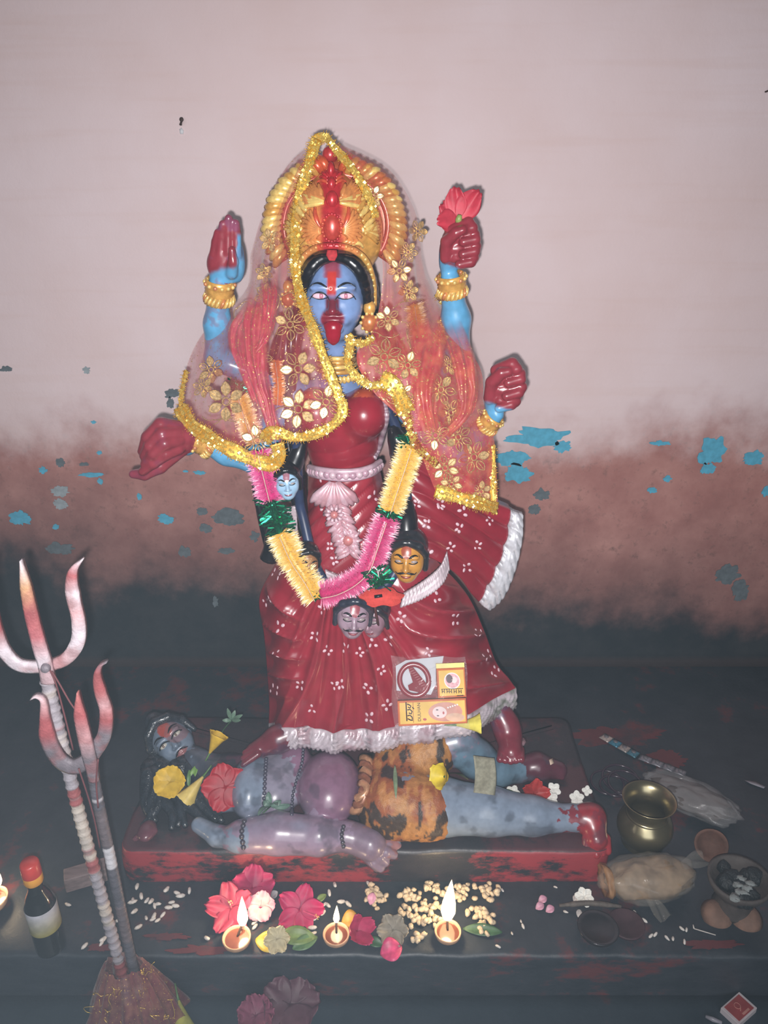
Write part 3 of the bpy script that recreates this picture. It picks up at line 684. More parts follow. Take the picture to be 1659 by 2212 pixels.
if len(p) > 3: MB().tube(catmull(p, 30), .006, 8, col=np.array([sr(190, 170, 180) if i % 2 else sr(140, 110, 125) for i in range(30)])).build('blouse_edging', M_white, idol)
# necklaces
for k, (yy, rx) in enumerate(((768, 33), (776, 36), (785, 39), (795, 43))):
    pts = [P(728 + rx * math.sin(a) * 1.05, yy + 9 * (math.cos(a) - .2) + k, 1.53 - .052 * math.cos(a) * (1 + .1 * k)) for a in np.linspace(-2.0, 2.0, 26)]
    MB().tube(pts, r_(5.2), 8, col=GOLD if k % 2 else GOLDL).build('necklace', M_gold, idol)
mb = MB()
for i in range(9):
    t = i / 8 - .5; c = P(735 + t * 70, 812 + 18 * (.25 - t * t) * 2, 1.487 + .03 * abs(t)); mb.ell(c, (r_(6), .005, r_(9)), 10, 6, col=GOLDL)
mb.build('necklace_beads', M_gold, idol)
# earrings
for (x, y, s_, Y) in ((622, 640, 1.0, 1.50), (798, 690, 1.2, 1.49)):
    e = MB(); e.ell(P(x, y - 20 * s_, Y), (r_(11 * s_), .010, r_(14 * s_)), col=GOLD); eo = e.build('earring', M_gold, idol)
    MB().ell(P(x, y + 6 * s_, Y - .004), (r_(15 * s_), .013, r_(17 * s_)), col=sr(200, 120, 70)).build('earring_drop', M_gold, eo)
    mb = MB()
    for a in np.linspace(0, 6.283, 10, endpoint=False): mb.ell(P(x + 15 * s_ * math.cos(a), y + 6 * s_ + 17 * s_ * math.sin(a), Y - .008), r_(4), 8, 5, col=GOLDL)
    mb.build('earring_beads', M_gold, eo)

# ---- bangles
def bangle(c, ax, r, ln, tint):
    o = MB(); ax = np.array(ax, float); ax /= np.linalg.norm(ax)
    prof = [(r * .96, 0), (r * 1.06, ln * .05), (r * 1.10, ln * .18), (r * 1.05, ln * .30), (r * 1.0, ln * .34), (r * 1.10, ln * .42), (r * 1.02, ln * .49), (r * 1.10, ln * .56), (r * 1.04, ln * .62)]
    o.lathe(prof, c, 36, col=GOLD, axis=ax); b0 = o.build('bangle', M_gold, idol)
    o = MB(); n = 20
    o.lathe([(r * 1.02, ln * .60), (r * 1.10, ln * .78), (r * 1.12, ln * .98)], c, 36, col=np.array(GOLD) * .8, axis=ax)
    for i in range(n):
        a = 2 * math.pi * i / n; X = frame_from(ax); d = X @ np.array((math.cos(a), math.sin(a), 0)); d2 = X @ np.array((math.cos(a + .28), math.sin(a + .28), 0))
        o.tube([c + ax * ln * .62 + d * r * 1.03, c + ax * ln * .8 + (d + d2) * .5 * r * 1.13, c + ax * ln * .98 + d2 * r * 1.10], [r * .09, r * .13, r * .09], 7, col=GOLDL if i % 5 else sr(216, 140, 90))
    o.build('fluted_cuff', M_gold, b0)
    o = MB()
    for i in range(14):
        a = 2 * math.pi * i / 14; X = frame_from(ax); d = X @ np.array((math.cos(a), math.sin(a), 0)); o.ell(c + ax * ln * .17 + d * r * 1.1, r * .16, 8, 5, col=GOLDL if i % 4 else sr(214, 140, 96))
    o.build('bangle_beads', M_gold, b0)
bangle(P(475, 603, 1.528), P(472, 690, 1.55) - P(475, 603, 1.528), r_(29), r_(54), ORG)
bangle(P(974, 592, 1.528), P(983, 690, 1.55) - P(974, 592, 1.528), r_(29), r_(48), ORG)
bangle(P(416, 946, 1.458), P(490, 978, 1.48) - P(416, 946, 1.458), r_(27), r_(48), ORG)
bangle(P(1070, 898, 1.46), P(1030, 945, 1.48) - P(1070, 898, 1.46), r_(23), r_(40), ORG)

# ---- crown: a ring of petals round a feathered mitre
cc = (723, 490)
def crown_col(px, py, base, nzv=0.5):
    a = abs(px - 717 + (nzv - .5) * 14)
    return np.array(base) * 0 + (np.array(VERM) if a < 16 else np.array(sr(216, 92, 66)) if a < 28 else np.array(sr(230, 150, 88)) if a < 58 else np.array(base))
mb = MB(); pts = []
th = np.linspace(math.radians(214), math.radians(-34), 50)
out = [(cc[0] + 153 * math.cos(a), cc[1] - 155 * math.sin(a)) for a in th]
A = np.array([[P(cc[0] + 20 * math.cos(a), cc[1] + 30 - 20 * math.sin(a), 1.585), P(*(np.array(cc) * .3 + np.array(o) * .7), 1.582), P(*o, 1.578)] for a, o in zip(th, out)])
mb.sheet(A, 0.02, nrm=(0, 1, 0), col=sr(170, 84, 56)); halo = mb.build('crown_halo', M_gold, idol, label='gold halo of petals around the crown')
npet = 40
for i, a in enumerate(np.linspace(math.radians(209), math.radians(-29), npet)):
    if abs(a - math.pi / 2) < .10: continue
    ca, sa = math.cos(a), math.sin(a); lo_, hi_ = 116, 157 + random.uniform(-2, 2); tw = .05 * (1 if ca < 0 else -1)
    pp = [P(cc[0] + r * math.cos(a + tw * (k - 1.5)), cc[1] - r * math.sin(a + tw * (k - 1.5)), 1.572 - dy) for k, (r, dy) in enumerate(((lo_, .004), ((lo_ * 2 + hi_) / 3, .013), ((lo_ + 2 * hi_) / 3, .014), (hi_, .003)))]
    q = cc[0] + 137 * ca; base = GOLDL if random.random() < .55 else GOLD
    if abs(q - 717) < 34: base = ORG
    elif ca > .3 and sa > .35 and random.random() < .5: base = sr(206, 120, 76)
    MB().tube(catmull(pp, 8), np.interp(np.linspace(0, 1, 8), [0, .25, .75, 1], [r_(4.5), r_(9.0), r_(10.4), r_(5)]), 8, col=base, flat=.8).build('halo_petal', M_gold, halo)
# rim grooves between halo and mitre
MB().tube([P(cc[0] + 3 + 113 * math.cos(a), cc[1] - 4 - 110 * math.sin(a), 1.566) for a in np.linspace(math.radians(215), math.radians(-35), 50)], r_(7.5), 8, col=sr(176, 78, 60)).build('crown_rim', M_gold, halo)
SM = SDF(); SM.ell(P(722, 500, 1.565), (r_(106), .072, r_(112)), None, .01); SM.cone(P(718, 470, 1.535), P(716, 385, 1.545), r_(48), r_(16), .03)
SM.ell(P(722, 640, 1.49), (r_(76), .2, r_(104)), None, .006, 's')
V, F, C = SM.mesh(0.003, GOLD); px, py = proj(V); nzv = fbm(V, 45, 9)
C = mixc(C, sr(222, 138, 82), 1 - smooth(40, 78, np.abs(px - 717) + 20 * (nzv - .5))); C = mixc(C, VERM, 1 - smooth(14, 32, np.abs(px - 717) + 14 * (nzv - .5)))
mit = MB().add(V, F, C); mitre = mit.build('crown_mitre', M_gold, idol); BV_M = mit.bvh()
def feather(p0, p1, p2, w, n=9):
    q = [h for h in (ray(BV_M, *((1 - t) ** 2 * np.array(p0) + 2 * t * (1 - t) * np.array(p1) + t * t * np.array(p2))) for t in np.linspace(0, 1, n)) if h]
    if len(q) < 5: return
    pts = [h[0] + h[1] * .0032 for h in q]
    if np.abs(np.diff(np.array(pts)[:, 1])).max() > .03: return
    xm = (p0[0] + 2 * p2[0]) / 3
    col = crown_col(xm, p2[1], GOLDL if random.random() < .5 else GOLD, random.random())
    MB().tube(pts, np.interp(np.linspace(0, 1, len(pts)), [0, .45, 1], [r_(w * .5), r_(w), r_(w * .45)]), 7, col=col).build('crown_feather', M_gold, mitre)
for sg in (-1, 1):
    X = lambda x: 717 + sg * x
    for t in np.linspace(0, 1, 9):        # inner fan beside the oval boss
        a = -1.35 + 2.35 * t; feather((X(22), 492 + 10 * t), (X(34 + 12 * math.cos(a)), 492 + 16 * math.sin(a)), (X(26 + 40 * math.cos(a)), 494 + 46 * math.sin(a)), 6.2)
    for t in np.linspace(0, 1, 9):        # second tier sweeping up from the bud
        a = -1.30 + 1.6 * t; feather((X(16), 432 + 8 * t), (X(34), 436 + 22 * math.sin(a)), (X(30 + 48 * math.cos(a)), 436 + 50 * math.sin(a)), 6.0)
    for t in np.linspace(0, 1, 9):        # outer plume along the rim
        a = .15 + t * 1.15; bx, by = 92 * math.cos(a), 490 - 96 * math.sin(a); feather((X(bx * .70 + 4), by + 30), (X(bx * .9), by + 22), (X(bx + 3), by + 2), 6.8)
    for t in np.linspace(0, 1, 4): feather((X(20 + 22 * t), 528 + 2 * t), (X(34 + 22 * t), 512 + 4 * t), (X(46 + 20 * t), 526 + 8 * t), 5.5)
    for t in np.linspace(0, 1, 7): a = -.5 + 1.1 * t; feather((X(62), 500 - 10 * t), (X(78), 500 + 8 * math.sin(a)), (X(66 + 36 * math.cos(a)), 500 + 44 * math.sin(a)), 6.2)
    for t in np.linspace(0, 1, 3): feather((X(8), 400 - 14 * t), (X(18), 386 - 12 * t), (X(30 - 10 * t), 396 - 20 * t), 4.2)
mb = MB(); h = ray(BV_M, 717, 492); mb.ell(h[0], (r_(17), .009, r_(26)), 18, 10, col=sr(200, 70, 60)); boss = mb.build('crown_boss', M_gold, mitre)
mb = MB()
for a in np.linspace(0, 6.283, 20, endpoint=False):
    h = ray(BV_M, 717 + 20 * math.cos(a), 492 + 29 * math.sin(a)); mb.ell(h[0] + h[1] * .002, r_(3.6), 8, 5, col=crown_col(717 + 22 * math.cos(a), 0, GOLDL, .5))
mb.build('boss_beads', M_gold, mitre)
for (x, y, rx, ry) in ((717, 432, 13, 18), (716, 398, 9, 14), (715, 368, 8, 17)):
    h = ray(BV_M, x, y) or (P(x, y, 1.55), np.array((0, -1.0, 0)))
    MB().ell(h[0], (r_(rx), .010, r_(ry)), 14, 8, col=VERM).build('crown_bud', M_gold, mitre)
ap = P(713, 334, 1.572); MB().ell(ap, (r_(17), .013, r_(17)), 14, 8, col=sr(190, 60, 60)).build('crown_finial', M_gold, mitre)
# gold band along the hairline with beads, running down past the ears
band = [(642, 660, 1.51), (640, 610, 1.495), (650, 566, 1.478), (676, 540, 1.462), (717, 531, 1.455), (762, 540, 1.462), (792, 566, 1.478), (806, 610, 1.495), (808, 660, 1.51)]
p = pathP(band, 60); q = proj(p)[0]
MB().tube(p, r_(7), 8, col=np.array([crown_col(x, 0, GOLD) for x in q])).build('crown_band', M_gold, mitre)
mb = MB()
for i in range(0, 60, 2): mb.ell(p[i] + np.array((0, -r_(5), r_(2))), r_(4.3), 8, 5, col=crown_col(q[i], 0, GOLDL))
mb.build('band_beads', M_gold, mitre)
# powder fallen over parting
h = [ray(BV_M, 718, y) for y in (520, 530)]; pw = [P(717, 540, 1.452), P(717, 552, 1.452), P(717, 563, 1.447)]
MB().tube(pw, [r_(10), r_(12), r_(6)], 10, col=sr(178, 44, 52), flat=.3).build('vermilion_powder', mat('powder', None, .8, var=.2, scale=200), idol)
# ---- skirt: one cast cloth over both legs, radial pleats on the left and middle, swags on the right thigh
rows = [  # (px,py,Y) from the left silhouette across the front to the right silhouette
 [(668, 1022, 1.525), (690, 1026, 1.470), (716, 1030, 1.452), (745, 1032, 1.448), (774, 1030, 1.452), (802, 1026, 1.470), (822, 1020, 1.525)],
 [(662, 1085, 1.525), (684, 1090, 1.468), (716, 1094, 1.446), (748, 1096, 1.440), (782, 1094, 1.446), (815, 1090, 1.468), (838, 1084, 1.525)],
 [(636, 1152, 1.525), (664, 1156, 1.462), (708, 1160, 1.436), (752, 1162, 1.430), (800, 1160, 1.436), (845, 1156, 1.460), (876, 1150, 1.525)],
 [(592, 1224, 1.525), (626, 1228, 1.446), (690, 1232, 1.420), (756, 1234, 1.420), (830, 1232, 1.424), (905, 1226, 1.446), (950, 1218, 1.525)],
 [(560, 1292, 1.525), (598, 1296, 1.434), (674, 1300, 1.408), (756, 1302, 1.412), (850, 1300, 1.402), (955, 1294, 1.424), (1010, 1286, 1.525)],
 [(570, 1372, 1.520), (606, 1376, 1.424), (680, 1378, 1.400), (762, 1380, 1.408), (868, 1378, 1.388), (985, 1372, 1.406), (1046, 1362, 1.520)],
 [(577, 1452, 1.510), (612, 1456, 1.414), (684, 1460, 1.392), (768, 1462, 1.402), (880, 1458, 1.380), (1005, 1446, 1.394), (1073, 1432, 1.510)],
 [(581, 1520, 1.500), (614, 1524, 1.404), (686, 1530, 1.384), (772, 1532, 1.394), (888, 1526, 1.378), (1022, 1502, 1.390), (1100, 1466, 1.490)],
 [(580, 1562, 1.490), (614, 1568, 1.396), (686, 1576, 1.376), (776, 1578, 1.386), (892, 1564, 1.376), (1030, 1530, 1.392), (1114, 1486, 1.480)]]
RW = [[P(*q) for q in r] for r in rows]
front = net(RW, 150, 240)
px, py = proj(front)
phi = np.arctan2(px - 735, np.maximum(py - 1190, 20))
fan = -1.3 * ((np.abs(np.sin(phi * 12.0 + .6 * np.sin(py / 60))) ** .8 - .6) + .3 * (np.abs(np.sin(phi * 29 + 1.0)) - .6))
rr_ = np.hypot((px - 985) * .85, py - 1225)
sw = 1.25 * (np.abs(np.sin(rr_ / 17.0 + .5 * np.sin(px / 70))) ** .8 - .6)
wr = smooth(840, 930, px + (py - 1400) * -.35)
lef = np.hypot(px - 700, (py - 1235))
swl = np.abs(np.sin(lef / 13.0 + (px - 600) * .012)) ** .7 - .6
wl = (1 - smooth(600, 680, px)) * (1 - smooth(1450, 1540, py))
amp = .0150 * smooth(1240, 1310, py)
wst = (1 - smooth(1180, 1260, py)) * .0038 * (np.abs(np.sin((py + .9 * np.abs(px - 700) * np.where(px < 700, -1, 1)) / 11.0)) ** .7 - .6) * smooth(1030, 1050, py)
disp = amp * ((fan * (1 - wl) - 1.2 * swl * wl) * (1 - wr) - sw * wr) + wst
edge = np.minimum(np.arange(240), np.arange(240)[::-1]) / 12.0; disp = disp * np.clip(edge, 0, 1)[None, :]
Nf = gridnormals(front); Nf = np.where((Nf[..., 1:2] > 0), -Nf, Nf)
front = front + Nf * disp[..., None]
# back half, so the skirt is a closed body
L_, R__ = front[:, 0], front[:, -1]; u = np.linspace(0, 1, 42)[1:-1]
back = R__[:, None] + (L_ - R__)[:, None] * u[None, :, None]; back = back + np.array((0, 1.0, 0)) * (np.sin(u * np.pi) ** .6 * .10)[None, :, None]
A = np.concatenate([front, back], 1)
C = np.tile(np.array(RED), A.shape[:2] + (1,)); nzv = fbm(A, 16, 5)
C = C * (.88 + .24 * nzv[..., None])
hi_ = (disp > amp * .28) ; C[:, :240][hi_] = C[:, :240][hi_] * .9 + np.array(sr(190, 90, 100)) * .1  # fold ridges tinted lighter: highlight put into the colour
ski = MB().grid(A, cv=True, col=C)
# close the underside
b0 = ski.n; last = A[-1]; ski.add(np.concatenate([last, [last.mean(0)]]), [(i, (i + 1) % len(last), len(last)) for i in range(len(last))], RED)
b0 = ski.n; top = A[0]; ski.add(np.concatenate([top, [top.mean(0)]]), [((i + 1) % len(top), i, len(top)) for i in range(len(top))], RED)
skirt = ski.build('sari_skirt', M_red, idol, label='red pleated sari skirt dotted with white flower motifs'); BV_S = ski.bvh()

# ---- silver-white ruffled hem
bot = front[-1][::1]
def hem(A_top, drop, flare, name, tint):
    m = len(A_top); n = 16; H = []
    for i in range(n):
        t = i / (n - 1); q = A_top + np.array((0, 0, -1.0)) * (drop * t) + np.array((0, -1.0, 0)) * (flare * math.sin(t * 2.3) - .003)
        H.append(q)
    H = np.array(H); px, py = proj(H); s = np.cumsum(np.concatenate([[0], np.linalg.norm(np.diff(A_top, axis=0), axis=1)])) / .085
    s = np.broadcast_to(s, H.shape[:2]); t = np.linspace(0, 1, n)[:, None]; f = s - np.floor(s)
    arc = np.hypot((f - .12) * 1.3, t - .0 + .15); d = np.where(t < .2, .0035 * np.sin(t / .2 * np.pi), .0042 * np.abs(np.sin(arc * 17)) + .002 * np.sin(f * np.pi))
    d = np.where(t > .86, .004 * np.abs(np.sin(s * np.pi * 8)), d) - .002 * (f < .06)
    N = gridnormals(H); N = np.where(N[..., 1:2] > 0, -N, N); H = H + N * d[..., None]
    C = np.tile(np.array(sr(204, 192, 200)), H.shape[:2] + (1,)); nz = fbm(H, 30, 7)
    k = smooth(.5, .62, nz)[..., None]; C = C * (1 - .55 * k) + np.array(sr(150, 100, 112)) * .55 * k
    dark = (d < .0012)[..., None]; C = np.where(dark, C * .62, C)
    if tint is not None:
        g = (smooth(1000, 1090, px) * smooth(.4, .55, nz))[..., None] * .8; C = C * (1 - g) + np.array(tint) * g
    MB().sheet(H, .006, col=C, nrm=(0, 1, 0)).build(name, M_white, idol, label='silver-white ruffled sari border')
hem(bot, .050, .016, 'skirt_hem', sr(96, 110, 90))

# ---- sari end flaring to the right, with its own white border
P4 = lambda *q: [P(*a) for a in q]
pr = [P4((880, 950, 1.485), (876, 1030, 1.465), (884, 1110, 1.452), (900, 1190, 1.440)), P4((930, 985, 1.490), (925, 1055, 1.462), (932, 1130, 1.448), (950, 1215, 1.440)),
      P4((992, 1030, 1.500), (985, 1095, 1.470), (985, 1165, 1.455), (990, 1245, 1.455)), P4((1050, 1078, 1.510), (1042, 1135, 1.480), (1030, 1200, 1.468), (1016, 1280, 1.475)), P4((1102, 1102, 1.515), (1092, 1170, 1.492), (1066, 1240, 1.482), (1034, 1300, 1.490))]
Ap = net(pr, 70, 70); w = np.linspace(0, 1, 70)[None, :]; t = np.linspace(0, 1, 70)[:, None]
d = .010 * (np.abs(np.sin((w * 4.6 + .25 * t) * np.pi)) ** .7 - .55) * smooth(0, .15, t)
Np = gridnormals(Ap); Np = np.where(Np[..., 1:2] > 0, -Np, Np); Ap2 = Ap + Np * d[..., None]
C = np.tile(np.array(RED) * .9, Ap.shape[:2] + (1,)) * (.86 + .28 * fbm(Ap, 18, 3)[..., None])
pal = MB().sheet(Ap2, .035, col=C, nrm=(0, 1, 0)); pal.build('sari_end', M_red, idol, label='flared red end of the sari'); BV_P = pal.bvh()
e0 = Ap2[-1]; outp = catmull(P4((1130, 1112, 1.512), (1128, 1165, 1.492), (1112, 1235, 1.484), (1088, 1290, 1.484), (1060, 1318, 1.492)), 70)
nb = 14; B_ = np.array([e0 * (1 - k) + outp * k + np.array((0, -.006 * math.sin(k * 3.14), 0)) for k in np.linspace(0, 1, nb)])
tt = np.linspace(0, 1, nb)[:, None]; ww = np.linspace(0, 1, 70)[None, :]
dd = np.where(tt < .16, .004 * np.abs(np.sin(ww * 60)), np.where(tt < .55, .003 * np.abs(np.sin(tt * 22)), .0045 * np.abs(np.sin(ww * 34 - tt * 5))))
C = np.tile(np.array(sr(206, 206, 214)), B_.shape[:2] + (1,)); C = np.where((dd < .001)[..., None], C * .6, C)
B_ = B_ + np.array((0, -1.0, 0)) * dd[..., None]
MB().sheet(B_, .022, col=C, nrm=(0, 1, 0)).build('sari_end_border', M_white, idol, label='white ribbed border of the sari end')
# hip sash edging: pleated white band curving over the right hip, and a scrap on the left
def strip(path_in, path_out, name, n=60, m=10, freq=60):
    a = arclen(catmull([P(*q) for q in path_in], 90), n); b = arclen(catmull([P(*q) for q in path_out], 90), n)
    H = np.array([a * (1 - k) + b * k for k in np.linspace(0, 1, m)]); t = np.linspace(0, 1, m)[:, None]; s = np.linspace(0, 1, n)[None, :]
    d = np.where(t > .75, .004 * np.abs(np.sin(s * freq)), np.where(t > .42, .003 * np.abs(np.sin(t * 20)), .0035 * np.abs(np.sin(s * freq * .8 + t * 4))))
    C = np.tile(np.array(sr(200, 184, 192)), H.shape[:2] + (1,)) * (.75 + .4 * fbm(H, 30, 4)[..., None]); H = H + np.array((0, -1.0, 0)) * d[..., None]
    MB().sheet(H, .010, col=C, nrm=(0, 1, 0)).build(name, M_white, idol)
strip([(966, 1192, 1.428), (950, 1225, 1.405), (915, 1255, 1.396), (872, 1282, 1.394)], [(972, 1228, 1.426), (955, 1262, 1.396), (915, 1292, 1.384), (864, 1312, 1.384)], 'hip_sash')
strip([(702, 1232, 1.404), (720, 1240, 1.402), (745, 1248, 1.402)], [(708, 1252, 1.400), (722, 1262, 1.398), (742, 1268, 1.398)], 'hip_sash', 24)

# ---- belt and pleated front panel
bp_ = [(668, 1016, 1.505), (690, 1022, 1.462), (720, 1026, 1.443), (748, 1027, 1.440), (778, 1024, 1.446), (804, 1016, 1.466), (822, 1004, 1.51)]
p = pathP(bp_, 50); MB().tube(p + (0, 0, r_(9)), r_(7), 8, col=sr(206, 176, 190)).build('belt', M_white, idol, label='pale pink beaded waist belt')
MB().tube(p - (0, 0, r_(9)), r_(6), 8, col=sr(200, 168, 184)).build('belt', M_white, idol)
mb = MB()
for i in range(1, 50, 3): mb.ell(p[i] + np.array((0, -.003, 0)), (r_(9), .007, r_(9)), 10, 6, col=sr(214, 186, 198) if i % 2 else sr(196, 158, 176))
mb.build('belt_beads', M_white, idol)
PK = [sr(214, 178, 190), sr(204, 160, 172), sr(198, 150, 160)]
for i, a in enumerate(np.linspace(-.95, .95, 9)):           # fan of pleats under the belt
    c = [P(722 + 8 * a + k * 66 * math.sin(a) * .8, 1042 + k * 58 * math.cos(a * .8), 1.432 - .006 * math.sin(k * 3.1)) for k in np.linspace(0, 1, 8)]
    MB().tube(c, np.interp(np.linspace(0, 1, 8), [0, .7, 1], [r_(5), r_(11.5), r_(5)]), 7, col=PK[i % 3]).build('front_pleat', M_white, idol)
rngp = random.Random(4)
for i in range(26):                                         # frilled strip with rosettes running down
    t = i / 25; cx_ = 728 + 28 * t; cy_ = 1092 + 100 * t
    for sd in (-1, 1):
        a = math.radians(rngp.uniform(20, 60)); ln = 37 - 9 * abs(t - .4); h0 = P(cx_, cy_, 1.428 - .010 * t)
        pts = [P(cx_ + sd * ln * k * math.cos(a), cy_ + ln * k * math.sin(a) * .7 + 4 * k * k, 1.424 - .010 * t - .004 * math.sin(k * 3.1)) for k in np.linspace(0, 1, 5)]
        MB().tube(pts, [r_(4), r_(7), r_(7.5), r_(6), r_(3)], 6, col=PK[(i + sd) % 3]).build('front_frill', M_white, idol)
for (x, y, r) in ((722, 1112, 17), (752, 1168, 24)):
    c = P(x, y, 1.412); o = MB().ell(c, (r_(r * .55), .009, r_(r * .55)), 12, 8, col=sr(204, 130, 130)).build('rosette', M_white, idol)
    for a in np.linspace(0, 6.283, 10, endpoint=False):
        d_ = np.array((math.cos(a), 0, math.sin(a))); MB().tube([c + d_ * r_(r * .5) + (0, .002, 0), c + d_ * r_(r * .9) + (0, -.002, 0), c + d_ * r_(r * 1.35) + (0, .005, 0)], [r_(3), r_(5), r_(2.5)], 6, col=PK[0]).build('rosette_petal', M_white, o)

# ---- white flower motifs painted on the sari
mot = mat('white_motif_paint', sr(222, 190, 200), .45, var=.05)
spots = [(596, 1240), (576, 1298), (660, 1297), (712, 1180), (692, 1030), (700, 1095), (722, 1210), (806, 1073), (603, 1354), (680, 1375), (694, 1316), (708, 1405), (746, 1400), (777, 1409), (722, 1480), (735, 1478), (648, 1480), (596, 1412), (592, 1490), (674, 1532), (798, 1550), (806, 1390), (840, 1384), (824, 1447), (836, 1523), (794, 1487),
         (926, 1408), (866, 1333), (984, 1338), (944, 1290), (1033, 1366), (1052, 1415), (1070, 1450), (900, 1089), (922, 1132), (953, 1090), (1000, 1106), (924, 1195), (992, 1140), (974, 1182), (1032, 1178), (1009, 1227), (1058, 1125), (952, 1086)]
rm = random.Random(11)
for (x, y) in spots:
    mb = MB(); a0 = rm.uniform(0, 6.28); n = rm.choice((3, 4, 4)); sc = rm.uniform(.85, 1.2)
    for i in range(n):
        a = a0 + i * 6.283 / n + rm.uniform(-.35, .35); qx, qy = x + 7.0 * sc * math.cos(a), y + 8.5 * sc * math.sin(a)
        hs_ = [h for h in (ray(BV_S, qx, qy), ray(BV_P, qx, qy)) if h]
        if not hs_: continue
        h = min(hs_, key=lambda q: q[0][1]); Fm = frame_from(h[1]); mb.ell(h[0], (.0050 * sc, .0036 * sc, .0012), 8, 4, R=Fm @ rotz(-a + .3), col=(1, 1, 1))
    if mb.n: mb.build('sari_motif', mot, idol)

# ---- the goddess's feet and anklet
SF = SDF(); z0 = .30
fa, fb = P(640, 1590, 1.40), P(540, 1625, 1.375)
SF.chain([P(690, 1560, 1.42), P(600, 1597, 1.392), P(548, 1622, 1.378)], [.036, .030, .018], .012)
for i in range(5):
    o = np.array((0, .010 * (i - 2), .004 * (2 - abs(i - 2)))); SF.cone(P(560, 1616, 1.378) + o, P(527 + 3 * abs(i - 1), 1634, 1.368) + o * 1.3, .0085, .007, .002)
V, F, C = SF.mesh(.003, sr(112, 44, 56)); C = mixc(C, sr(86, 50, 70), smooth(.45, .6, fbm(V, 30, 6))); MB().add(V, F, C).build('foot', M_skin, idol, label='dark red foot stepping on the chest')
SF = SDF(); SF.chain([P(1074, 1530, 1.46), P(1092, 1566, 1.440), P(1102, 1600, 1.425)], [.030, .030, .026], .012); SF.chain([P(1098, 1585, 1.43), P(1104, 1625, 1.385)], [.030, .026], .012)
for i in range(5): SF.cone(P(1084 + 10 * i, 1622 - abs(i - 2), 1.392), P(1080 + 11.5 * i, 1644 - 2 * abs(i - 2), 1.362), .0098, .0085, .0015)
V, F, C = SF.mesh(.003, sr(124, 44, 58)); px, py = proj(V); C = mixc(C, sr(96, 66, 90), (1 - smooth(1560, 1590, py)) * smooth(.4, .55, fbm(V, 25, 2))); MB().add(V, F, C).build('foot', M_skin, idol)
p = [P(1104 + 27 * math.sin(a), 1602 + 9 * math.cos(a) * 1.0, 1.425 - .032 * math.cos(a)) for a in np.linspace(-2.2, 2.2, 24)]
MB().tube(p, [.005 + .0015 * (i % 2) for i in range(24)], 7, col=sr(190, 150, 160)).build('anklet', M_white, idol)

# ---- garland of small severed heads hanging from the shoulders
cord = pathP([(640, 900, 1.44), (645, 1060, 1.452), (655, 1120, 1.45), (690, 1240, 1.408), (760, 1300, 1.385), (845, 1250, 1.392), (880, 1120, 1.442), (862, 950, 1.47), (835, 880, 1.47)], 70)
MB().tube(cord, r_(12), 8, col=sr(40, 52, 84)).build('head_garland_cord', mat('blue_cord_paint', None, .4, var=.2), idol, label='dark blue cord of the head garland')
def severed(px_, py_, Y, hh, tilt, skin, hair, moustache, yaw=0.0, mark=True):
    s = hh * mpp(px_, py_, Y); R = R_FRONT @ np.eye(3); R = rotz(yaw) @ roty(tilt) @ R_FRONT; o = P(px_, py_, Y)
    S = SDF(); T = head_prims(S, o, R, s, .09, ears=True, col=None)
    V, F, C = S.mesh(s * .045, skin); L = (V - o) @ R / s
    if mark: C = mixc(C, sr(150, 40, 50), (np.hypot(L[:, 0] * 1.6, L[:, 2] - .55) < .32) * (L[:, 1] > 0) * .8)
    C = mixc(C, sr(140, 50, 60), ((np.abs(L[:, 0]) < .2) & (np.abs(L[:, 2] + .55) < .05) & (L[:, 1] > .4)) * .9)
    mbh = MB().add(V, F, C); ho = mbh.build('severed_head', M_skin, idol); bv = mbh.bvh()
    H = SDF(); hp = lambda x, y, z: T(x, y, z)
    H.ell(hp(0, -.40, .35), np.array((.80, .82, .80)) * s, R, .1 * s)
    for q in (-1, 1): H.chain([hp(q * .1, .42, .86), hp(q * .5, .30, .66), hp(q * .70, .0, .2), hp(q * .72, -.1, -.5)], np.array((.16, .18, .16, .12)) * s, .06 * s)
    H.ell(hp(0, .78, .12), np.array((.60, .52, .62)) * s, R, .05 * s, 's')
    V2, F2, C2 = H.mesh(s * .06, hair); MB().add(V2, F2, C2).build('hair', mat('head_hair_paint', None, .3, var=.3, scale=80, coat=.4), ho)
    for q in (-1, 1):
        p = on_surface(bv, T, R, [(q * (.12 + .34 * t), .27 + .10 * math.sin(t * 2.6)) for t in np.linspace(0, 1, 7)], .01 * s); MB().tube(p, np.array((.02, .045, .05, .045, .04, .03, .015)) * s, 6).build('eyebrow', M_line, ho)
        MB().ell(T(q * .285, .50, .10), np.array((.16, .09, .07)) * s, 12, 8, R=R, col=(1, 1, 1)).build('eye', mat('dull_eye_paint', tuple(np.array(skin) * .8 + .08), .3) if False else mat('dull_eye_paint', sr(150, 140, 140), .3), ho)
        p = on_surface(bv, T, R, [(q * (.285 + .17 * t), .09 - .06 * (1 - t * t)) for t in np.linspace(-1, 1, 7)], .02 * s); p2 = p + R @ np.array((0, .03, 0)) * s
        MB().tube(p2, .022 * s, 5).build('eyelid_line', M_line, ho)
    if moustache:
        p = on_surface(bv, T, R, [(t * .42, -.36 - .09 * abs(t) + (.10 if abs(t) > .9 else 0)) for t in np.linspace(-1, 1, 13)], .012 * s)
        MB().tube(p, np.interp(np.abs(np.linspace(-1, 1, 13)), [0, .5, 1], [.03, .055, .015]) * s, 6).build('moustache', M_line, ho)
    return ho
severed(620, 1042, 1.412, 38, -.06, sr(160, 196, 226), sr(16, 18, 24), False, .15)
severed(880, 1205, 1.388, 54, .0, sr(198, 140, 62), sr(36, 38, 44), True, -.12)
severed(763, 1328, 1.352, 52, .10, sr(160, 136, 152), sr(40, 44, 60), True, .1)
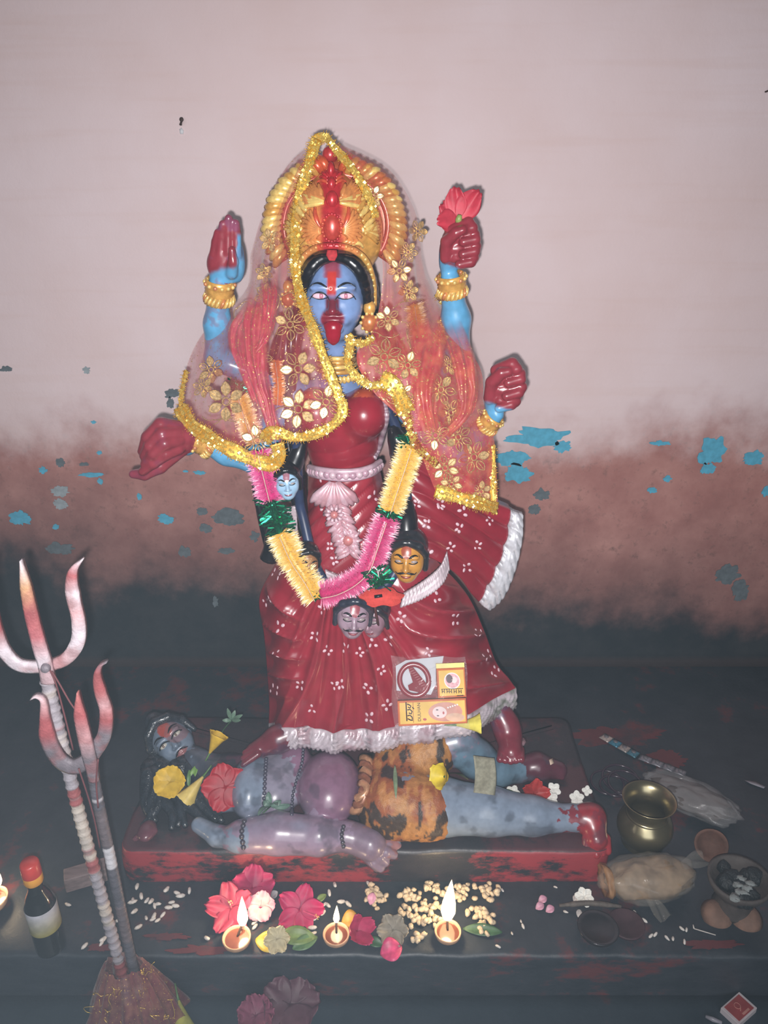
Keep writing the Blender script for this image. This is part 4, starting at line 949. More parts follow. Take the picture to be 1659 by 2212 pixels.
severed(806, 1336, 1.385, 42, -.1, sr(150, 116, 130), sr(44, 40, 48), False, -.4, False)
severed(662, 1216, 1.400, 38, .2, sr(150, 104, 70), sr(26, 26, 30), True, .3, False)
severed(872, 996, 1.455, 32, 0, sr(120, 150, 200), sr(20, 22, 28), False, -.5, False)
# dark hair tufts that join the heads to the cord
for pts, r in (([(655, 950, 1.45), (640, 990, 1.445), (628, 1015, 1.44)], 20), ([(612, 965, 1.47), (612, 1000, 1.45), (605, 1030, 1.44)], 15), ([(880, 1080, 1.45), (878, 1130, 1.425), (880, 1170, 1.41)], 26), ([(585, 1140, 1.50), (588, 1180, 1.49), (580, 1208, 1.49)], 20), ([(846, 920, 1.47), (858, 950, 1.463), (864, 980, 1.465)], 22)):
    MB().tube(pathP(pts, 10), np.interp(np.linspace(0, 1, 10), [0, .4, 1], [r_(r * .5), r_(r), r_(r * 1.1)]), 12).build('hair_tuft', M_black, idol)
strip([(618, 1098, 1.455), (622, 1130, 1.455), (624, 1160, 1.455)], [(640, 1092, 1.455), (642, 1128, 1.455), (644, 1162, 1.455)], 'hip_sash', 24, 8, 30)
# ================================================================== the reclining figure and its slab
rec = thing('reclining_statue', G(790, 1905, Z_PLAT), 'painted blue reclining man statue with tiger skin lying on a worn red slab', 'statue')
xa, xb = G(262, 1905, Z_PLAT)[0], G(1318, 1905, Z_PLAT)[0]
def rounded_slab(x0, x1, y0, y1, z0, z1, r):
    mb = MB(); n = 160; per = []
    a = np.linspace(0, 1, n, endpoint=False)
    w, d, rc = x1 - x0, y1 - y0, .035
    outl = [(x0 + w * t, y0) for t in np.linspace(0, 1, 70)] + [(x1, y0 + d * t) for t in np.linspace(0, 1, 30)[1:]] + [(x1 - w * t, y1) for t in np.linspace(0, 1, 70)[1:]] + [(x0, y1 - d * t) for t in np.linspace(0, 1, 30)[1:-1]]
    o = np.array(outl); c = o.mean(0)
    # round the corners by pulling points inside a rounded rectangle
    q = np.clip(o, (x0 + rc, y0 + rc), (x1 - rc, y1 - rc)); dv = o - q; ln = np.linalg.norm(dv, axis=1)[:, None]; o = q + dv / np.maximum(ln, 1e-9) * np.minimum(ln, rc)
    nrm = dv / np.maximum(ln, 1e-9); R = []
    for (off, z) in ((0, z0), (0, z0 + .3 * (z1 - z0)), (0, z0 + .7 * (z1 - z0)), (-.002, z1 - r), (-r * .35, z1 - r * .3), (-r * 1.2, z1), (-.05, z1)):
        p = np.concatenate([o + nrm * off, np.full((len(o), 1), z)], 1); wob = (fbm(p, 12, 4) - .5) * .010 if z > z0 else 0 * p[:, 0]
        p[:, :2] += nrm * np.asarray(wob)[:, None]; p[:, 2] += (fbm(p, 9, 8) - .5) * (.006 if z > z0 + .5 * (z1 - z0) else 0); R.append(p)
    mb.grid(np.array(R), cv=True); m = len(o); b = mb.n
    mb.add(np.concatenate([R[-1], [np.append(c, z1)]]), [(i, (i + 1) % m, m) for i in range(m)])
    return mb
slab = rounded_slab(xa, xb, 1.2097, 1.66, Z_PLAT, Z_SLAB, .010); slab.build('slab_base', M_slab, rec, label='worn red and black painted slab')
g3 = lambda x, y, z: G(x, y, z)
mr = .00102
PUR = sr(132, 98, 122); LIL = sr(140, 136, 154); BLG = sr(128, 142, 162); GRY = sr(112, 122, 136)
S = SDF()
S.ell(g3(712, 1700, .262), (70 * mr, .092, .068), None, .02, 'u', PUR)            # belly
S.ell(g3(598, 1690, .250), (62 * mr, .090, .056), None, .02, 'u', LIL)            # ribs
S.ell(g3(640, 1655, .262), (36 * mr, .05, .055), None, .02, 'u', PUR)
S.ell(g3(545, 1700, .255), (46 * mr, .080, .058), None, .015, 'u', BLG)           # breast
S.ell(g3(585, 1632, .262), (50 * mr, .045, .05), None, .02, 'u', PUR)
S.cone(g3(470, 1670, .245), g3(420, 1640, .25), .036, .030, .02, 'u', sr(74, 80, 92))         # neck
S.ell(g3(490, 1690, .240), (50 * mr, .085, .045), None, .02, 'u', sr(60, 58, 72))
# near arm along the slab edge, hand open over its front
S.chain([g3(430, 1782, .222), g3(470, 1806, .222), g3(520, 1812, .226)], [.017, .021, .026], .01, BLG)
S.chain([g3(520, 1806, .228), g3(600, 1800, .232), g3(690, 1806, .230), g3(745, 1808, .224)], [.034, .043, .039, .029], .01, sr(146, 128, 150))
S.chain([g3(755, 1806, .222), g3(800, 1824, .214)], [.032, .034], .01, sr(130, 112, 130))
for i, (a, b, c) in enumerate((((806, 1812), (836, 1824), (858, 1828)), ((804, 1824), (834, 1840), (850, 1846)), ((798, 1836), (820, 1852), (832, 1862)), ((788, 1844), (808, 1862), (822, 1874)), ((778, 1838), (800, 1856), (815, 1873)))):
    z = (.216, .213, .206, .196, .19)[i]; S.chain([g3(*a, z), g3(*b, z - .008), g3(*c, z - .020)], [.0130, .0122, .0100], .003, sr(134, 116, 134) if i else sr(150, 110, 116))
# far arm
S.chain([g3(500, 1665, .25), g3(570, 1648, .255), g3(650, 1625, .26)], [.032, .028, .024], .01, sr(86, 58, 78))
# near leg
S.chain([g3(870, 1735, .258), g3(950, 1742, .254), g3(1060, 1752, .242), g3(1150, 1762, .232), g3(1232, 1768, .224)], [.070, .060, .050, .040, .027], .015, BLG)
S.chain([g3(1235, 1766, .226), g3(1278, 1768, .226)], [.028, .030], .01, sr(128, 48, 60))
S.chain([g3(1276, 1766, .226), g3(1288, 1812, .206)], [.030, .024], .012, sr(150, 46, 56))
for i in range(5): S.chain([g3(1268 + 10 * i, 1812, .205), g3(1264 + 12 * i, 1846 - 4 * abs(i - 2), .184)], [.0115, .0092], .0012, sr(158, 48, 56))
# far leg: bent knee, foot behind
S.chain([g3(880, 1650, .27), g3(940, 1612, .31), g3(985, 1600, .325)], [.060, .055, .048], .015, sr(136, 128, 148))
S.chain([g3(985, 1604, .322), g3(1030, 1640, .28), g3(1075, 1668, .24), g3(1120, 1668, .225)], [.046, .042, .032, .024], .015, sr(104, 132, 152))
S.chain([g3(1115, 1662, .226), g3(1160, 1656, .228), g3(1205, 1664, .218)], [.028, .032, .022], .012, sr(92, 46, 60))
for i in range(5): S.cone(g3(1196, 1652 + 5 * i, .219), g3(1220 - abs(i - 1) * 2, 1655 + 6 * i, .213), .009, .0065, .003, 'u', sr(96, 46, 58))
# head
s_h = 63 * mr; up2 = np.array((-.70, .34, .62)); up2 /= np.linalg.norm(up2)
fw = np.array((.20, -.74, .62)); fw -= up2 * (fw @ up2); fw /= np.linalg.norm(fw); rt = np.cross(fw, up2)
RH = np.stack([rt, fw, up2], 1); oh = g3(374, 1603, .268)
TH = head_prims(S, oh, RH, s_h, .09, ears=True, cheeks=1.15, jaw=1.25, col=sr(110, 124, 142))
V, F, C = S.mesh(.0026, GRY, .06); px, py = proj(V); nz = fbm(V, 26, 3); n2 = fbm(V, 9, 12)
L = (V - oh) @ RH / s_h; hd = (np.abs(L) < 1.2).all(1)
C = mixc(C, sr(110, 84, 96), (~hd) * smooth(.52, .70, n2) * .5)
C = mixc(C, sr(56, 62, 74), smooth(.58, .70, nz) * .5 * (~hd)); C = mixc(C, sr(150, 170, 196), smooth(.55, .75, n2) * .35 * (V[:, 2] > .2))
C = mixc(C, sr(178, 70, 52), hd * (np.hypot(L[:, 0] * 1.2 + .1, L[:, 2] - .52) < .30) * (L[:, 1] > .2) * .9)
C = mixc(C, sr(140, 96, 98), hd * (np.hypot(L[:, 0] * .9 + .35, L[:, 2] - .2) < .42) * (L[:, 1] > .2) * .6)
C = mixc(C, sr(150, 92, 92), hd * (np.hypot(L[:, 0], (L[:, 2] + .50) * 2) < .24) * (L[:, 1] > .4) * .9)
body2 = MB().add(V, F, C); body2.build('body', M_skin, rec, label='blue grey painted body'); BV_R = body2.bvh()
for q in (-1, 1):
    eo = MB().ell(TH(q * .29, .505, .10), np.array((.175, .10, .085)) * s_h, 14, 8, R=RH).build('eye', mat('grey_eye_paint', sr(190, 186, 176), .3), rec)
    MB().ell(TH(q * .29 + .03, .58, .10), np.array((.055, .03, .055)) * s_h, 8, 6, R=RH).build('pupil', mat('grey_pupil_paint', sr(110, 90, 80), .3), eo)
    p = on_surface(BV_R, TH, RH, [(q * (.285 + t * .23), .19 - .11 * t * t) for t in np.linspace(-1, 1, 9)], .02 * s_h); MB().tube(p, .028 * s_h, 6).build('eyelid_line', M_line, rec)
    p = on_surface(BV_R, TH, RH, [(q * (.10 + .42 * t), .33 + .12 * math.sin(t * 2.6)) for t in np.linspace(0, 1, 9)], .01 * s_h); MB().tube(p, np.interp(np.linspace(0, 1, 9), [0, .4, 1], [.02, .045, .015]) * s_h, 6).build('eyebrow', M_line, rec)
    p = on_surface(BV_R, TH, RH, [(q * (.03 + .26 * t), -.38 - .14 * t) for t in np.linspace(0, 1, 7)], .015 * s_h); MB().tube(p, np.interp(np.linspace(0, 1, 7), [0, .5, 1], [.02, .035, .01]) * s_h, 6).build('moustache', M_line, rec)
M_dkhair = mat('matted_hair_paint', sr(44, 50, 58), .25, var=.35, scale=70, coat=.5, bump=.4)
HH = SDF(); HH.ell(TH(0, -.45, .35), np.array((.82, .80, .84)) * s_h, RH, .01)
for q in (-1, 1): HH.chain([TH(0, .25, .98), TH(q * .45, .22, .80), TH(q * .76, -.05, .40), TH(q * .84, -.1, -.2)], np.array((.18, .18, .15, .1)) * s_h, .004)
HH.ell(TH(0, -.2, 1.12), np.array((.34, .34, .30)) * s_h, RH, .01); HH.ell(TH(0, .8, .1), np.array((.66, .55, .70)) * s_h, RH, .004, 's')
V, F, C = HH.mesh(.0032); MB().add(V, F, C).build('hair', M_dkhair, rec, label='dark matted hair')
rk = random.Random(5)
for i in range(15):     # long matted locks spread over the slab
    x0, y0 = 345 + rk.uniform(-40, 70), 1650 + rk.uniform(-10, 20); tgt = (300 + i * 15 + rk.uniform(-10, 10), 1762 + rk.uniform(-14, 40) - 3 * abs(i - 5))
    pts = [g3(x0, y0, .255), g3(x0 * .6 + tgt[0] * .4 + rk.uniform(-14, 14), y0 * .6 + tgt[1] * .4, .232), g3(x0 * .25 + tgt[0] * .75 + rk.uniform(-14, 14), y0 * .25 + tgt[1] * .75, .215), g3(*tgt, .206)]
    MB().tube(catmull(pts, 16), np.interp(np.linspace(0, 1, 16), [0, .5, 1], [.018, .015, .006]) * rk.uniform(.8, 1.15), 8).build('hair_lock', M_dkhair, rec)
SP = SDF(); hc_ = g3(318, 1795, .215)
SP.ell(hc_, (.02, .028, .014), None, .005)
for k in range(4): SP.cone(hc_ + np.array((-.006 + .007 * k, 0, 0)), g3(292 + 9 * k, 1812 - 3 * k, .206), .008, .006, .003)
V, F, C = SP.mesh(.003, sr(104, 62, 74)); MB().add(V, F, C).build('far_hand', M_skin, rec)
# beads and armbands
def band_on(pts, r, name, n=40, col=sr(70, 66, 78), m=M_skin, bead=True):
    hs_ = [ray(BV_R, *q) for q in catmull(np.array(pts, float), n)]; p = [h[0] for h in hs_ if h]
    p = arclen(np.array(p), max(6, int(np.linalg.norm(np.diff(np.array(p), axis=0), axis=1).sum() / (r * 1.5)))); mb = MB()
    for q in p: mb.ell(q, r * .85, 8, 6, col=col)
    mb.build(name, m, rec)
band_on([(528, 1775), (522, 1800), (526, 1830)], .007, 'armband'); band_on([(742, 1786), (738, 1806), (742, 1828)], .006, 'bracelet')
band_on([(655, 1615), (652, 1650), (640, 1690), (632, 1720), (630, 1760)], .0052, 'bead_string', col=sr(74, 72, 88)); band_on([(575, 1640), (572, 1690), (570, 1745)], .006, 'bead_string', col=sr(74, 72, 88))
band_on([(1030, 1785), (1032, 1760), (1040, 1796)], .003, 'painted_stripe', col=sr(96, 74, 90), bead=False) if False else None
# tiger skin wrapped over the hips
ST = SDF(); ST.ell(g3(862, 1705, .254), (86 * mr, .105, .064), None, .02); ST.chain([g3(850, 1738, .256), g3(925, 1746, .254)], [.074, .068], .02); ST.chain([g3(862, 1660, .268), g3(935, 1618, .31)], [.070, .060], .02)
ST.cone(g3(800, 1690, .25), g3(815, 1770, .232), .045, .035, .02)
V, F, C = ST.mesh(.003, sr(168, 116, 62)); N = vnormals(V, F); px, py = proj(V)
fr = fbm(V, 60, 4); V = V + N * ((fr - .5) * .006)[:, None]
st_ = fbm(V * np.array((1.0, .45, .45)), 58, 6); C = mixc(C, sr(150, 84, 48), smooth(.45, .6, fbm(V, 14, 2))); C = mixc(C, sr(48, 42, 40), smooth(.53, .58, st_) * .95); C = mixc(C, sr(196, 140, 80), (1 - smooth(.36, .44, st_)) * .6)
tsk = MB().add(V, F, C); BV_T = tsk.bvh(); tsk.build('tiger_skin', mat('tiger_skin_paint', None, .5, var=.12, scale=90, bump=.3), rec, label='orange and black tiger skin wrap')
# twisted rope belt
pr_ = [ray(BV_T, *q) or ray(BV_R, *q) for q in catmull(np.array([(790, 1628), (792, 1660), (790, 1700), (778, 1740), (762, 1768)], float), 40)]
pth = np.array([h[0] + h[1] * .004 for h in pr_ if h]); ka = np.linspace(0, 26, len(pth)); Fx = np.stack([np.cos(ka), np.sin(ka) * 0, np.sin(ka)], 1)
for q in (0, math.pi):
    o = np.stack([np.cos(ka + q), -.5 * np.sin(ka + q), .4 * np.cos(ka + q + 1)], 1) * .008
    MB().tube(pth + o, .010, 8, col=sr(190, 140, 104) if q else sr(150, 96, 70)).build('rope_belt', M_gold, rec)
# ================================================================== sheer red net veil with gold trim
veil = thing('net_veil', P(700, 300, 1.56), 'sheer red net veil with gold flowers and gold trim draped over the crown', 'veil')
def net_material(name, c1, c2, a1, a2, spark):
    m, nt, b = _nodes(name); N, L = nt.nodes, nt.links
    tc = N.new('ShaderNodeTexCoord'); pos = tc.outputs['Object']
    n1 = nnoise(N, L, pos, 26, 3, .65, (1.6, 1, .6)); n2 = nnoise(N, L, pos, 240, 1.5, .6); n3 = nnoise(N, L, pos, 60, 1, .6)
    col = nmix(N, L, nmath(N, L, 'MULTIPLY', nmath(N, L, 'SUBTRACT', n3, .35), 3, True), c1, c2)
    sp = N.new('ShaderNodeMapRange'); sp.inputs['From Min'].default_value = spark; sp.inputs['From Max'].default_value = spark + .03; L.new(n2, sp.inputs['Value'])
    col = nmix(N, L, sp.outputs['Result'], col, sr(236, 190, 120))
    al = N.new('ShaderNodeMapRange'); al.inputs['From Min'].default_value = .35; al.inputs['From Max'].default_value = .65; al.inputs['To Min'].default_value = a1; al.inputs['To Max'].default_value = a2; L.new(n1, al.inputs['Value'])
    vc = N.new('ShaderNodeVertexColor'); vc.layer_name = 'Col'; sc_ = N.new('ShaderNodeSeparateColor'); L.new(vc.outputs['Color'], sc_.inputs[0])   # weave density (single or gathered layers)
    al2 = nmath(N, L, 'MULTIPLY', nmath(N, L, 'MAXIMUM', al.outputs['Result'], sp.outputs['Result']), sc_.outputs[0])
    L.new(col, b.inputs['Base Color']); L.new(al2, b.inputs['Alpha']); L.new(nmath(N, L, 'MULTIPLY', sp.outputs['Result'], .7), b.inputs['Metallic'])
    b.inputs['Roughness'].default_value = .45; b.inputs['Sheen Weight'].default_value = .3
    return m
M_net = net_material('red_net', sr(196, 70, 84), sr(206, 96, 92), .20, .42, .655)
M_net2 = net_material('red_net_dense', sr(196, 66, 72), sr(214, 104, 84), .50, .76, .64)
M_net3 = net_material('red_net_gathered', sr(192, 62, 84), sr(204, 88, 92), .62, .86, .64)
def sheetnet(rows, nu, nv, amp, fr, seed):
    A = net([[P(*q) for q in r] for r in rows], nu, nv); N_ = gridnormals(A); N_ = np.where(N_[..., 1:2] > 0, -N_, N_)
    u = np.linspace(0, 1, nv)[None, :]; q = fbm(A * np.array((1, 1, .35)), fr, seed) - .5
    fade = np.clip(np.linspace(0, nu, nu) / (nu * .25), 0, 1)[:, None]
    return A + N_ * (amp * 2 * q * fade + amp * 1.1 * np.sin(u * 26 + 16 * fbm(A * np.array((1, 1, .4)), 7, seed)) * (fbm(A, 9, seed + 4) - .25) * fade)[..., None]
lrows = [[(686, 298, 1.575), (688, 299, 1.568), (690, 300, 1.562), (692, 302, 1.555)], [(622, 358, 1.590), (638, 372, 1.552), (650, 382, 1.545), (662, 376, 1.542)],
 [(572, 445, 1.605), (598, 468, 1.552), (622, 474, 1.536), (644, 455, 1.532)], [(545, 540, 1.605), (575, 556, 1.540), (608, 562, 1.515), (638, 545, 1.502)],
 [(530, 628, 1.590), (560, 640, 1.525), (605, 640, 1.485), (646, 635, 1.470)], [(440, 718, 1.560), (516, 716, 1.500), (600, 714, 1.450), (676, 712, 1.432)],
 [(404, 795, 1.540), (500, 800, 1.460), (600, 790, 1.428), (706, 798, 1.410)], [(393, 860, 1.500), (482, 880, 1.425), (590, 872, 1.412), (738, 878, 1.396)], [(389, 884, 1.470), (490, 962, 1.405), (600, 948, 1.395), (716, 922, 1.388)]]
AL = sheetnet(lrows, 120, 80, .0045, 22, 3); vl = MB().grid(AL); vl.build('net_cloth', M_net, veil); BV_VL = vl.bvh()
rrows = [[(708, 304, 1.555), (712, 303, 1.56), (718, 303, 1.565), (726, 307, 1.572)], [(768, 368, 1.540), (790, 366, 1.548), (815, 362, 1.562), (838, 366, 1.590)],
 [(800, 432, 1.530), (830, 440, 1.535), (865, 446, 1.552), (895, 458, 1.605)], [(822, 540, 1.500), (850, 545, 1.512), (885, 552, 1.540), (913, 562, 1.605)],
 [(824, 630, 1.480), (855, 640, 1.485), (895, 642, 1.515), (942, 645, 1.585)], [(806, 712, 1.465), (850, 725, 1.450), (915, 722, 1.480), (986, 718, 1.565)],
 [(770, 768, 1.428), (850, 795, 1.415), (935, 800, 1.435), (1038, 796, 1.540)], [(800, 838, 1.412), (868, 872, 1.400), (950, 890, 1.410), (1047, 880, 1.500)],
 [(884, 930, 1.395), (935, 972, 1.395), (992, 975, 1.400), (1068, 966, 1.455)], [(942, 1064, 1.396), (985, 1076, 1.396), (1030, 1087, 1.400), (1076, 1098, 1.425)]]
AR = sheetnet(rrows, 130, 80, .0050, 20, 5); vr = MB().grid(AR); BV_VR = vr.bvh(); dn = np.interp(np.arange(130), [0, 50, 85, 130], [.42, .46, 1, 1])[:, None] + .25 * (fbm(AR, 14, 2) - .5); MB().grid(AR, col=np.repeat(np.clip(dn, .2, 1)[..., None], 3, 2)).build('net_cloth', M_net2, veil)
# gathered folds hanging beside the face and over the left shoulder
for pts, w, m_ in (([(566, 600, 1.510), (552, 700, 1.465), (556, 790, 1.430), (578, 880, 1.405), (598, 950, 1.388)], 28, M_net3), ([(560, 640, 1.515), (520, 720, 1.480), (535, 800, 1.440), (560, 870, 1.415)], 28, M_net3),
                   ([(572, 590, 1.53), (584, 640, 1.49), (576, 720, 1.45), (550, 760, 1.44)], 18, M_net3), ([(905, 640, 1.51), (925, 740, 1.455), (915, 840, 1.405), (930, 930, 1.392)], 40, M_net2), ([(960, 680, 1.52), (1000, 780, 1.46), (1005, 880, 1.425), (960, 940, 1.40)], 30, M_net2)):
    c = pathP(pts, 60); a = np.linspace(-1, 1, 26); A = []
    for i, q in enumerate(c):
        ww = r_(w) * (.75 + .35 * math.sin(i * .05 + 1)); wv = fbm(np.stack([a * .6 + w, 0 * a, 0 * a + i * .03], 1), 3.0, int(w)); A.append(q + np.stack([a * ww, -.012 * np.sqrt(1 - a * a) - .012 * (wv - .5) - .002 * np.cos(a * 11 + i * .06 + 9 * wv), .004 * np.sin(a * 9 + i * .1)], 1))
    A = np.array(A); kk = np.linspace(0, 1, 60)[:, None]; dn = smooth(0, .30, kk + .25 * (fbm(A, 20, 3) - .5)) * smooth(0, .12, 1.05 - kk) * smooth(1.0, .72, np.abs(a)[None, :])
    MB().grid(A, col=np.repeat(dn[..., None], 3, 2)).build('net_fold', m_, veil)
# ---- gold trim: ribbon, three rows of sequins and a fringe
M_trim = mat('gold_trim_foil', sr(222, 164, 52), .28, metal=.40, var=.35, scale=300, lo=.3, hi=.7)
M_seq = mat('gold_sequin', sr(246, 206, 104), .18, metal=.55, var=.25, scale=400)
rt_ = random.Random(3)
def trim(pts, w, fringe=True, col=M_trim, dens=1.0):
    c = pathP(pts, 120); ln = np.linalg.norm(np.diff(c, axis=0), axis=1).sum(); n = int(ln / .004) + 4; c = arclen(c, n)
    t = np.gradient(c, axis=0); t /= np.linalg.norm(t, axis=1)[:, None]; view = _C - c; view /= np.linalg.norm(view, axis=1)[:, None]
    s = np.cross(view, t); s /= np.linalg.norm(s, axis=1)[:, None]; nr = np.cross(t, s); hw = r_(w) / 2
    v = np.linspace(-1, 1, 7); ww = hw * (1 + .12 * np.sin(np.arange(n) * .35))
    A = np.array([c[i] + v[:, None] * s[i] * ww[i] + nr[i] * (.0012 * np.abs(np.cos(v * 7.5)) + .0008 * (i % 2))[:, None] for i in range(n)])
    o = MB().sheet(A, -.0012).build('gold_trim', col, veil)
    mb = MB()
    for i in range(int(n * 6 * dens)):
        k = rt_.uniform(0, n - 1.01); j = int(k); q = c[j] + (c[j + 1] - c[j]) * (k - j); e = rt_.choice((-.72, 0, .72)) + rt_.uniform(-.16, .16)
        cen = q + s[j] * ww[j] * e + nr[j] * .0025; nn = nr[j] + np.array([rt_.gauss(0, .33) for _ in range(3)]); X = frame_from(nn) * (rt_.uniform(.0020, .0038))
        mb.add([cen + X[:, 0], cen + X[:, 1], cen - X[:, 0], cen - X[:, 1]], [(0, 1, 2, 3)])
    mb.build('sequins', M_seq, o, kind='stuff', smooth_=False)
    if fringe:
        mb = MB()
        for i in range(1, n - 1):
            for sd in (-1, 1):
                if rt_.random() < .6:
                    b_ = c[i] + s[i] * ww[i] * sd; mb.tube([b_, b_ + s[i] * sd * rt_.uniform(.003, .007) + nr[i] * rt_.uniform(-.002, .003) + t[i] * rt_.uniform(-.002, .002)], [.0008, .0004], 4)
        mb.build('fringe', M_trim, o, kind='stuff')
trim([(684, 300, 1.55), (662, 372, 1.532), (645, 440, 1.520), (637, 520, 1.495), (640, 590, 1.470), (649, 640, 1.450), (678, 716, 1.418), (708, 795, 1.402), (730, 850, 1.392), (741, 884, 1.388), (730, 908, 1.382), (695, 932, 1.380), (640, 945, 1.382), (592, 930, 1.385)], 20)
trim([(388, 878, 1.468), (412, 916, 1.436), (470, 956, 1.402), (540, 990, 1.392), (585, 1002, 1.388), (604, 985, 1.386), (598, 958, 1.385)], 30)
trim([(572, 952, 1.388), (585, 934, 1.380), (606, 940, 1.380)], 26)
trim([(678, 320, 1.562), (683, 300, 1.558), (694, 296, 1.556), (708, 300, 1.552), (722, 318, 1.545), (768, 374, 1.528), (800, 432, 1.518), (812, 470, 1.512)], 15)
trim([(752, 722, 1.420), (757, 742, 1.420), (751, 785, 1.405), (772, 815, 1.400), (798, 832, 1.396), (826, 832, 1.394)], 16)
trim([(760, 738, 1.424), (785, 742, 1.432), (806, 728, 1.445)], 12)
trim([(822, 818, 1.396), (848, 832, 1.390), (866, 862, 1.388), (878, 892, 1.388)], 34)
trim([(876, 885, 1.388), (884, 925, 1.386), (905, 970, 1.386), (945, 1004, 1.388)], 14, col=mat('copper_trim_foil', sr(190, 100, 60), .3, metal=.6, var=.3, scale=300), dens=.5)
trim([(940, 1060, 1.388), (985, 1073, 1.386), (1030, 1086, 1.388), (1074, 1098, 1.408)], 27)
trim([(1062, 962, 1.450), (1064, 1030, 1.434), (1066, 1098, 1.416)], 14, dens=.5)
trim([(940, 636, 1.585), (968, 672, 1.575), (1004, 724, 1.565)], 5, col=mat('dark_trim_foil', sr(110, 70, 50), .4, metal=.5), dens=.3)
trim([(390, 878, 1.470), (393, 845, 1.49), (402, 800, 1.53)], 8, dens=.4)
# ---- embroidered gold flowers
M_emb = mat('gold_embroidery', sr(226, 190, 138), .3, metal=.55, var=.3, scale=250)
emb = [(490, 868, 42, 1.0), (645, 797, 38, .2), (645, 884, 40, .4), (560, 775, 30, 0), (458, 800, 30, .8), (440, 838, 24, .2), (628, 702, 34, .1), (575, 640, 26, 0), (470, 690, 18, .3), (548, 690, 24, 0), (645, 462, 24, .5), (585, 520, 24, .3), (572, 590, 20, .2), (556, 952, 34, .3), (705, 868, 36, .7),
       (806, 425, 22, 1.0), (862, 585, 26, .2), (880, 630, 24, .1), (818, 602, 26, .6), (838, 690, 26, .2), (830, 772, 38, .3), (880, 790, 30, .2), (950, 842, 34, .1), (972, 892, 30, .2), (940, 940, 32, .4), (988, 945, 32, .2), (1022, 988, 36, .1), (962, 1010, 30, .3), (1038, 1062, 24, 0), (968, 790, 22, .3), (900, 500, 24, .2), (880, 545, 22, .1), (1050, 905, 28, .2), (950, 730, 18, .2), (870, 850, 24, .2), (975, 1045, 24, .3), (955, 700, 14, .4)]
for i, (x, y, r, fill) in enumerate(emb):
    h = ray(BV_VL if x < 745 else BV_VR, x, y) or ray(BV_VR if x < 745 else BV_VL, x, y)
    if not h: continue
    nn = h[1] * .5 + (_C - h[0]) / np.linalg.norm(_C - h[0]) * .5; X = frame_from(nn) @ rotz(rt_.uniform(0, 1)); s = r_(r); mb = MB(); o = h[0] + nn * .002
    for k in range(6):
        a = k * math.pi / 3; dvec = lambda t_, e: o + X @ np.array((math.cos(a) * t_ - math.sin(a) * e, math.sin(a) * t_ + math.cos(a) * e, .002 + .12 * t_ * (1 if k % 2 else .5)))
        loop = [dvec(s * (.28 + .72 * u), s * .24 * math.sin(u * math.pi) ** .8 * sd) for sd, us in ((1, np.linspace(0, 1, 6)), (-1, np.linspace(1, 0, 6)[1:-1])) for u in us]
        mb.tube(loop + [loop[0]], .0010, 4, caps=False)
        if rt_.random() < fill or rt_.random() < .35: mb.poly(loop, .0005, nn)
        mb.tube([dvec(s * .3, 0), dvec(s * .9, 0)], .0007, 4)
    mb.tube([o + X @ np.array((math.cos(a) * s * .2, math.sin(a) * s * .2, .003)) for a in np.linspace(0, 6.283, 13)], .0013, 4, caps=False)
    mb.build('embroidered_flower', M_emb, veil, smooth_=False)
for k in range(26):   # gold thread tendrils between the flowers
    left = k % 2; x0 = rt_.uniform(420, 700) if left else rt_.uniform(830, 1040); y0 = rt_.uniform(600, 920); bv = BV_VL if left else BV_VR
    pts = []; a = rt_.uniform(0, 6.28)
    for j in range(9):
        h = ray(bv, x0, y0)
        if h: pts.append(h[0] + h[1] * .001)
        a += rt_.uniform(-.7, .7); x0 += 9 * math.cos(a); y0 += 9 * math.sin(a)
    if len(pts) > 4: MB().tube(catmull(pts, 24), .0008, 4).build('gold_thread', M_emb, veil)

# ================================================================== tinsel garland
gar = thing('tinsel_garland', P(740, 1290, 1.36), 'pink and yellow tinsel garland with green foil knots hanging to the skirt', 'garland')
M_tin = mat('tinsel_strands', None, .35, var=.12, scale=120, spec=.6); M_foil = mat('green_foil', sr(20, 140, 100), .18, metal=.8, var=.4, scale=200)
def tinsel(pts, w, cin, ctip, n, name):
    c = pathP(pts, 40); t = np.gradient(c, axis=0); t /= np.linalg.norm(t, axis=1)[:, None]; mb = MB(); hw = r_(w) / 2
    for i in range(n):
        k = rt_.uniform(0, 38.99); j = int(k); o = c[j] + (c[j + 1] - c[j]) * (k - j); view = _C - o; view /= np.linalg.norm(view); s = np.cross(view, t[j]); s /= np.linalg.norm(s)
        a = rt_.uniform(0, 6.283); d = s * math.cos(a) + view * math.sin(a) * .55 + t[j] * rt_.uniform(-.25, .45); d /= np.linalg.norm(d); L_ = hw * rt_.uniform(.75, 1.12) * (abs(math.cos(a)) * .55 + .45)
        e = np.cross(d, view); e = e / (np.linalg.norm(e) + 1e-9) * rt_.uniform(.0007, .0013); m2 = o + d * L_ * .55
        mb.add([o, m2 + e, o + d * L_, m2 - e], [(0, 1, 2, 3)], np.array([cin, cin, ctip, cin]))
    core = MB().tube(c, hw * .42, 8, col=cin, flat=.6).build(name, M_tin, gar)
    mb.build('strands', M_tin, core, kind='stuff', smooth_=False)
    MB().tube(c + np.array((0, -hw * .55, 0)), .0008, 4, col=sr(236, 214, 190)).build('thread', M_tin, core)
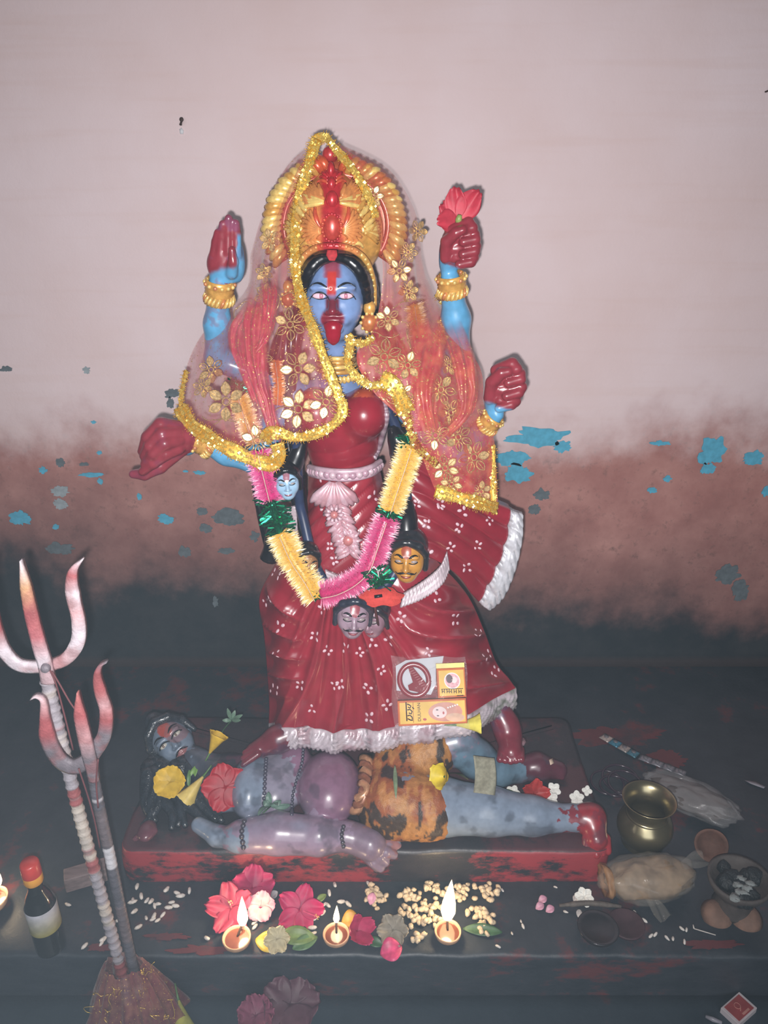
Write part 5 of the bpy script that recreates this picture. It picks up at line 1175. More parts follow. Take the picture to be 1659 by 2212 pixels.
def foil(pts, w, n):
    c = pathP(pts, 12); t = np.gradient(c, axis=0); t /= np.linalg.norm(t, axis=1)[:, None]; mb = MB(); hw = r_(w) / 2
    for i in range(n):
        j = rt_.randrange(0, 12); o = c[j]; view = _C - o; view /= np.linalg.norm(view); s = np.cross(view, t[j]); s /= np.linalg.norm(s)
        a = rt_.uniform(0, 6.283); d = s * math.cos(a) + view * math.sin(a) * .6 + t[j] * rt_.uniform(-.6, .6); d /= np.linalg.norm(d); L_ = hw * rt_.uniform(.6, 1.15); e = np.cross(d, view + np.array([rt_.gauss(0, .4) for _ in range(3)])); e = e / (np.linalg.norm(e) + 1e-9) * rt_.uniform(.0012, .0026)
        mb.add([o - e * .4, o + e * .4, o + d * L_ + e, o + d * L_ - e], [(0, 1, 2, 3)])
    core = MB().tube(c, hw * .25, 8, col=(1, 1, 1)).build('foil_knot', M_foil, gar); mb.build('foil_strips', M_foil, core, kind='stuff', smooth_=False)
PKI, PKT = sr(192, 40, 112), sr(222, 110, 164); YLI, YLT = sr(226, 172, 62), sr(242, 212, 136)
tinsel([(560, 975, 1.405), (572, 1025, 1.402), (585, 1078, 1.400)], 72, PKI, PKT, 1500, 'pink_tinsel')
foil([(586, 1085, 1.398), (596, 1118, 1.396), (604, 1150, 1.395)], 76, 110)
tinsel([(606, 1152, 1.393), (632, 1208, 1.382), (660, 1250, 1.372), (682, 1290, 1.366)], 74, YLI, YLT, 2200, 'yellow_tinsel')
foil([(684, 1280, 1.366), (690, 1292, 1.364)], 34, 30)
tinsel([(694, 1284, 1.360), (730, 1276, 1.354), (768, 1256, 1.354), (798, 1226, 1.360), (815, 1180, 1.374), (835, 1122, 1.392)], 70, sr(190, 44, 104), sr(218, 108, 156), 3400, 'pink_tinsel')
foil([(836, 1118, 1.392), (842, 1104, 1.396)], 58, 46)
tinsel([(843, 1104, 1.396), (860, 1050, 1.402), (874, 1010, 1.406), (888, 966, 1.408)], 66, YLI, YLT, 2400, 'yellow_tinsel')
foil([(884, 958, 1.412), (876, 936, 1.42)], 44, 40)
tinsel([(918, 930, 1.432), (916, 870, 1.438), (918, 800, 1.45)], 50, PKI, PKT, 900, 'pink_tinsel')
tinsel([(905, 730, 1.52), (895, 660, 1.57)], 50, YLI, YLT, 500, 'yellow_tinsel')
tinsel([(550, 955, 1.425), (532, 905, 1.435), (518, 860, 1.45)], 56, YLI, YLT, 1100, 'yellow_tinsel')
foil([(520, 850, 1.455), (508, 825, 1.46)], 52, 50)
tinsel([(600, 875, 1.44), (602, 830, 1.46), (596, 780, 1.50)], 34, sr(226, 130, 50), sr(236, 170, 90), 500, 'orange_tinsel')
# pendant: green foil tuft, red felt flower, dark stem
foil([(800, 1232, 1.352), (818, 1246, 1.348), (824, 1262, 1.346)], 62, 70)
MB().tube([P(800, 1232, 1.346), P(808, 1224, 1.344), P(816, 1232, 1.343), P(818, 1246, 1.342)], .0016, 6, col=sr(235, 225, 225)).build('thread_loop', M_tin, gar)
o = P(823, 1290, 1.340); X = frame_from(np.array((0, -.8, .6))); pts = []
for a in np.linspace(0, 6.283, 60, endpoint=False):
    pts.append(o + X @ np.array((math.cos(a) * r_(50) * (1 + .08 * math.sin(7 * a)), math.sin(a) * r_(21) * (1 + .16 * math.sin(6 * a + 1)), 0)))
fl_ = MB().poly(pts, .004, X[:, 2]).build('felt_flower', mat('red_felt', sr(208, 66, 58), .8, var=.1, scale=120, bump=.3), gar)
MB().box(o + X @ np.array((-r_(6), r_(2), .0015)), (r_(18), r_(7), .002), X @ rotz(.15)).build('black_tag', M_line, fl_)
MB().tube([P(808, 1300, 1.352), P(812, 1325, 1.356), P(818, 1355, 1.362)], .003, 7, col=sr(84, 44, 44)).build('stem', M_tin, gar)
# ================================================================== flowers, leaves
M_pet = mat('petal', None, .5, var=.12, scale=70, sss=0.0, spec=.35); M_leaf = mat('leaf', None, .45, var=.18, scale=80)
GRN = sr(92, 128, 74); DGRN = sr(64, 96, 66)
rf = random.Random(21)
def petal_grid(L_, W_, cup, ruf, seed, n=11, tip=.55):
    u = np.linspace(0, 1, n)[:, None]; v = np.linspace(-1, 1, n)[None, :]; r = random.Random(seed); a, b = r.uniform(0, 6), r.uniform(0, 6)
    w = W_ * (np.sin(np.minimum(u, 1) ** .75 * 2.55)) / .95 + .001
    x = u * L_ * (1 - .14 * v ** 2 * u) + .03 * L_ * np.sin(v * 9 + a) * u ** 3; y = v * w; z = cup * L_ * (u ** 1.6) + ruf * L_ * np.sin(v * 6 + a + u * 2) * u ** 2 + ruf * .5 * L_ * np.sin(v * 13 + b) * u ** 4 + .10 * L_ * v ** 2 * u
    return np.stack([x + 0 * v, y, z], 2)
def hibiscus(name, c, nrm, size, col, label, cat='flower', group=None, spin=0.0, cup=.18, ruf=.10, petals=5, stamen=True, calyx=False, tip=None, seed=1, arc=6.283, width=.42, sdir=(.25, .1, 1)):
    c = np.array(c, float); X = frame_from(nrm) @ rotz(spin); t = thing(name, c, label, cat, group)
    for k in range(petals):
        A = petal_grid(size, size * width, cup, ruf, seed * 17 + k); R = X @ rotz(k * arc / petals) ; B = A @ R.T + c + X[:, 2] * (.0008 * k + .001)
        u = np.linspace(0, 1, 11)[:, None, None]; C = np.array(col) * (.58 + .26 * u) + 0 * A
        if tip is not None: C = C * (1 - u ** 1.5) + np.array(tip) * u ** 1.5
        MB().sheet(B, .0006, col=C).build('petal', M_pet, t)
    if stamen:
        d = X @ (np.array(sdir) / np.linalg.norm(sdir)); e = c + d * size * .85; p = catmull([c, c + d * size * .45 + X[:, 2] * .002, e], 10); st_ = MB().tube(p, np.linspace(.0022, .0012, 10), 6, col=np.array(col) * .9 + .05).build('stamen', M_pet, t); mb = MB()
        for i in range(12): mb.ell(p[7] + (p[9] - p[7]) * rf.random() + np.array([rf.gauss(0, .0018) for _ in range(3)]), .0011, 6, 4, col=sr(232, 190, 120))
        mb.build('anthers', M_pet, st_)
    if calyx:
        q = MB(); q.lathe([(.001, -.016), (.004, -.012), (.006, -.004), (.004, .003)], c, 10, col=GRN, axis=X[:, 2]); q.build('calyx', M_leaf, t)
    return t
def leaf(name, p0, p1, bend, w, col, label, nrm=(0, -.4, 1), group=None, parent=None, cat='leaf'):
    p0, p1 = np.array(p0), np.array(p1); n_ = np.array(nrm, float); n_ /= np.linalg.norm(n_); d = p1 - p0; s = np.cross(n_, d); s /= np.linalg.norm(s)
    u = np.linspace(0, 1, 12)[:, None]; v = np.linspace(-1, 1, 7)[None, :]
    c = p0 + (p1 - p0) * u + n_ * bend * np.sin(u * np.pi); ww = w * np.sin(np.clip(u * .96 + .02, 0, 1) * np.pi) ** .8
    A = c[:, None, :] + s * (v * ww)[..., None] + n_ * (np.abs(v) * w * .25 * np.sin(u * np.pi))[..., None]
    C = np.array(col) * (1 + .25 * (np.abs(v) < .1)[..., None]) + 0 * A
    mb = MB().sheet(A, .0005, col=C)
    if parent is not None: return mb.build(name, M_leaf, parent)
    return mb.build(name, M_leaf, None, label, cat, group)
def trumpet(name, base, direction, L_, r, col, label, group='yellow bell flowers', lobes=5, stem=True, seed=1):
    base = np.array(base, float); t = thing(name, base, label, 'flower', group); d = np.array(direction, float); d /= np.linalg.norm(d)
    prof = [(.12 * r, 0), (.22 * r, .15 * L_), (.42 * r, .4 * L_), (.62 * r, .65 * L_), (.80 * r, .85 * L_), (1.0 * r, 1.0 * L_), (1.02 * r, 1.04 * L_)]
    sd = random.Random(seed); ph = sd.uniform(0, 6)
    MB().lathe(prof, base, 30, col=np.array([np.array(col) * (.8 + .3 * i / 6) for i in range(7)]), axis=d, flute=lambda a, i: .10 * (i / 6) ** 2 * np.sin(lobes * a + ph) + .06 * (i / 6) ** 3 * np.sin(13 * a)).build('corolla', M_pet, t)
    MB().lathe([(.10 * r, .1 * L_), (.5 * r, .6 * L_), (.85 * r, .97 * L_)], base + d * .0015, 24, col=np.array(col) * .9, axis=d).build('throat', M_pet, t)
    if stem: MB().tube([base - d * L_ * .5 + (0, 0, .001), base - d * L_ * .2, base + d * L_ * .12], [.0016, .002, .0032], 7, col=GRN).build('calyx', M_leaf, t)
    return t
def jasmine(c, nrm, r, label, group, col=sr(232, 232, 226), n=5, spin=0., name='white_flower'):
    c = np.array(c, float); t = thing(name, c, label, 'flower', group); X = frame_from(nrm) @ rotz(spin)
    for k in range(n):
        A = petal_grid(r, r * .36, .12, .05, k + int(c[0] * 991) % 50, 6); MB().sheet(A @ (X @ rotz(k * 6.283 / n)).T + c + X[:, 2] * .001, .0006, col=col).build('petal', M_pet, t)
    MB().tube([c - X[:, 2] * .001, c + X[:, 1] * r * .6 - X[:, 2] * .001], [.0012, .0009], 6, col=GRN).build('stalk', M_leaf, t)
    return t
VIEWN = lambda p: (_C - np.array(p)) / np.linalg.norm(_C - np.array(p))
def onrec(x, y, up=.004):
    if x < 432 and y > 1645: return G(x, y, .256 - .0006 * (y - 1650) + up), np.array((0, -.5, .85))   # on top of the matted locks
    hs_ = [h for h in (ray(BV_R, x, y), ray(BV_T, x, y)) if h]
    if hs_:
        h = min(hs_, key=lambda q: q[0][1]); return h[0] + h[1] * up, h[1]
    return G(x, y, Z_SLAB + up), np.array((0, 0, 1.0))

# hibiscus held in the raised fist, petals spreading upward
hb = thing('red_hibiscus', P(990, 478, 1.51), 'red hibiscus flower held in the raised right fist', 'flower')
hcn = P(988, 474, 1.508); HR = sr(186, 54, 72)
for k, (tx, ty, Y, ln, sc) in enumerate(((982, 404, 1.512, .082, .34), (1036, 412, 1.505, .082, .34), (942, 478, 1.495, .050, .42), (1018, 450, 1.53, .050, .4), (955, 440, 1.525, .055, .42))):
    tgt = P(tx, ty, Y); d = tgt - hcn; L_ = np.linalg.norm(d); d /= L_; s = np.cross(d, VIEWN(hcn)); s /= np.linalg.norm(s); nn = np.cross(s, d); A = petal_grid(L_, L_ * sc, .10, .10, 60 + k)
    B = hcn + A[..., :1] * d + A[..., 1:2] * s + A[..., 2:3] * nn * (1 if k != 3 else -1); u = np.linspace(0, 1, 11)[:, None, None]; C = (np.array(HR) * (1.1 - .2 * u) if k < 2 else np.array(HR) * (.8 + .2 * u)) + 0 * A; C = np.minimum(C, 1)
    MB().sheet(B, .0006, col=C).build('petal', M_pet, hb)
MB().tube([P(990, 482, 1.505), P(991, 474, 1.500), P(993, 464, 1.498)], [.006, .0065, .004], 9, col=sr(130, 150, 84)).build('calyx', M_leaf, hb)

# flowers lying on the reclining figure
c, n = onrec(494, 1704, .012); hibiscus('red_hibiscus', c, VIEWN(c), .052, sr(190, 44, 58), 'wide open red hibiscus on the chest of the reclining statue', spin=.45, cup=.06, ruf=.07, seed=3, width=.50, sdir=(.75, -.55, .5))
YEL = sr(226, 186, 60)
for (x, y, dx, dy, ln, r, lab, cc_) in ((368, 1690, -.5, .9, .020, .032, 'open yellow bell flower below the reclining statue’s chin', YEL), (448, 1682, -.62, -.80, .060, .022, 'pale yellow bell flower lying left of the red hibiscus', sr(222, 196, 110)), (455, 1636, .45, .90, .045, .022, 'yellow bell flower standing beside the reclining statue’s neck', sr(220, 180, 60)), (960, 1688, -.9, .25, .022, .026, 'yellow bell flower on the tiger skin', sr(230, 206, 60)), (985, 1562, 1.0, .05, .050, .020, 'yellow bell flower tucked under the packet by the skirt hem', sr(226, 214, 96))):
    c, n = onrec(x, y, .012); 
    if y == 1562: c = P(985, 1566, 1.338)
    vw = VIEWN(c); upv = np.array((0, .45, .89)); d = np.array((dx, 0, 0)) + upv * dy * (1 if y not in (1690,) else 1)
    if x == 368:
        hibiscus('bell_flower', c + vw * .022, vw + np.array((-.2, 0, .1)), .036, sr(240, 200, 66), lab, group='yellow bell flowers', cup=.32, ruf=.10, petals=5, stamen=False, width=.62, seed=5); continue
    if x == 960: d = vw * .8 + np.array((-.8, 0, .1))
    trumpet('bell_flower', c, d, ln, r, cc_, lab, seed=int(x))
# leaves and stalks around the head
for k, (a, b, w, col, lab) in enumerate((((372, 1752), (384, 1700), .007, DGRN, 'dark green blade leaf below the open yellow flower'), ((408, 1708), (410, 1660), .0045, GRN, 'thin green stalk leaf across the pale yellow flower'), ((410, 1695), (428, 1650), .008, sr(110, 150, 70), 'light green leaf cluster beside the statue’s chin'), ((855, 1726), (854, 1662), .0045, sr(120, 140, 110), 'slim pale green leaf on the tiger skin'), ((1010, 1690), (965, 1672), .006, sr(110, 110, 60), 'olive leaf beside the tiger skin flower'))):
    p, n = onrec(*a, .006); q, n2_ = onrec(*b, .010); leaf('leaf', p, q, .006, w, col, lab, n + n2_)
sp = thing('basil_sprig', P(500, 1560, 1.44), 'small green leafy sprig standing behind the reclining statue’s neck', 'sprig')
b0 = G(470, 1598, .28); b1 = P(500, 1556, 1.455); MB().tube(catmull([b0, b0 * .5 + b1 * .5 + (0, 0, .004), b1], 10), .0016, 6, col=DGRN).build('stalk', M_leaf, sp)
for (x, y, Y) in ((491, 1530, 1.45), (524, 1544, 1.445), (520, 1556, 1.43), (480, 1556, 1.45), (508, 1534, 1.46)):
    q = P(x, y, Y); leaf('leaf', b1, q, .003, .0048, sr(96, 122, 104), None, VIEWN(q), parent=sp)
sp = thing('basil_sprig', G(590, 1745, .27), 'grey green leafy sprig lying across the reclining statue’s ribs', 'sprig')
cpt, n = onrec(585, 1740, .006); MB().tube([cpt, onrec(570, 1762, .006)[0]], .0015, 6, col=DGRN).build('stalk', M_leaf, sp)
for (x, y) in ((560, 1770), (605, 1728), (622, 1735), (582, 1712), (570, 1728), (600, 1752)):
    q, n2_ = onrec(x, y, .010); leaf('leaf', cpt, q, .006, .007, sr(94, 120, 108), None, n2_, parent=sp)
# white blossoms and red flower by the far leg
c = G(1152, 1716, Z_SLAB + .03); hibiscus('red_flower', c, VIEWN(c) + np.array((.4, 0, 0)), .034, sr(196, 60, 56), 'small red flower among white blossoms beside the shin', cup=.5, ruf=.12, stamen=False, calyx=True, seed=8)
WG = 'white blossoms by the shin'
for k, (x, y, lab) in enumerate(((1108, 1712, 'white star blossom between the paper slip and the small red flower'), (1196, 1706, 'white star blossom right of the small red flower'), (1190, 1726, 'white star blossom just below the tallest of the blossoms by the shin'), (1246, 1724, 'white star blossom nearest the red foot'))):
    c = G(x, y, Z_SLAB + .025); jasmine(c, VIEWN(c), .017, lab, WG, spin=k)
leaf('leaf', G(1075, 1708, .23), G(1118, 1716, .225), .003, .006, GRN, 'green leaf beside the paper slip')
c = G(1268, 1708, Z_SLAB + .012); jasmine(c, VIEWN(c), .012, 'crumpled white blossom alone on the slab near the bangles', WG, n=4)
# folded paper slip standing against the knee
A = np.array([[P(1022 + 46 * v + 4 * math.sin(u * 3), 1632 + 80 * u + 6 * v, 1.318 - .06 * u + .006 * math.sin(v * 4 + u * 2)) for v in np.linspace(0, 1, 10)] for u in np.linspace(0, 1, 12)])
C = np.tile(np.array(sr(142, 140, 122)), (12, 10, 1)) * (.85 + .3 * fbm(A, 60, 2)[..., None])
MB().sheet(A, .0008, col=C).build('paper_slip', mat('paper', None, .7, var=.15, scale=150), None, 'worn folded grey paper slip leaning against the bent knee', 'paper')
q, n = onrec(1190, 1646, .003); MB().poly([q + frame_from(n) @ np.array((.012 * math.cos(a), .007 * math.sin(a), 0)) for a in (0.3, 1.8, 3.4, 4.9)], .0008, n).build('rice_flake', mat('flake_paper', sr(214, 190, 170), .6), None, 'pale diamond shaped chip on the dark far foot', 'chip')

# ================================================================== gift packet leaning on the skirt
pc = P(926, 1490, 1.344); vx = np.array((1.0, 0, .055)); vx /= np.linalg.norm(vx); vn = np.array((-.08, -.86, .50)); vn -= vx * (vn @ vx); vn /= np.linalg.norm(vn); vy = np.cross(vn, vx)
kx = mpp(926, 1490, 1.352)
def K_(x, y, d=0.0): return pc + vx * ((x - 926) * kx) + vy * (-(y - 1490 + (x - 926) * .055) * kx) + vn * d
RP = np.stack([vx, vy, vn], 1)
def pbox(x0, y0, x1, y1, d0, d1):
    return MB().box((K_((x0 + x1) / 2, (y0 + y1) / 2, (d0 + d1) / 2)), ((x1 - x0) * kx, (y1 - y0) * kx, d1 - d0), RP)
def carton(name, x0, y0, x1, y1, d1, label):
    t = thing(name, K_(x0, y1, 0), label, 'box'); pbox(x0, y0, x1, y1, 0, d1).build('carton', mat('carton_orange', sr(198, 112, 76), .75, var=.06, spec=.2), t, smooth_=False, bevel=.0008)
    pbox(x0 + 4, y0 + 4, x1 - 3, y1 - 4, d1 - .0006, d1 + .0006).build('printed_face', mat('carton_yellow', sr(230, 190, 108), .75, var=.1, scale=25, spec=.2), t, smooth_=False); return t
def disc(x, y, rx, ry, d, m, parent, name, ang=0.0, n=26):
    pts = [K_(x + rx * math.cos(a) * math.cos(ang) - ry * math.sin(a) * math.sin(ang), y + rx * math.cos(a) * math.sin(ang) + ry * math.sin(a) * math.cos(ang), d) for a in np.linspace(0, 6.283, n, endpoint=False)]
    if np.cross(pts[1] - pts[0], pts[2] - pts[1]) @ vn < 0: pts = pts[::-1]
    return MB().poly(pts, .0004, vn).build(name, m, parent, smooth_=False)
def stroke(pts, w, d, m, parent, name): return MB().tube([K_(x, y, d) for x, y in pts], w * kx, 5, flat=.3, up=vn).build(name, m, parent)
def text(s_, x, y, size, rot, d, m, parent):
    cu = bpy.data.curves.new('lettering', 'FONT'); cu.body = s_; cu.size = size * kx; cu.align_x = 'CENTER'; cu.align_y = 'CENTER'; cu.extrude = .0001
    tmp = bpy.data.objects.new('tmp', cu); COL.objects.link(tmp); dg = bpy.context.evaluated_depsgraph_get(); me = bpy.data.meshes.new_from_object(tmp.evaluated_get(dg)); bpy.data.objects.remove(tmp)
    V = np.array([v.co[:] for v in me.vertices]); F = [tuple(p.vertices) for p in me.polygons]; c, s = math.cos(rot), math.sin(rot); W_ = V @ np.array([[c, s, 0], [-s, c, 0], [0, 0, 1]])
    MB().add(K_(x, y, d) + W_ @ RP.T, F).build('lettering', m, parent, smooth_=False)
INK = mat('carton_ink', sr(60, 40, 66), .8, var=.05, spec=.1); INKR = mat('carton_red_ink', sr(176, 66, 66), .5, var=.05); FLS = mat('print_flesh', sr(214, 190, 190), .4, var=.08); SAR = mat('print_veil', sr(190, 120, 100), .4, var=.15); WHT = mat('print_white', sr(226, 222, 220), .5, var=.04); DRK = mat('print_dark', sr(80, 54, 64), .5)
b1_ = carton('cosmetic_carton', 858, 1508, 1003, 1560, .022, 'long yellow carton printed with a veiled woman at the bottom of the packet')
D1 = .0230
text('DULHAN', 903, 1534, 9.4, math.pi / 2, D1, INK, b1_)
for pts in ([(876, 1514), (876, 1553)], [(878, 1518), (882, 1519), (886, 1522), (884, 1526), (880, 1524)], [(878, 1530), (884, 1529), (888, 1533), (886, 1538), (881, 1536)], [(878, 1542), (883, 1541), (887, 1544), (888, 1549)], [(878, 1548), (884, 1551), (889, 1551)], [(889, 1524), (892, 1528)]): stroke(pts, 1.3, D1, INK, b1_, 'lettering')
stroke([(890, 1556), (891, 1514)], .5, D1, INKR, b1_, 'printed_line'); disc(914, 1549, 4, 2.6, D1, INKR, b1_, 'printed_seal')
disc(958, 1533, 36, 20, D1, SAR, b1_, 'printed_veil', -.06); disc(946, 1534, 15, 12, D1 + .0005, FLS, b1_, 'printed_face_portrait'); disc(978, 1544, 20, 9, D1 + .0005, mat('print_gold', sr(206, 160, 130), .4, var=.2), b1_, 'printed_shoulder')
disc(941, 1529, 2.6, 1.3, D1 + .001, DRK, b1_, 'printed_eye'); disc(942, 1541, 2.6, 1.3, D1 + .001, DRK, b1_, 'printed_eye'); disc(954, 1535, 2.0, 3.0, D1 + .001, INKR, b1_, 'printed_lips')
for i in range(5): disc(964 + 5 * i, 1524 - 1.6 * i, 1.8, 1.8, D1 + .001, WHT, b1_, 'printed_pearl', n=8)
b2_ = carton('cosmetic_carton', 944, 1442, 1004, 1503, .026, 'small yellow box with a round portrait in the packet'); D2 = .0270
pbox(944, 1432, 1004, 1442, .004, .020).build('lid_flap', mat('carton_lid', sr(222, 196, 80), .4), b2_, smooth_=False)
disc(976, 1468, 17, 17, D2, WHT, b2_, 'portrait_ring'); disc(976, 1468, 15, 15, D2 + .0005, mat('print_pink', sr(206, 140, 150), .4, var=.25, scale=200), b2_, 'portrait'); disc(970, 1464, 7, 9, D2 + .001, DRK, b2_, 'portrait_hair'); disc(980, 1466, 6, 7, D2 + .001, FLS, b2_, 'portrait_face')
stroke([(952, 1486), (998, 1484)], .7, D2, INK, b2_, 'lettering')
for i in range(9): stroke([(953.5 + 5 * i, 1486), (953.5 + 5 * i, 1494)], .8, D2, INK, b2_, 'lettering'); 
for i in (0, 2, 3, 5, 7): stroke([(954 + 5 * i, 1490), (957 + 5 * i, 1491.5), (956 + 5 * i, 1488.5)], .7, D2, INK, b2_, 'lettering')
stroke([(984, 1499), (998, 1498)], 1.0, D2, DRK, b2_, 'lettering')
MB().poly([K_(x, y, .004) for x, y in ((857, 1492), (858, 1440), (880, 1428), (962, 1418), (958, 1434), (944, 1440), (942, 1478), (930, 1500))], .0008, vn).build('white_card', mat('card_white', sr(196, 198, 206), .85, var=.04, spec=.1), None, 'torn white card behind the red bangle in the packet', 'card', smooth_=False)
MB().tube([K_(896 + 31 * math.cos(a), 1469 + 33 * math.sin(a), .010) for a in np.linspace(0, 6.283, 49)], 6.0 * kx, 10, caps=False).build('bangle', mat('red_plastic', sr(140, 34, 48), .25, var=.05, coat=.4), None, 'thick glossy red plastic bangle in the packet', 'bangle')
cm = thing('comb', K_(884, 1490, .012), 'small dark red plastic comb lying across the bangle', 'comb'); MC = mat('comb_plastic', sr(128, 34, 46), .8, var=.05, spec=.15)
MB().poly([K_(x, y, .014) for x, y in ((884, 1441), (892, 1438), (928, 1484), (912, 1496), (884, 1490), (882, 1480), (893, 1474))], .003, vn).build('comb_back', MC, cm, smooth_=False)
for i in range(9):
    x, y = 885.5 + 3.0 * i, 1447 + 4.3 * i; MB().tube([K_(x, y, .0142), K_(x + 9, y - 4, .0142)], .5 * kx, 4).build('tooth', mat('comb_tooth', sr(206, 150, 150), .4), cm)
# clear pouch, wrinkled, bulging over what it holds
def clear_plastic(name, a, tint=(.9, .92, .95), rough=.12):
    m, nt, b = _nodes(name); N, L = nt.nodes, nt.links; tc = N.new('ShaderNodeTexCoord')
    n1 = nnoise(N, L, tc.outputs['Object'], 45, 5, .6); bp = N.new('ShaderNodeBump'); bp.inputs['Strength'].default_value = .5; bp.inputs['Distance'].default_value = .004; L.new(n1, bp.inputs['Height']); L.new(bp.outputs['Normal'], b.inputs['Normal'])
    b.inputs['Base Color'].default_value = tuple(tint) + (1,); b.inputs['Alpha'].default_value = a; b.inputs['Roughness'].default_value = rough; b.inputs['Specular IOR Level'].default_value = .8; b.inputs['Coat Weight'].default_value = .6; b.inputs['Coat Roughness'].default_value = .08
    return m
M_clear = clear_plastic('clear_pouch', .05)
po = thing('plastic_pouch', K_(926, 1565), 'clear plastic pouch holding cartons, comb and bangle against the skirt', 'pouch')
for side in (1, -1):
    A = []
    for v in np.linspace(0, 1, 24):
        r = []
        for u in np.linspace(0, 1, 26):
            x = 848 + 160 * u + 3 * math.sin(v * 7); y = 1418 + 152 * v - 10 * (1 - v) * 0 + 3 * math.sin(u * 9); b_ = math.sin(u * math.pi) ** .35 * math.sin(v * math.pi) ** .35
            r.append(K_(x, y, (.031 if side > 0 else -.002) * b_ + .0015 * side + .0015 * math.sin(u * 23 + v * 17) * b_ * (side > 0)))
        A.append(r)
    MB().grid(np.array(A)).build('pouch_front' if side > 0 else 'pouch_back', M_clear, po)

# ================================================================== tridents at the left
M_tri = mat('trident_paint', None, .5, var=.15, scale=60, bump=.3)
def prong(pts, ws, Y, cols, th=.010, n=60):
    c = arclen(catmull([P(x, y, Y) for x, y in pts], 120), n); t = np.gradient(c, axis=0); t /= np.linalg.norm(t, axis=1)[:, None]; s = np.cross(t, (0, -1.0, 0)); s /= np.linalg.norm(s, axis=1)[:, None]
    w = np.interp(np.linspace(0, 1, n), np.linspace(0, 1, len(ws)), ws) * mpp(100, 1400, Y) / 2
    A = np.array([[c[i] + s[i] * w[i] * v + np.array((0, -.0025 * (1 - v * v), 0)) for v in (-1, -.6, 0, .6, 1)] for i in range(n)])
    nz = fbm(A, 30, 5); k = np.linspace(0, 1, n); base = np.stack([np.interp(k, np.linspace(0, 1, len(cols)), [q[j] for q in cols]) for j in range(3)], 1)
    C = base[:, None, :] + 0 * A; m = smooth(.5, .62, nz)[..., None]; C = C * (1 - .5 * m) + np.array(sr(150, 84, 84)) * .5 * m
    return MB().sheet(A, th, col=C, nrm=(0, 1, 0))
def rod(pts, r, rib, cols, n=260):
    c = arclen(catmull(pts, 200), n); rr = np.array([r * (1 + (rib if i % 6 < 2 else 0)) for i in range(n)]); C = np.array(cols[0]) + 0 * c; nz = fbm(c, 22, 3)
    C = mixc(C, cols[1], smooth(.5, .6, nz)); C = mixc(C, cols[2], smooth(.60, .66, fbm(c, 26, 8))); return MB().tube(c, rr, 12, col=C)
WP, PKp, RDp, MET = sr(216, 204, 212), sr(204, 160, 164), sr(176, 92, 96), sr(126, 118, 126)
Y1, Y2 = 1.022, 1.000
T1 = thing('trident', np.array((P(250, 2050, Y1)[0], Y1, 0.0)), 'tall white and red painted iron trident on a ribbed rod', 'trident', 'tridents')
prong([(44, 1212), (52, 1260), (66, 1330), (84, 1400), (96, 1440), (103, 1478)], [4, 22, 27, 28, 30, 30], Y1 - .010, [WP, sr(206, 160, 120), RDp, sr(190, 110, 116), WP, WP]).build('middle_prong', M_tri, T1)
prong([(178, 1209), (158, 1232), (153, 1262), (158, 1300), (168, 1345), (166, 1390), (140, 1426), (96, 1444)], [3, 20, 28, 26, 28, 30, 26, 24], Y1, [WP, RDp, WP, PKp, WP, WP, PKp, WP]).build('side_prong', M_tri, T1)
prong([(-22, 1215), (-28, 1260), (-24, 1310), (-12, 1360), (6, 1408), (40, 1440), (96, 1444)], [3, 20, 28, 26, 28, 28, 24], Y1, [WP, PKp, RDp, RDp, WP, WP, WP]).build('side_prong', M_tri, T1)
MB().lathe([(.0001, -.004), (.006, -.004), (.007, -.001), (.0075, .003)], P(98, 1444, Y1 - .021), 14, col=MET, axis=(0, 1, 0)).build('bolt', M_tri, T1)
rod([P(101, 1470, Y1), P(172, 1760, Y1), P(250, 2050, Y1), np.array((P(250, 2050, Y1)[0] + .006, Y1, .004))], .0098, .16, (sr(166, 160, 168), sr(196, 186, 176), sr(160, 90, 92))).build('ribbed_rod', M_tri, T1)
T2 = thing('trident', np.array((P(276, 2040, Y2)[0], Y2, 0.0)), 'short grey and red trident with curled tips in front of the tall one', 'trident', 'tridents')
prong([(167, 1497), (170, 1540), (180, 1590), (194, 1650), (202, 1690)], [4, 26, 30, 30, 22], Y2 - .010, [sr(196, 120, 118), RDp, PKp, MET, MET]).build('middle_prong', M_tri, T2)
prong([(66, 1511), (78, 1506), (92, 1518), (96, 1560), (104, 1606), (128, 1646), (160, 1660), (196, 1640)], [3, 14, 22, 34, 36, 38, 36, 30], Y2, [WP, PKp, RDp, RDp, MET, MET, MET, MET]).build('side_prong', M_tri, T2)
prong([(230, 1431), (216, 1440), (209, 1462), (216, 1500), (228, 1540), (224, 1590), (206, 1622), (196, 1640)], [3, 14, 24, 26, 28, 30, 34, 30], Y2, [MET, RDp, RDp, PKp, RDp, MET, MET, MET]).build('side_prong', M_tri, T2)
rod([P(200, 1670, Y2), P(214, 1740, Y2), P(242, 1870, Y2), P(277, 2040, Y2), np.array((P(277, 2040, Y2)[0] + .006, Y2, .004))], .0092, .05, (sr(94, 92, 100), sr(110, 100, 104), sr(206, 204, 210))).build('rod', M_tri, T2)
th_ = thing('red_thread', P(118, 1462, 1.005), 'thin dark red thread tied between the two tridents', 'thread'); M_th = mat('thread_red', sr(112, 62, 66), .7)
for pts in ([(104, 1440, 1.004), (120, 1475, 1.002), (138, 1540, 1.0), (158, 1620, .995)], [(112, 1450, 1.004), (130, 1480, 1.0), (150, 1515, .995), (162, 1532, .99)], [(170, 1660, .99), (190, 1720, .99), (205, 1775, .99), (216, 1832, .99)], [(212, 1640, .988), (208, 1690, .988), (212, 1745, .988)]): MB().tube(pathP(pts, 16), .0015, 6).build('strand', M_th, th_)
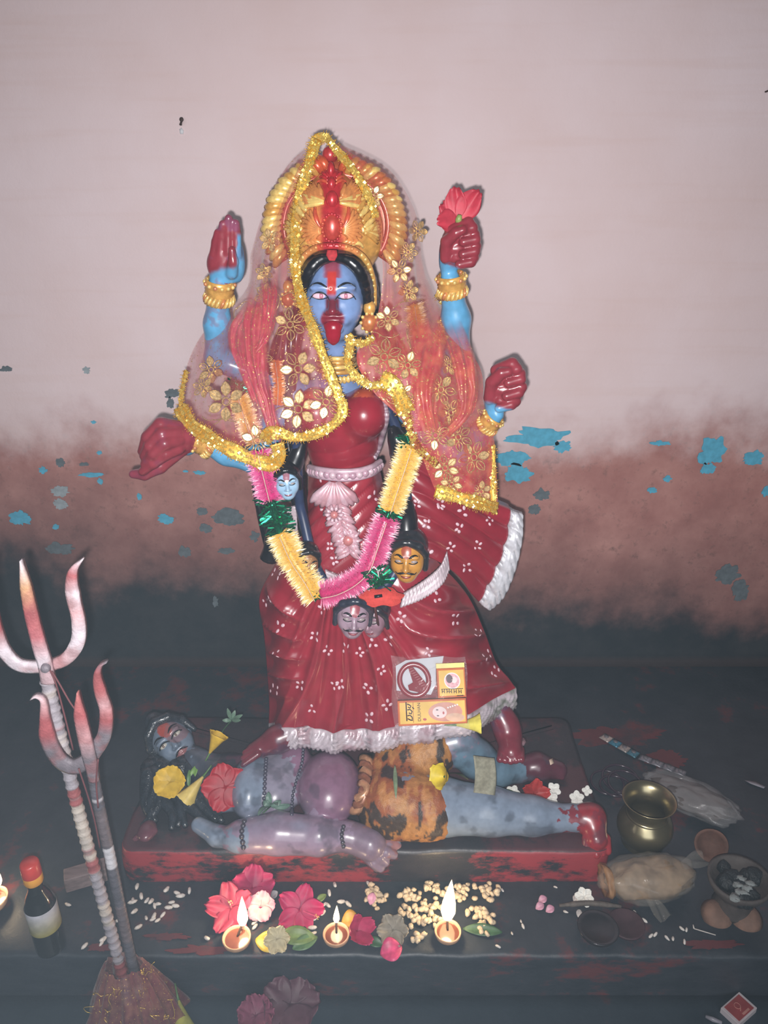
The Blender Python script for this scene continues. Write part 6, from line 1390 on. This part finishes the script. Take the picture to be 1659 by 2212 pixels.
# red net cloth bundled round the foot of the tridents
cl = thing('red_net_cloth', np.array((P(270, 2100, .98)[0], .98, 0.0)), 'bundle of red net cloth with gold tinsel wrapped round the trident feet', 'cloth')
cx0 = np.array((P(262, 2050, .995)[0], .992)); A = []
for i, z in enumerate(np.linspace(.150, .002, 40)):
    k = i / 39; r0 = .034 + .060 * k ** .9; ring = []
    for a in np.linspace(0, 2 * np.pi, 90, endpoint=False):
        f = .010 * k * math.sin(9 * a + 2 * k) + .006 * math.sin(17 * a + 4 * k) * (.4 + k); rr = r0 + f
        ring.append((cx0[0] + .012 * k + rr * 1.0 * math.cos(a), min(cx0[1] - .012 * k + rr * .75 * math.sin(a), YF - .004), z + .006 * math.sin(5 * a) * (1 - k)))
    A.append(ring)
A = np.array(A); MB().grid(A, cv=True).build('net_cloth', net_material('red_net_floor', sr(122, 56, 66), sr(150, 96, 84), .5, .82, .66), cl)
cl2 = []
for i in range(30):
    a = rt_.uniform(3.4, 6.0); z = rt_.uniform(.01, .15); k = 1 - z / .15; r0 = .036 + .062 * k
    p0 = np.array((cx0[0] + .012 * k + r0 * math.cos(a), cx0[1] - .012 * k + r0 * .78 * math.sin(a), z)); pts = [p0]
    for j in range(5): pts.append(pts[-1] + np.array((rt_.gauss(0, .006), rt_.gauss(0, .003), rt_.gauss(0, .008))))
    MB().tube(catmull(pts, 14), .0007, 4).build('gold_tinsel', M_seq, cl)
# ================================================================== things on the platform
ZP = Z_PLAT
# ---- oil bottle
bc = G(112, 2046, ZP); bt = thing('oil_bottle', bc, 'dark oil bottle with a red and yellow cap and paper label', 'bottle')
hB = P(92, 1862, bc[1])[2] - ZP; k = hB / .226
ax_ = np.array((-.02, 0.0, 1.0)); ax_ /= np.linalg.norm(ax_)
prof = [(.0, .001), (.024, .001), (.0275, .004), (.0285, .012), (.0285, .108), (.0275, .124), (.022, .142), (.0155, .156), (.0135, .164), (.0135, .182)]
MB().lathe([(r * k, z * k) for r, z in prof], bc, 40, axis=ax_).build('glass', mat('dark_oil_glass', sr(34, 38, 40), .08, var=.2, scale=20, coat=.8), bt)
MB().lathe([(.0291 * k, .062 * k), (.0293 * k, .063 * k), (.0293 * k, .118 * k), (.0291 * k, .119 * k)], bc, 40, axis=ax_, col=np.array([sr(150, 140, 78), sr(158, 150, 84), sr(196, 196, 206), sr(206, 206, 214)])).build('label', mat('bottle_label', None, .5, var=.12, scale=60), bt)
MB().lathe([(.0170 * k, .178 * k), (.0178 * k, .180 * k), (.0178 * k, .195 * k), (.0172 * k, .196 * k)], bc, 32, axis=ax_, flute=lambda a, i: .02 * np.sign(np.sin(30 * a))).build('cap_ring', mat('cap_yellow', sr(226, 160, 60), .4), bt)
MB().lathe([(.0176 * k, .196 * k), (.0178 * k, .198 * k), (.0172 * k, .222 * k), (.0150 * k, .226 * k), (0, .2262 * k)], bc, 32, axis=ax_).build('cap', mat('cap_red', sr(206, 66, 58), .35, coat=.3), bt)
# ---- wooden bar behind it
a, b = G(136, 1932, ZP), G(226, 1905, ZP); d = (b - a); L_ = np.linalg.norm(d); an = math.atan2(d[1], d[0])
MB().box((a + b) / 2 + np.array((0, .018, .018)), (L_, .034, .036), rotz(an)).build('wooden_bar', mat('pale_wood', sr(128, 112, 112), .6, var=.2, scale=20, stretch=(1, 6, 6), bump=.2), None, 'pale wooden bar lying behind the oil bottle', 'bar', smooth_=False, bevel=.002)
# ---- clay lamps
M_clay = mat('pale_clay', sr(206, 164, 132), .55, var=.15, scale=60, bump=.2); M_oil = mat('lamp_oil', sr(120, 70, 52), .06, var=.1, coat=.6); M_wick = mat('wick', sr(60, 40, 30), .8)
def flame_mat(name, s):
    m, nt, b = _nodes(name); N, L = nt.nodes, nt.links; e = N.new('ShaderNodeEmission'); e.inputs['Color'].default_value = (1.0, .72, .36, 1); e.inputs['Strength'].default_value = s
    t = N.new('ShaderNodeBsdfTransparent'); a = N.new('ShaderNodeAddShader'); L.new(e.outputs[0], a.inputs[0]); L.new(t.outputs[0], a.inputs[1]); L.new(a.outputs[0], N['Material Output'].inputs['Surface']); return m   # glowing gas: adds light, blocks none
M_flame = flame_mat('flame', 4.0)
def diya(px_, py_, r_px, fx, fy0, fy1, power, label, col=None):
    Yc = G(px_, py_ + r_px * .35, ZP)[1]; c = np.array((G(px_, py_ + r_px * .35, ZP)[0], Yc, ZP)); r = r_px * mpp(px_, py_, Yc); t = thing('clay_lamp', c, label, 'lamp', 'lit clay lamps')
    prof = [(0, .001), (.45 * r, .001), (.70 * r, .10 * r), (.93 * r, .42 * r), (1.0 * r, .74 * r), (.985 * r, .80 * r), (.90 * r, .78 * r), (.84 * r, .60 * r), (.70 * r, .35 * r), (.4 * r, .2 * r), (0, .16 * r)]
    MB().lathe(prof, c, 40, flute=lambda a, i: .015 * np.sin(3 * a + i) - (.05 * np.exp(-((a - math.pi / 2) / .25) ** 2) if i in (4, 5, 6) else 0)).build('bowl', M_clay if col is None else col, t)
    MB().lathe([(.835 * r, .58 * r), (.5 * r, .575 * r), (0, .575 * r)], c, 32).build('oil', M_oil, t)
    w0 = c + np.array((0, .2 * r, .56 * r)); w1 = c + np.array(((fx - px_) * mpp(px_, py_, Yc) * .8, .88 * r, .95 * r)); MB().tube(catmull([w0, w0 * .4 + w1 * .6 + (0, 0, .002), w1], 8), .0022, 7).build('wick', M_wick, t)
    h = (fy0 - fy1) * mpp(px_, py_, Yc) / .62; fb = w1 - np.array((0, 0, .003)); ang = 0.05
    fp = [(0, 0), (.09 * h, .07 * h), (.135 * h, .22 * h), (.12 * h, .42 * h), (.075 * h, .66 * h), (.035 * h, .86 * h), (0, h)]
    fo = MB().lathe(fp, fb, 18, axis=(ang, 0, 1)).build('flame', M_flame, t)
    li = bpy.data.lights.new('flame_light', 'POINT'); li.energy = power; li.color = (1.0, .74, .46); li.shadow_soft_size = .012
    lo = bpy.data.objects.new('flame_light', li); COL.objects.link(lo); lo.parent = t; lo.location = fb + np.array((0, 0, h * .5)) - WORLD[t.name]
diya(513, 2030, 31, 524, 2012, 1958, .34, 'burning clay lamp in front of the white and pink flower')
diya(727, 2022, 29, 725, 2008, 1976, .09, 'burning clay lamp with the smallest flame, middle of the three in front')
diya(967, 2016, 29, 967, 1992, 1918, .30, 'burning clay lamp with the tallest flame beside the puffed rice')
diya(-14, 1948, 34, -10, 1925, 1885, .30, 'burning clay lamp cut by the left edge of the photo')

# ---- flowers on the platform
MAG = sr(198, 44, 104)
c = G(545, 1920, ZP + .022); hibiscus('pink_hibiscus', c, VIEWN(c) + np.array((.2, 0, .3)), .046, sr(200, 60, 110), 'crumpled deep pink hibiscus behind the left lamp, farther of the two', cup=.35, ruf=.16, seed=11, stamen=False, width=.5)
c = G(500, 1962, ZP + .020); hibiscus('pink_hibiscus', c, VIEWN(c) + np.array((-.3, 0, .2)), .050, sr(196, 74, 104), 'wilted rose pink hibiscus directly behind the left lamp', cup=.30, ruf=.16, seed=12, spin=.7, width=.38)
c = G(563, 1958, ZP + .018); hibiscus('white_flower', c, VIEWN(c), .030, sr(232, 214, 214), 'white and pink flower glowing beside the left flame', cup=.25, ruf=.10, seed=13, tip=sr(226, 150, 170), stamen=False, width=.52)
leaf('petal', G(585, 1940, ZP + .018), G(600, 1926, ZP + .03), .002, .008, sr(150, 146, 150), 'grey white petal behind the white and pink flower', cat='petal')
c = G(648, 1965, ZP + .016); hibiscus('magenta_hibiscus', c, VIEWN(c) + np.array((0, -.1, .2)), .050, MAG, 'bright magenta hibiscus between the left and middle lamps', cup=.10, ruf=.08, seed=14, spin=1.2, width=.36, sdir=(-.1, -1, .35))
leaf('leaf', G(682, 1950, ZP + .012), G(705, 1932, ZP + .016), .003, .007, sr(120, 140, 84), 'small green leaf at the edge of the magenta hibiscus')
leaf('leaf', G(552, 2030, ZP + .006), G(612, 2044, ZP + .004), .006, .020, sr(206, 176, 66), 'yellow green leaf beside the left lamp')
leaf('leaf', G(600, 2022, ZP + .010), G(682, 2026, ZP + .008), .006, .018, sr(110, 132, 78), 'broad green leaf in front of the magenta hibiscus')
leaf('leaf', G(632, 2050, ZP + .006), G(686, 2024, ZP + .006), .003, .014, sr(92, 124, 84), 'green leaf under the broad leaf near the middle lamp')
c = G(598, 2030, ZP + .016); hibiscus('cream_flower', c, VIEWN(c), .026, sr(226, 214, 178), 'crumpled cream flower on the leaves beside the left lamp', cup=.5, ruf=.22, seed=15, stamen=False, petals=6)
c = G(770, 2012, ZP + .012); hibiscus('pink_bud', c, VIEWN(c) + np.array((.5, 0, .2)), .030, sr(206, 66, 110), 'closed pink flower right of the middle lamp', cup=1.0, ruf=.1, seed=16, stamen=False, petals=4, width=.5)
leaf('petal', G(822, 2062, ZP + .005), G(868, 2046, ZP + .010), .006, .022, sr(214, 74, 120), 'pink petal at the platform edge between the lamps', cat='petal')
leaf('petal', G(738, 1992, ZP + .008), G(776, 1984, ZP + .014), .005, .018, sr(176, 134, 52), 'mustard yellow petal behind the middle lamp', cat='petal')
leaf('leaf', G(790, 2030, ZP + .004), G(830, 2042, ZP + .004), .004, .010, DGRN, 'dark green leaf under the pink petal')
c = G(848, 2010, ZP + .012); hibiscus('cream_flower', c, VIEWN(c), .032, sr(176, 166, 150), 'dull cream crumpled flower between middle and right lamps', cup=.45, ruf=.24, seed=17, stamen=False, petals=6)
leaf('petal', G(800, 1955, ZP + .008), G(806, 1928, ZP + .022), .004, .009, sr(214, 150, 176), 'upright light pink petal behind the rice heap', cat='petal')
leaf('leaf', G(1000, 2006, ZP + .004), G(1085, 2014, ZP + .005), .003, .012, DGRN, 'dark leaf lying right of the tallest flame')
# small pink petals and white flower at the right
for k, (x, y, lab) in enumerate(((1172, 1945, 'upper pink petal of the loose trio right of the lamps'), (1166, 1960, 'left pink petal of the loose trio right of the lamps'), (1188, 1966, 'right pink petal of the loose trio right of the lamps'))):
    c = G(x, y, ZP + .004); leaf('petal', c + (-.009, -.004, 0), c + (.009, .004, .004), .003, .008, sr(206, 150, 172), lab, cat='petal', group='loose pink petals')
c = G(1262, 1938, ZP + .014); jasmine(c, VIEWN(c), .020, 'white flower beside the thin stick near the wrapped packet', 'white blossoms on the platform', n=6)
for k, (x, y, lab) in enumerate(((1243, 1942, 'pale petal left of the white flower by the stick'), (1251, 1974, 'pale petal in front of the thin stick'))):
    c = G(x, y, ZP + .004); leaf('petal', c + (-.004, -.008, 0), c + (.003, .008, .003), .002, .006, sr(206, 200, 196), lab, cat='petal')
a, b = G(1208, 1956, ZP + .012), G(1342, 1958, ZP + .016); mb = MB().tube(catmull([a, a * .5 + b * .5 + (0, .004, .003), b], 20), np.interp(np.linspace(0, 1, 20), [0, .15, .2, .8, .85, 1], [.003, .004, .0055, .0055, .004, .0035]), 9, col=sr(92, 84, 78)); mb.build('dry_stick', mat('stick', None, .7, var=.25, scale=80, bump=.3), None, 'thin grey dry stick in front of the white flower', 'stick')
# ---- grains
M_rice = mat('puffed_rice', sr(216, 210, 204), .6, var=.15, scale=200); M_crumb = mat('rice_crumb', sr(222, 200, 168), .65, var=.2, scale=200)
def grain_mesh(seed, s):
    r = random.Random(seed); mb = MB().ell((0, 0, 0), (.0065 * s, .0029 * s, .0027 * s) if seed < 300 or seed >= 400 else (.0056 * s, .0042 * s, .0038 * s), 8, 6); V = mb.v[0]; V += (fbm(V + seed, 160, seed)[:, None] - .5) * (.0022 if seed < 300 or seed >= 400 else .0050) * s; V[:, 2] -= V[:, 2].min(); return mb
def grains(name, pts, label, group, m, s, seed, cat):
    protos = []
    for k in range(4):
        o = grain_mesh(seed + k, s).build(name, m, None, label, cat, group); protos.append(o)
    r = random.Random(seed)
    for i, (x, y, dz) in enumerate(pts):
        if i < 4: o = protos[i]
        else:
            o = protos[i % 4].copy(); COL.objects.link(o)
        o.location = G(x, y, ZP + dz + .0005); o.rotation_euler = (r.uniform(-.3, .3), r.uniform(-.3, .3), r.uniform(0, 6.28)); q = r.uniform(.8, 1.2); o.scale = (q, q, q)
left = [(295, 1918), (288, 1948), (287, 1952), (304, 1938), (319, 1947), (326, 1951), (334, 1958), (342, 1955), (360, 1924), (382, 1932), (390, 1939), (410, 1926), (371, 1951), (379, 1960), (353, 1978), (334, 1982), (330, 1988), (290, 1972), (257, 1990), (299, 2005), (316, 1985), (364, 1962), (147, 1957), (184, 2046), (224, 2032), (220, 2038), (340, 1990), (448, 2029)]
mid = [(652, 1916), (667, 1924), (712, 1930), (724, 1914), (617, 1938), (700, 1956), (708, 1958), (682, 1964), (697, 1974), (680, 1986), (676, 2008), (676, 2020), (752, 1956), (796, 1912), (622, 1937), (551, 1996), (552, 2004), (736, 1950)]
grains('rice_grain', [(x, y, 0) for x, y in left], 'white rice grain scattered left of the lamps', 'rice grains left of the lamps', M_rice, 1.35, 100, 'grain')
grains('rice_grain', [(x, y, 0) for x, y in mid], 'white rice grain scattered around the magenta hibiscus', 'rice grains around the magenta hibiscus', M_rice, 1.3, 200, 'grain')
cr = []; rc_ = random.Random(9)
for (cx_, cy_, sx, sy, n) in ((885, 1938, 14, 12, 14), (935, 1925, 26, 10, 24), (925, 1965, 24, 14, 26), (912, 1990, 22, 10, 20), (905, 2030, 10, 8, 7), (985, 1935, 20, 12, 18), (1000, 1920, 24, 6, 10), (1060, 1930, 16, 14, 16), (1035, 1970, 16, 12, 16), (1050, 1990, 12, 8, 8), (810, 1930, 14, 14, 18), (818, 1950, 10, 10, 8), (1045, 2008, 8, 8, 6), (870, 1975, 14, 12, 8)):
    for i in range(n): cr.append((rc_.gauss(cx_, sx * .7), min(max(rc_.gauss(cy_, sy * .7), 1912), 2055), abs(rc_.gauss(0, .003))))
for key, lab in ((0, 'beige puffed rice piece in the heap left of the tallest flame'), (1, 'beige puffed rice piece in the heap right of the tallest flame'), (2, 'puffed rice crumb in the small heap beside the upright pink petal')):
    sel = [q for q in cr if (2 if q[0] < 845 else 0 if q[0] < 965 else 1) == key]
    grains('puffed_rice', sel, lab, lab.replace('piece ', '').replace('crumb ', ''), M_crumb, 1.25, 300 + 20 * key, 'puffed rice')
scat = [(1085, 1925), (1076, 2046), (1106, 2018), (1130, 2002), (1125, 1992), (1200, 1918), (1222, 1972), (1392, 1990), (1406, 2023), (1416, 2020), (1440, 2028), (1453, 2030), (1472, 2008), (1482, 2010), (1160, 1886), (1372, 1972), (1418, 1910), (1478, 2036)]
grains('rice_chip', [(x, y, 0) for x, y in scat], 'pale rice chip lying loose right of the lamps', 'loose rice chips at the right', M_rice, .9, 400, 'grain')

# ---- brass pot
M_brass = mat('brass', sr(158, 148, 118), .28, metal=.85, var=.22, scale=9, bump=.05, bscale=30)
pb = G(1386, 1822, ZP); kx_ = mpp(1386, 1800, pb[1]); pt = thing('brass_pot', pb, 'round brass water pot with a wide flared rim', 'pot'); H_ = P(1386, 1726, pb[1])[2] - ZP
KP = .92; prof = [(0, .002), (.045, .002), (.050, .006), (.047, .014), (.056, .024), (.0655, .045), (.066, .058), (.060, .074), (.049, .084), (.0445, .092), (.046, .102), (.054, .116), (.0625, .1265), (.0635, .129), (.0615, .1292), (.052, .118), (.0425, .104), (.041, .092), (.050, .078), (.058, .060), (.050, .03), (0, .02)]
MB().lathe([(r * KP, z * H_ / .129) for r, z in prof], pb, 64, flute=lambda a, i: 0).build('pot_body', M_brass, pt)
MB().lathe([(.0435, .083 * H_ / .129), (.0460, .086 * H_ / .129), (.0428, .089 * H_ / .129)], pb, 64).build('neck_ring', M_brass, pt)
# ---- dark bangles behind the pot
for k, (x, y, r, tl) in enumerate(((1312, 1690, .040, .05), (1340, 1682, .044, .12), (1330, 1698, .038, -.06), (1350, 1692, .040, .1))):
    c = G(x, y, ZP + .006 + .005 * k); MB().tube([c + rotx(tl) @ np.array((r * math.cos(a), r * math.sin(a), 0)) for a in np.linspace(0, 6.283, 41)], .0028, 8, caps=False).build('bangle', mat('dark_bangle', sr(58, 44, 58), .25, var=.2, coat=.3), None, 'dark thin bangle in the loose pile behind the brass pot', 'bangle', 'dark bangles behind the pot')
# ---- foil strip of tablets
def strip_blocks(pts, w, cols, name, label, cat, blister):
    t = thing(name, G(*pts[0], ZP), label, cat); n = len(cols)
    for i in range(n):
        a = np.array(pts[0]) + (np.array(pts[1]) - np.array(pts[0])) * i / n; b = np.array(pts[0]) + (np.array(pts[1]) - np.array(pts[0])) * (i + 1) / n
        p, q = G(*a, ZP + .005 + .001 * math.sin(i)), G(*b, ZP + .005 + .001 * math.sin(i + 1)); d = q - p; s = np.cross((0, 0, 1.0), d); s /= np.linalg.norm(s)
        u = np.linspace(0, 1, 6)[:, None, None]; v = np.linspace(-1, 1, 6)[None, :, None]
        A = p + d * u + s * v * w + np.array((0, 0, 1.0)) * (.004 * np.sin(u * np.pi) * (1 - v ** 2)); o = MB().sheet(A, -.0015, col=cols[i]).build('sachet', mat('sachet_foil', None, .3, metal=.3, var=.25, scale=120), t)
        if blister: MB().poly([p + d * .5 + s * .0 + np.array((math.cos(g_) * .006, math.sin(g_) * .008, .0058)) for g_ in np.linspace(0, 6.283, 12, endpoint=False)], .0006, (0, 0, 1)).build('printed_mark', mat('sachet_print', sr(110, 106, 112), .5), o)
    return t
strip_blocks(((1300, 1588), (1378, 1632)), .014, [sr(190, 176, 170), sr(70, 134, 160), sr(170, 160, 156), sr(80, 130, 150)], 'sachet_strip', 'blue and white foil sachet strip on the red stained floor', 'sachet strip', True)
strip_blocks(((1382, 1634), (1482, 1672)), .012, [sr(140, 138, 148)] * 4, 'sachet_strip', 'grey white paper sachet strip lying beyond the brass pot', 'sachet strip', True)
# ---- plastic bags and packets
def crumple(name, c, dims, R, m, label, cat, seed, amp, inner=None, tails=()):
    t = thing(name, np.array(c) - np.array((0, 0, dims[2])), label, cat); mb = MB().ell((0, 0, 0), (1, 1, 1), 44, 28); V = mb.v[0]
    f = 1 + amp * (fbm(V + seed, 2.2, seed, 5) - .5) * 2 + amp * .5 * (np.abs(fbm(V + seed, 5, seed + 3) - .5) * -2 + .3); V *= f[:, None]; V[:, 2] = np.maximum(V[:, 2], -.92)
    V[:] = (V * np.array(dims)) @ np.asarray(R).T + np.array(c); mb.build('plastic', m, t)
    if inner is not None:
        mb = MB().ell((0, 0, 0), (1, 1, 1), 30, 18); V = mb.v[0]; V *= (1 + .6 * (fbm(V + seed, 3.2, seed + 9) - .5))[:, None]; V[:, 2] = np.maximum(V[:, 2], -.9); V[:] = (V * np.array(dims) * .88) @ np.asarray(R).T + np.array(c); mb.build('contents', inner, t)
    for (p, q, w) in tails:
        p, q = np.array(p), np.array(q); d = q - p; s = np.cross((0, -.5, 1.0), d); s /= np.linalg.norm(s); u = np.linspace(0, 1, 12)[:, None, None]; v = np.linspace(-1, 1, 9)[None, :, None]
        A = p + d * u + s * v * w * (.4 + .6 * u) + np.array((0, -.3, 1.0)) * (.006 * np.sin(v * 5 + u * 6) * u); MB().grid(A).build('twisted_end', m, t)
    return t
M_bag = clear_plastic('clear_bag', .22, (.52, .52, .54), .2); M_bag2 = clear_plastic('packet_wrap', .14, (.6, .56, .5), .15)
c = G(1490, 1722, ZP + .030); crumple('plastic_bag', c, (.115, .052, .030), rotz(-.62), M_bag, 'crumpled clear plastic bag behind the brass pot', 'plastic bag', 3, .34, mat('bag_contents', sr(88, 80, 78), .7, var=.2, scale=30))
c = G(1402, 1896, ZP + .040); wp = crumple('wrapped_packet', c, (.105, .052, .040), rotz(.12), M_bag2, 'brown wrapped sweet packet in clear plastic at the platform front', 'packet', 6, .26, mat('packet_contents', sr(140, 118, 94), .6, var=.3, scale=30, bump=.6, bscale=40),
        ((G(1395, 1930, ZP + .03), G(1440, 1985, ZP + .012), .018), (G(1475, 1870, ZP + .06), G(1520, 1850, ZP + .07), .020)))
# a torn mouth of the packet at its left end
c = G(1318, 1900, ZP + .04); mb = MB(); mb.lathe([(.030, 0), (.036, -.010), (.034, -.016), (.026, -.012), (.012, -.004), (0, -.002)], c, 26, axis=(1, .12, .1), flute=lambda a, i: .12 * np.sin(4 * a + i)); mb.build('torn_end', mat('packet_brown', sr(150, 112, 78), .6, var=.25, scale=50), wp)
# ---- brown clay lamp lying behind the packet and clay burner with charcoal
M_terra = mat('terracotta', sr(108, 76, 64), .75, var=.2, scale=40, bump=.25); M_soot = mat('sooty_clay', sr(76, 70, 68), .75, var=.25, scale=30, bump=.3); M_coal = mat('charcoal', sr(34, 40, 44), .6, var=.4, scale=60, bump=.6); M_ash = mat('ash', sr(136, 142, 142), .85, var=.15, scale=80, bump=.4)
c = G(1535, 1838, ZP + .004); r = .036
MB().lathe([(0, .0), (.5 * r, .0), (.8 * r, .25 * r), (1.0 * r, .75 * r), (.95 * r, .80 * r), (.75 * r, .4 * r), (.4 * r, .2 * r), (0, .16 * r)], c + np.array((0, .01, .012)), 32, axis=(-.25, -.75, .55), flute=lambda a, i: .02 * np.sin(3 * a)).build('clay_cup', M_terra, None, 'empty brown clay cup tipped over behind the packet', 'cup')
bb = G(1582, 1962, ZP); bu = thing('incense_burner', bb, 'clay incense burner bowl full of charcoal and grey ash', 'incense burner'); yb = bb[1]; hb_ = P(1578, 1895, yb)[2] - ZP
prof = [(0, .002), (.040, .002), (.042, .010), (.034, .4 * hb_), (.036, .5 * hb_), (.050, .66 * hb_), (.060, .88 * hb_), (.061, hb_), (.055, .98 * hb_), (.050, .78 * hb_), (.03, .70 * hb_), (0, .68 * hb_)]
MB().lathe(prof, bb, 40, flute=lambda a, i: .03 * np.sin(2 * a + 1)).build('bowl', M_soot, bu)
for i in range(22):
    a = rf.uniform(0, 6.28); q = rf.uniform(0, .046); mb = MB().ell((0, 0, 0), (1, 1, 1), 10, 7); V = mb.v[0]; V *= (1 + .7 * (fbm(V + i, 1.8, i) - .5))[:, None]; V[:] = V * rf.uniform(.012, .019) + bb + np.array((q * math.cos(a), q * math.sin(a), hb_ * .82)); mb.build('charcoal_lump', M_coal, bu, smooth_=False)
for (x, y) in ((1596, 1912), (1612, 1918), (1602, 1928), (1618, 1908), (1600, 1898), (1588, 1938)):
    c = G(x, y, ZP + hb_ * .98); mb = MB().ell((0, 0, 0), (1, 1, 1), 10, 7); V = mb.v[0]; V *= (1 + 2.2 * (fbm(V + x, 2.2, 3) - .5))[:, None]; V[:] = V * np.array((.011, .008, .005)) + c; mb.build('ash_lump', M_ash, bu)
for k, (x, y, ax_, lab) in enumerate(((1556, 1982, (-.2, -.5, .75), 'brown clay lamp cup tilted at the foot of the burner, left one'), (1606, 1990, (.35, -.55, .6), 'brown clay lamp cup tilted at the foot of the burner, right one'))):
    c = G(x, y, ZP + .004); r = .033; MB().lathe([(0, 0), (.5 * r, 0), (.82 * r, .25 * r), (1.0 * r, .7 * r), (.94 * r, .74 * r), (.7 * r, .38 * r), (.4 * r, .2 * r), (0, .16 * r)][::-1], c + np.array((0, 0, .016)), 30, axis=(-ax_[0], -ax_[1] * -1, -ax_[2]) if False else (ax_[0], .35, -.95)).build('clay_cup', mat('terracotta_pale', sr(124, 96, 82), .75, var=.18, scale=40, bump=.2), None, lab, 'cup')
# ---- dark discs at the front right, match stick, match box
c = G(1290, 2016, ZP); r = .040; MB().lathe([(0, .0), (.6 * r, 0), (.9 * r, .16 * r), (1.02 * r, .42 * r), (.97 * r, .45 * r), (.8 * r, .36 * r), (0, .34 * r)], c, 44).build('metal_dish', mat('dark_metal', sr(60, 58, 62), .2, metal=.6, var=.25, scale=20), None, 'small dark metal dish at the platform edge', 'dish')
c = G(1352, 2004, ZP); r = .036; MB().lathe([(0, .0), (.6 * r, 0), (.95 * r, .16 * r), (1.0 * r, .36 * r), (.94 * r, .36 * r), (.7 * r, .2 * r), (0, .16 * r)], c, 44).build('clay_dish', mat('dark_red_clay', sr(66, 44, 50), .6, var=.2, scale=40), None, 'dark red clay dish behind the metal dish', 'dish')
ms = thing('match_stick', G(1520, 2012, ZP), 'burnt white match stick below the clay burner', 'match stick'); a, b = G(1499, 2006, ZP + .002), G(1546, 2020, ZP + .002)
MB().tube([a, b], .0013, 4).build('stick', mat('match_wood', sr(206, 200, 194), .6), ms); MB().tube([a, a + (0, .006, .004)], [.0016, .001], 5).build('bent_tip', MATS['match_wood'], ms)
mx = thing('match_box', G(1594, 2180, 0), 'small red and white match box on the lower floor', 'match box'); pts = [G(*q, .014) for q in ((1593, 2143), (1632, 2178), (1600, 2212), (1557, 2181))]
X_ = pts[1] - pts[0]; Y__ = pts[3] - pts[0]; cM = (pts[0] + pts[2]) / 2; lx, ly = np.linalg.norm(X_), np.linalg.norm(Y__); an = math.atan2(X_[1], X_[0])
mb = MB().box((cM[0], cM[1], .007), (lx, ly, .014), rotz(an)); mb.build('sleeve', mat('match_box_white', sr(206, 196, 200), .6, var=.06), mx, smooth_=False, bevel=.0008)
MB().box((cM[0], cM[1], .0143), (lx * .84, ly * .80, .0008), rotz(an)).build('printed_panel', mat('match_box_red', sr(158, 66, 66), .5, var=.12), mx, smooth_=False)
Rm = rotz(an)
MB().tube([np.array((cM[0], cM[1], .0150)) + Rm @ np.array((.006 * math.cos(a) - .004, .006 * math.sin(a), 0)) for a in np.linspace(0, 6.283, 21)], .0006, 4, caps=False).build('printed_ring', mat('match_print', sr(206, 140, 130), .5), mx)
MB().box(np.array((cM[0], cM[1], .0148)) + Rm @ np.array((.012, .004, 0)), (.004, .020, .0006), Rm).build('printed_bar', MATS['match_print'], mx, smooth_=False)
MB().box(np.array((cM[0], cM[1], .0148)) + Rm @ np.array((.003, 0, 0)), (.0016, .010, .0006), Rm @ rotz(.6)).build('printed_bar', MATS['match_print'], mx, smooth_=False)
# white scrap far right and bit near the box
c = G(1632, 1694, ZP + .003); MB().poly([c + np.array(q) for q in ((-.022, .014, 0), (.004, .008, .002), (.022, -.008, 0), (.014, -.014, 0), (-.012, 0, .002))][::-1], .0008, (0, 0, 1)).build('plastic_scrap', mat('scrap', sr(150, 148, 158), .3), None, 'torn pale plastic scrap near the right edge', 'scrap')
c = G(1540, 2202, .004); mb = MB().tube([c + (-.012, .006, 0), c, c + (.014, -.008, .002)], [.003, .005, .003], 7); mb.build('plastic_scrap', MATS['scrap'], None, 'twisted grey scrap left of the match box', 'scrap')
# ---- fallen things on the lower floor
c = np.array((G(552, 2190, .03)[0], G(552, 2190, .03)[1], .022)); hibiscus('pink_flower', c, VIEWN(c) + np.array((0, 0, .3)), .036, sr(150, 84, 108), 'faded pink ruffled flower on the lower step', cup=.6, ruf=.28, seed=31, stamen=False, petals=7, width=.5)
c = G(628, 2180, .012); hibiscus('wilted_flower', c + (0, 0, .012), VIEWN(c) + np.array((0, 0, .6)), .058, sr(104, 66, 80), 'large wilted dark mauve flower on the lower step', cup=.16, ruf=.12, seed=32, stamen=False, petals=5, width=.55)
trumpet('bell_flower', np.array((G(386, 2165, .03)[0], G(386, 2165, .03)[1], .035)), (.35, -.75, -.55), .060, .026, sr(176, 176, 84), 'yellow green bell flower on the floor beside the red cloth', seed=4)
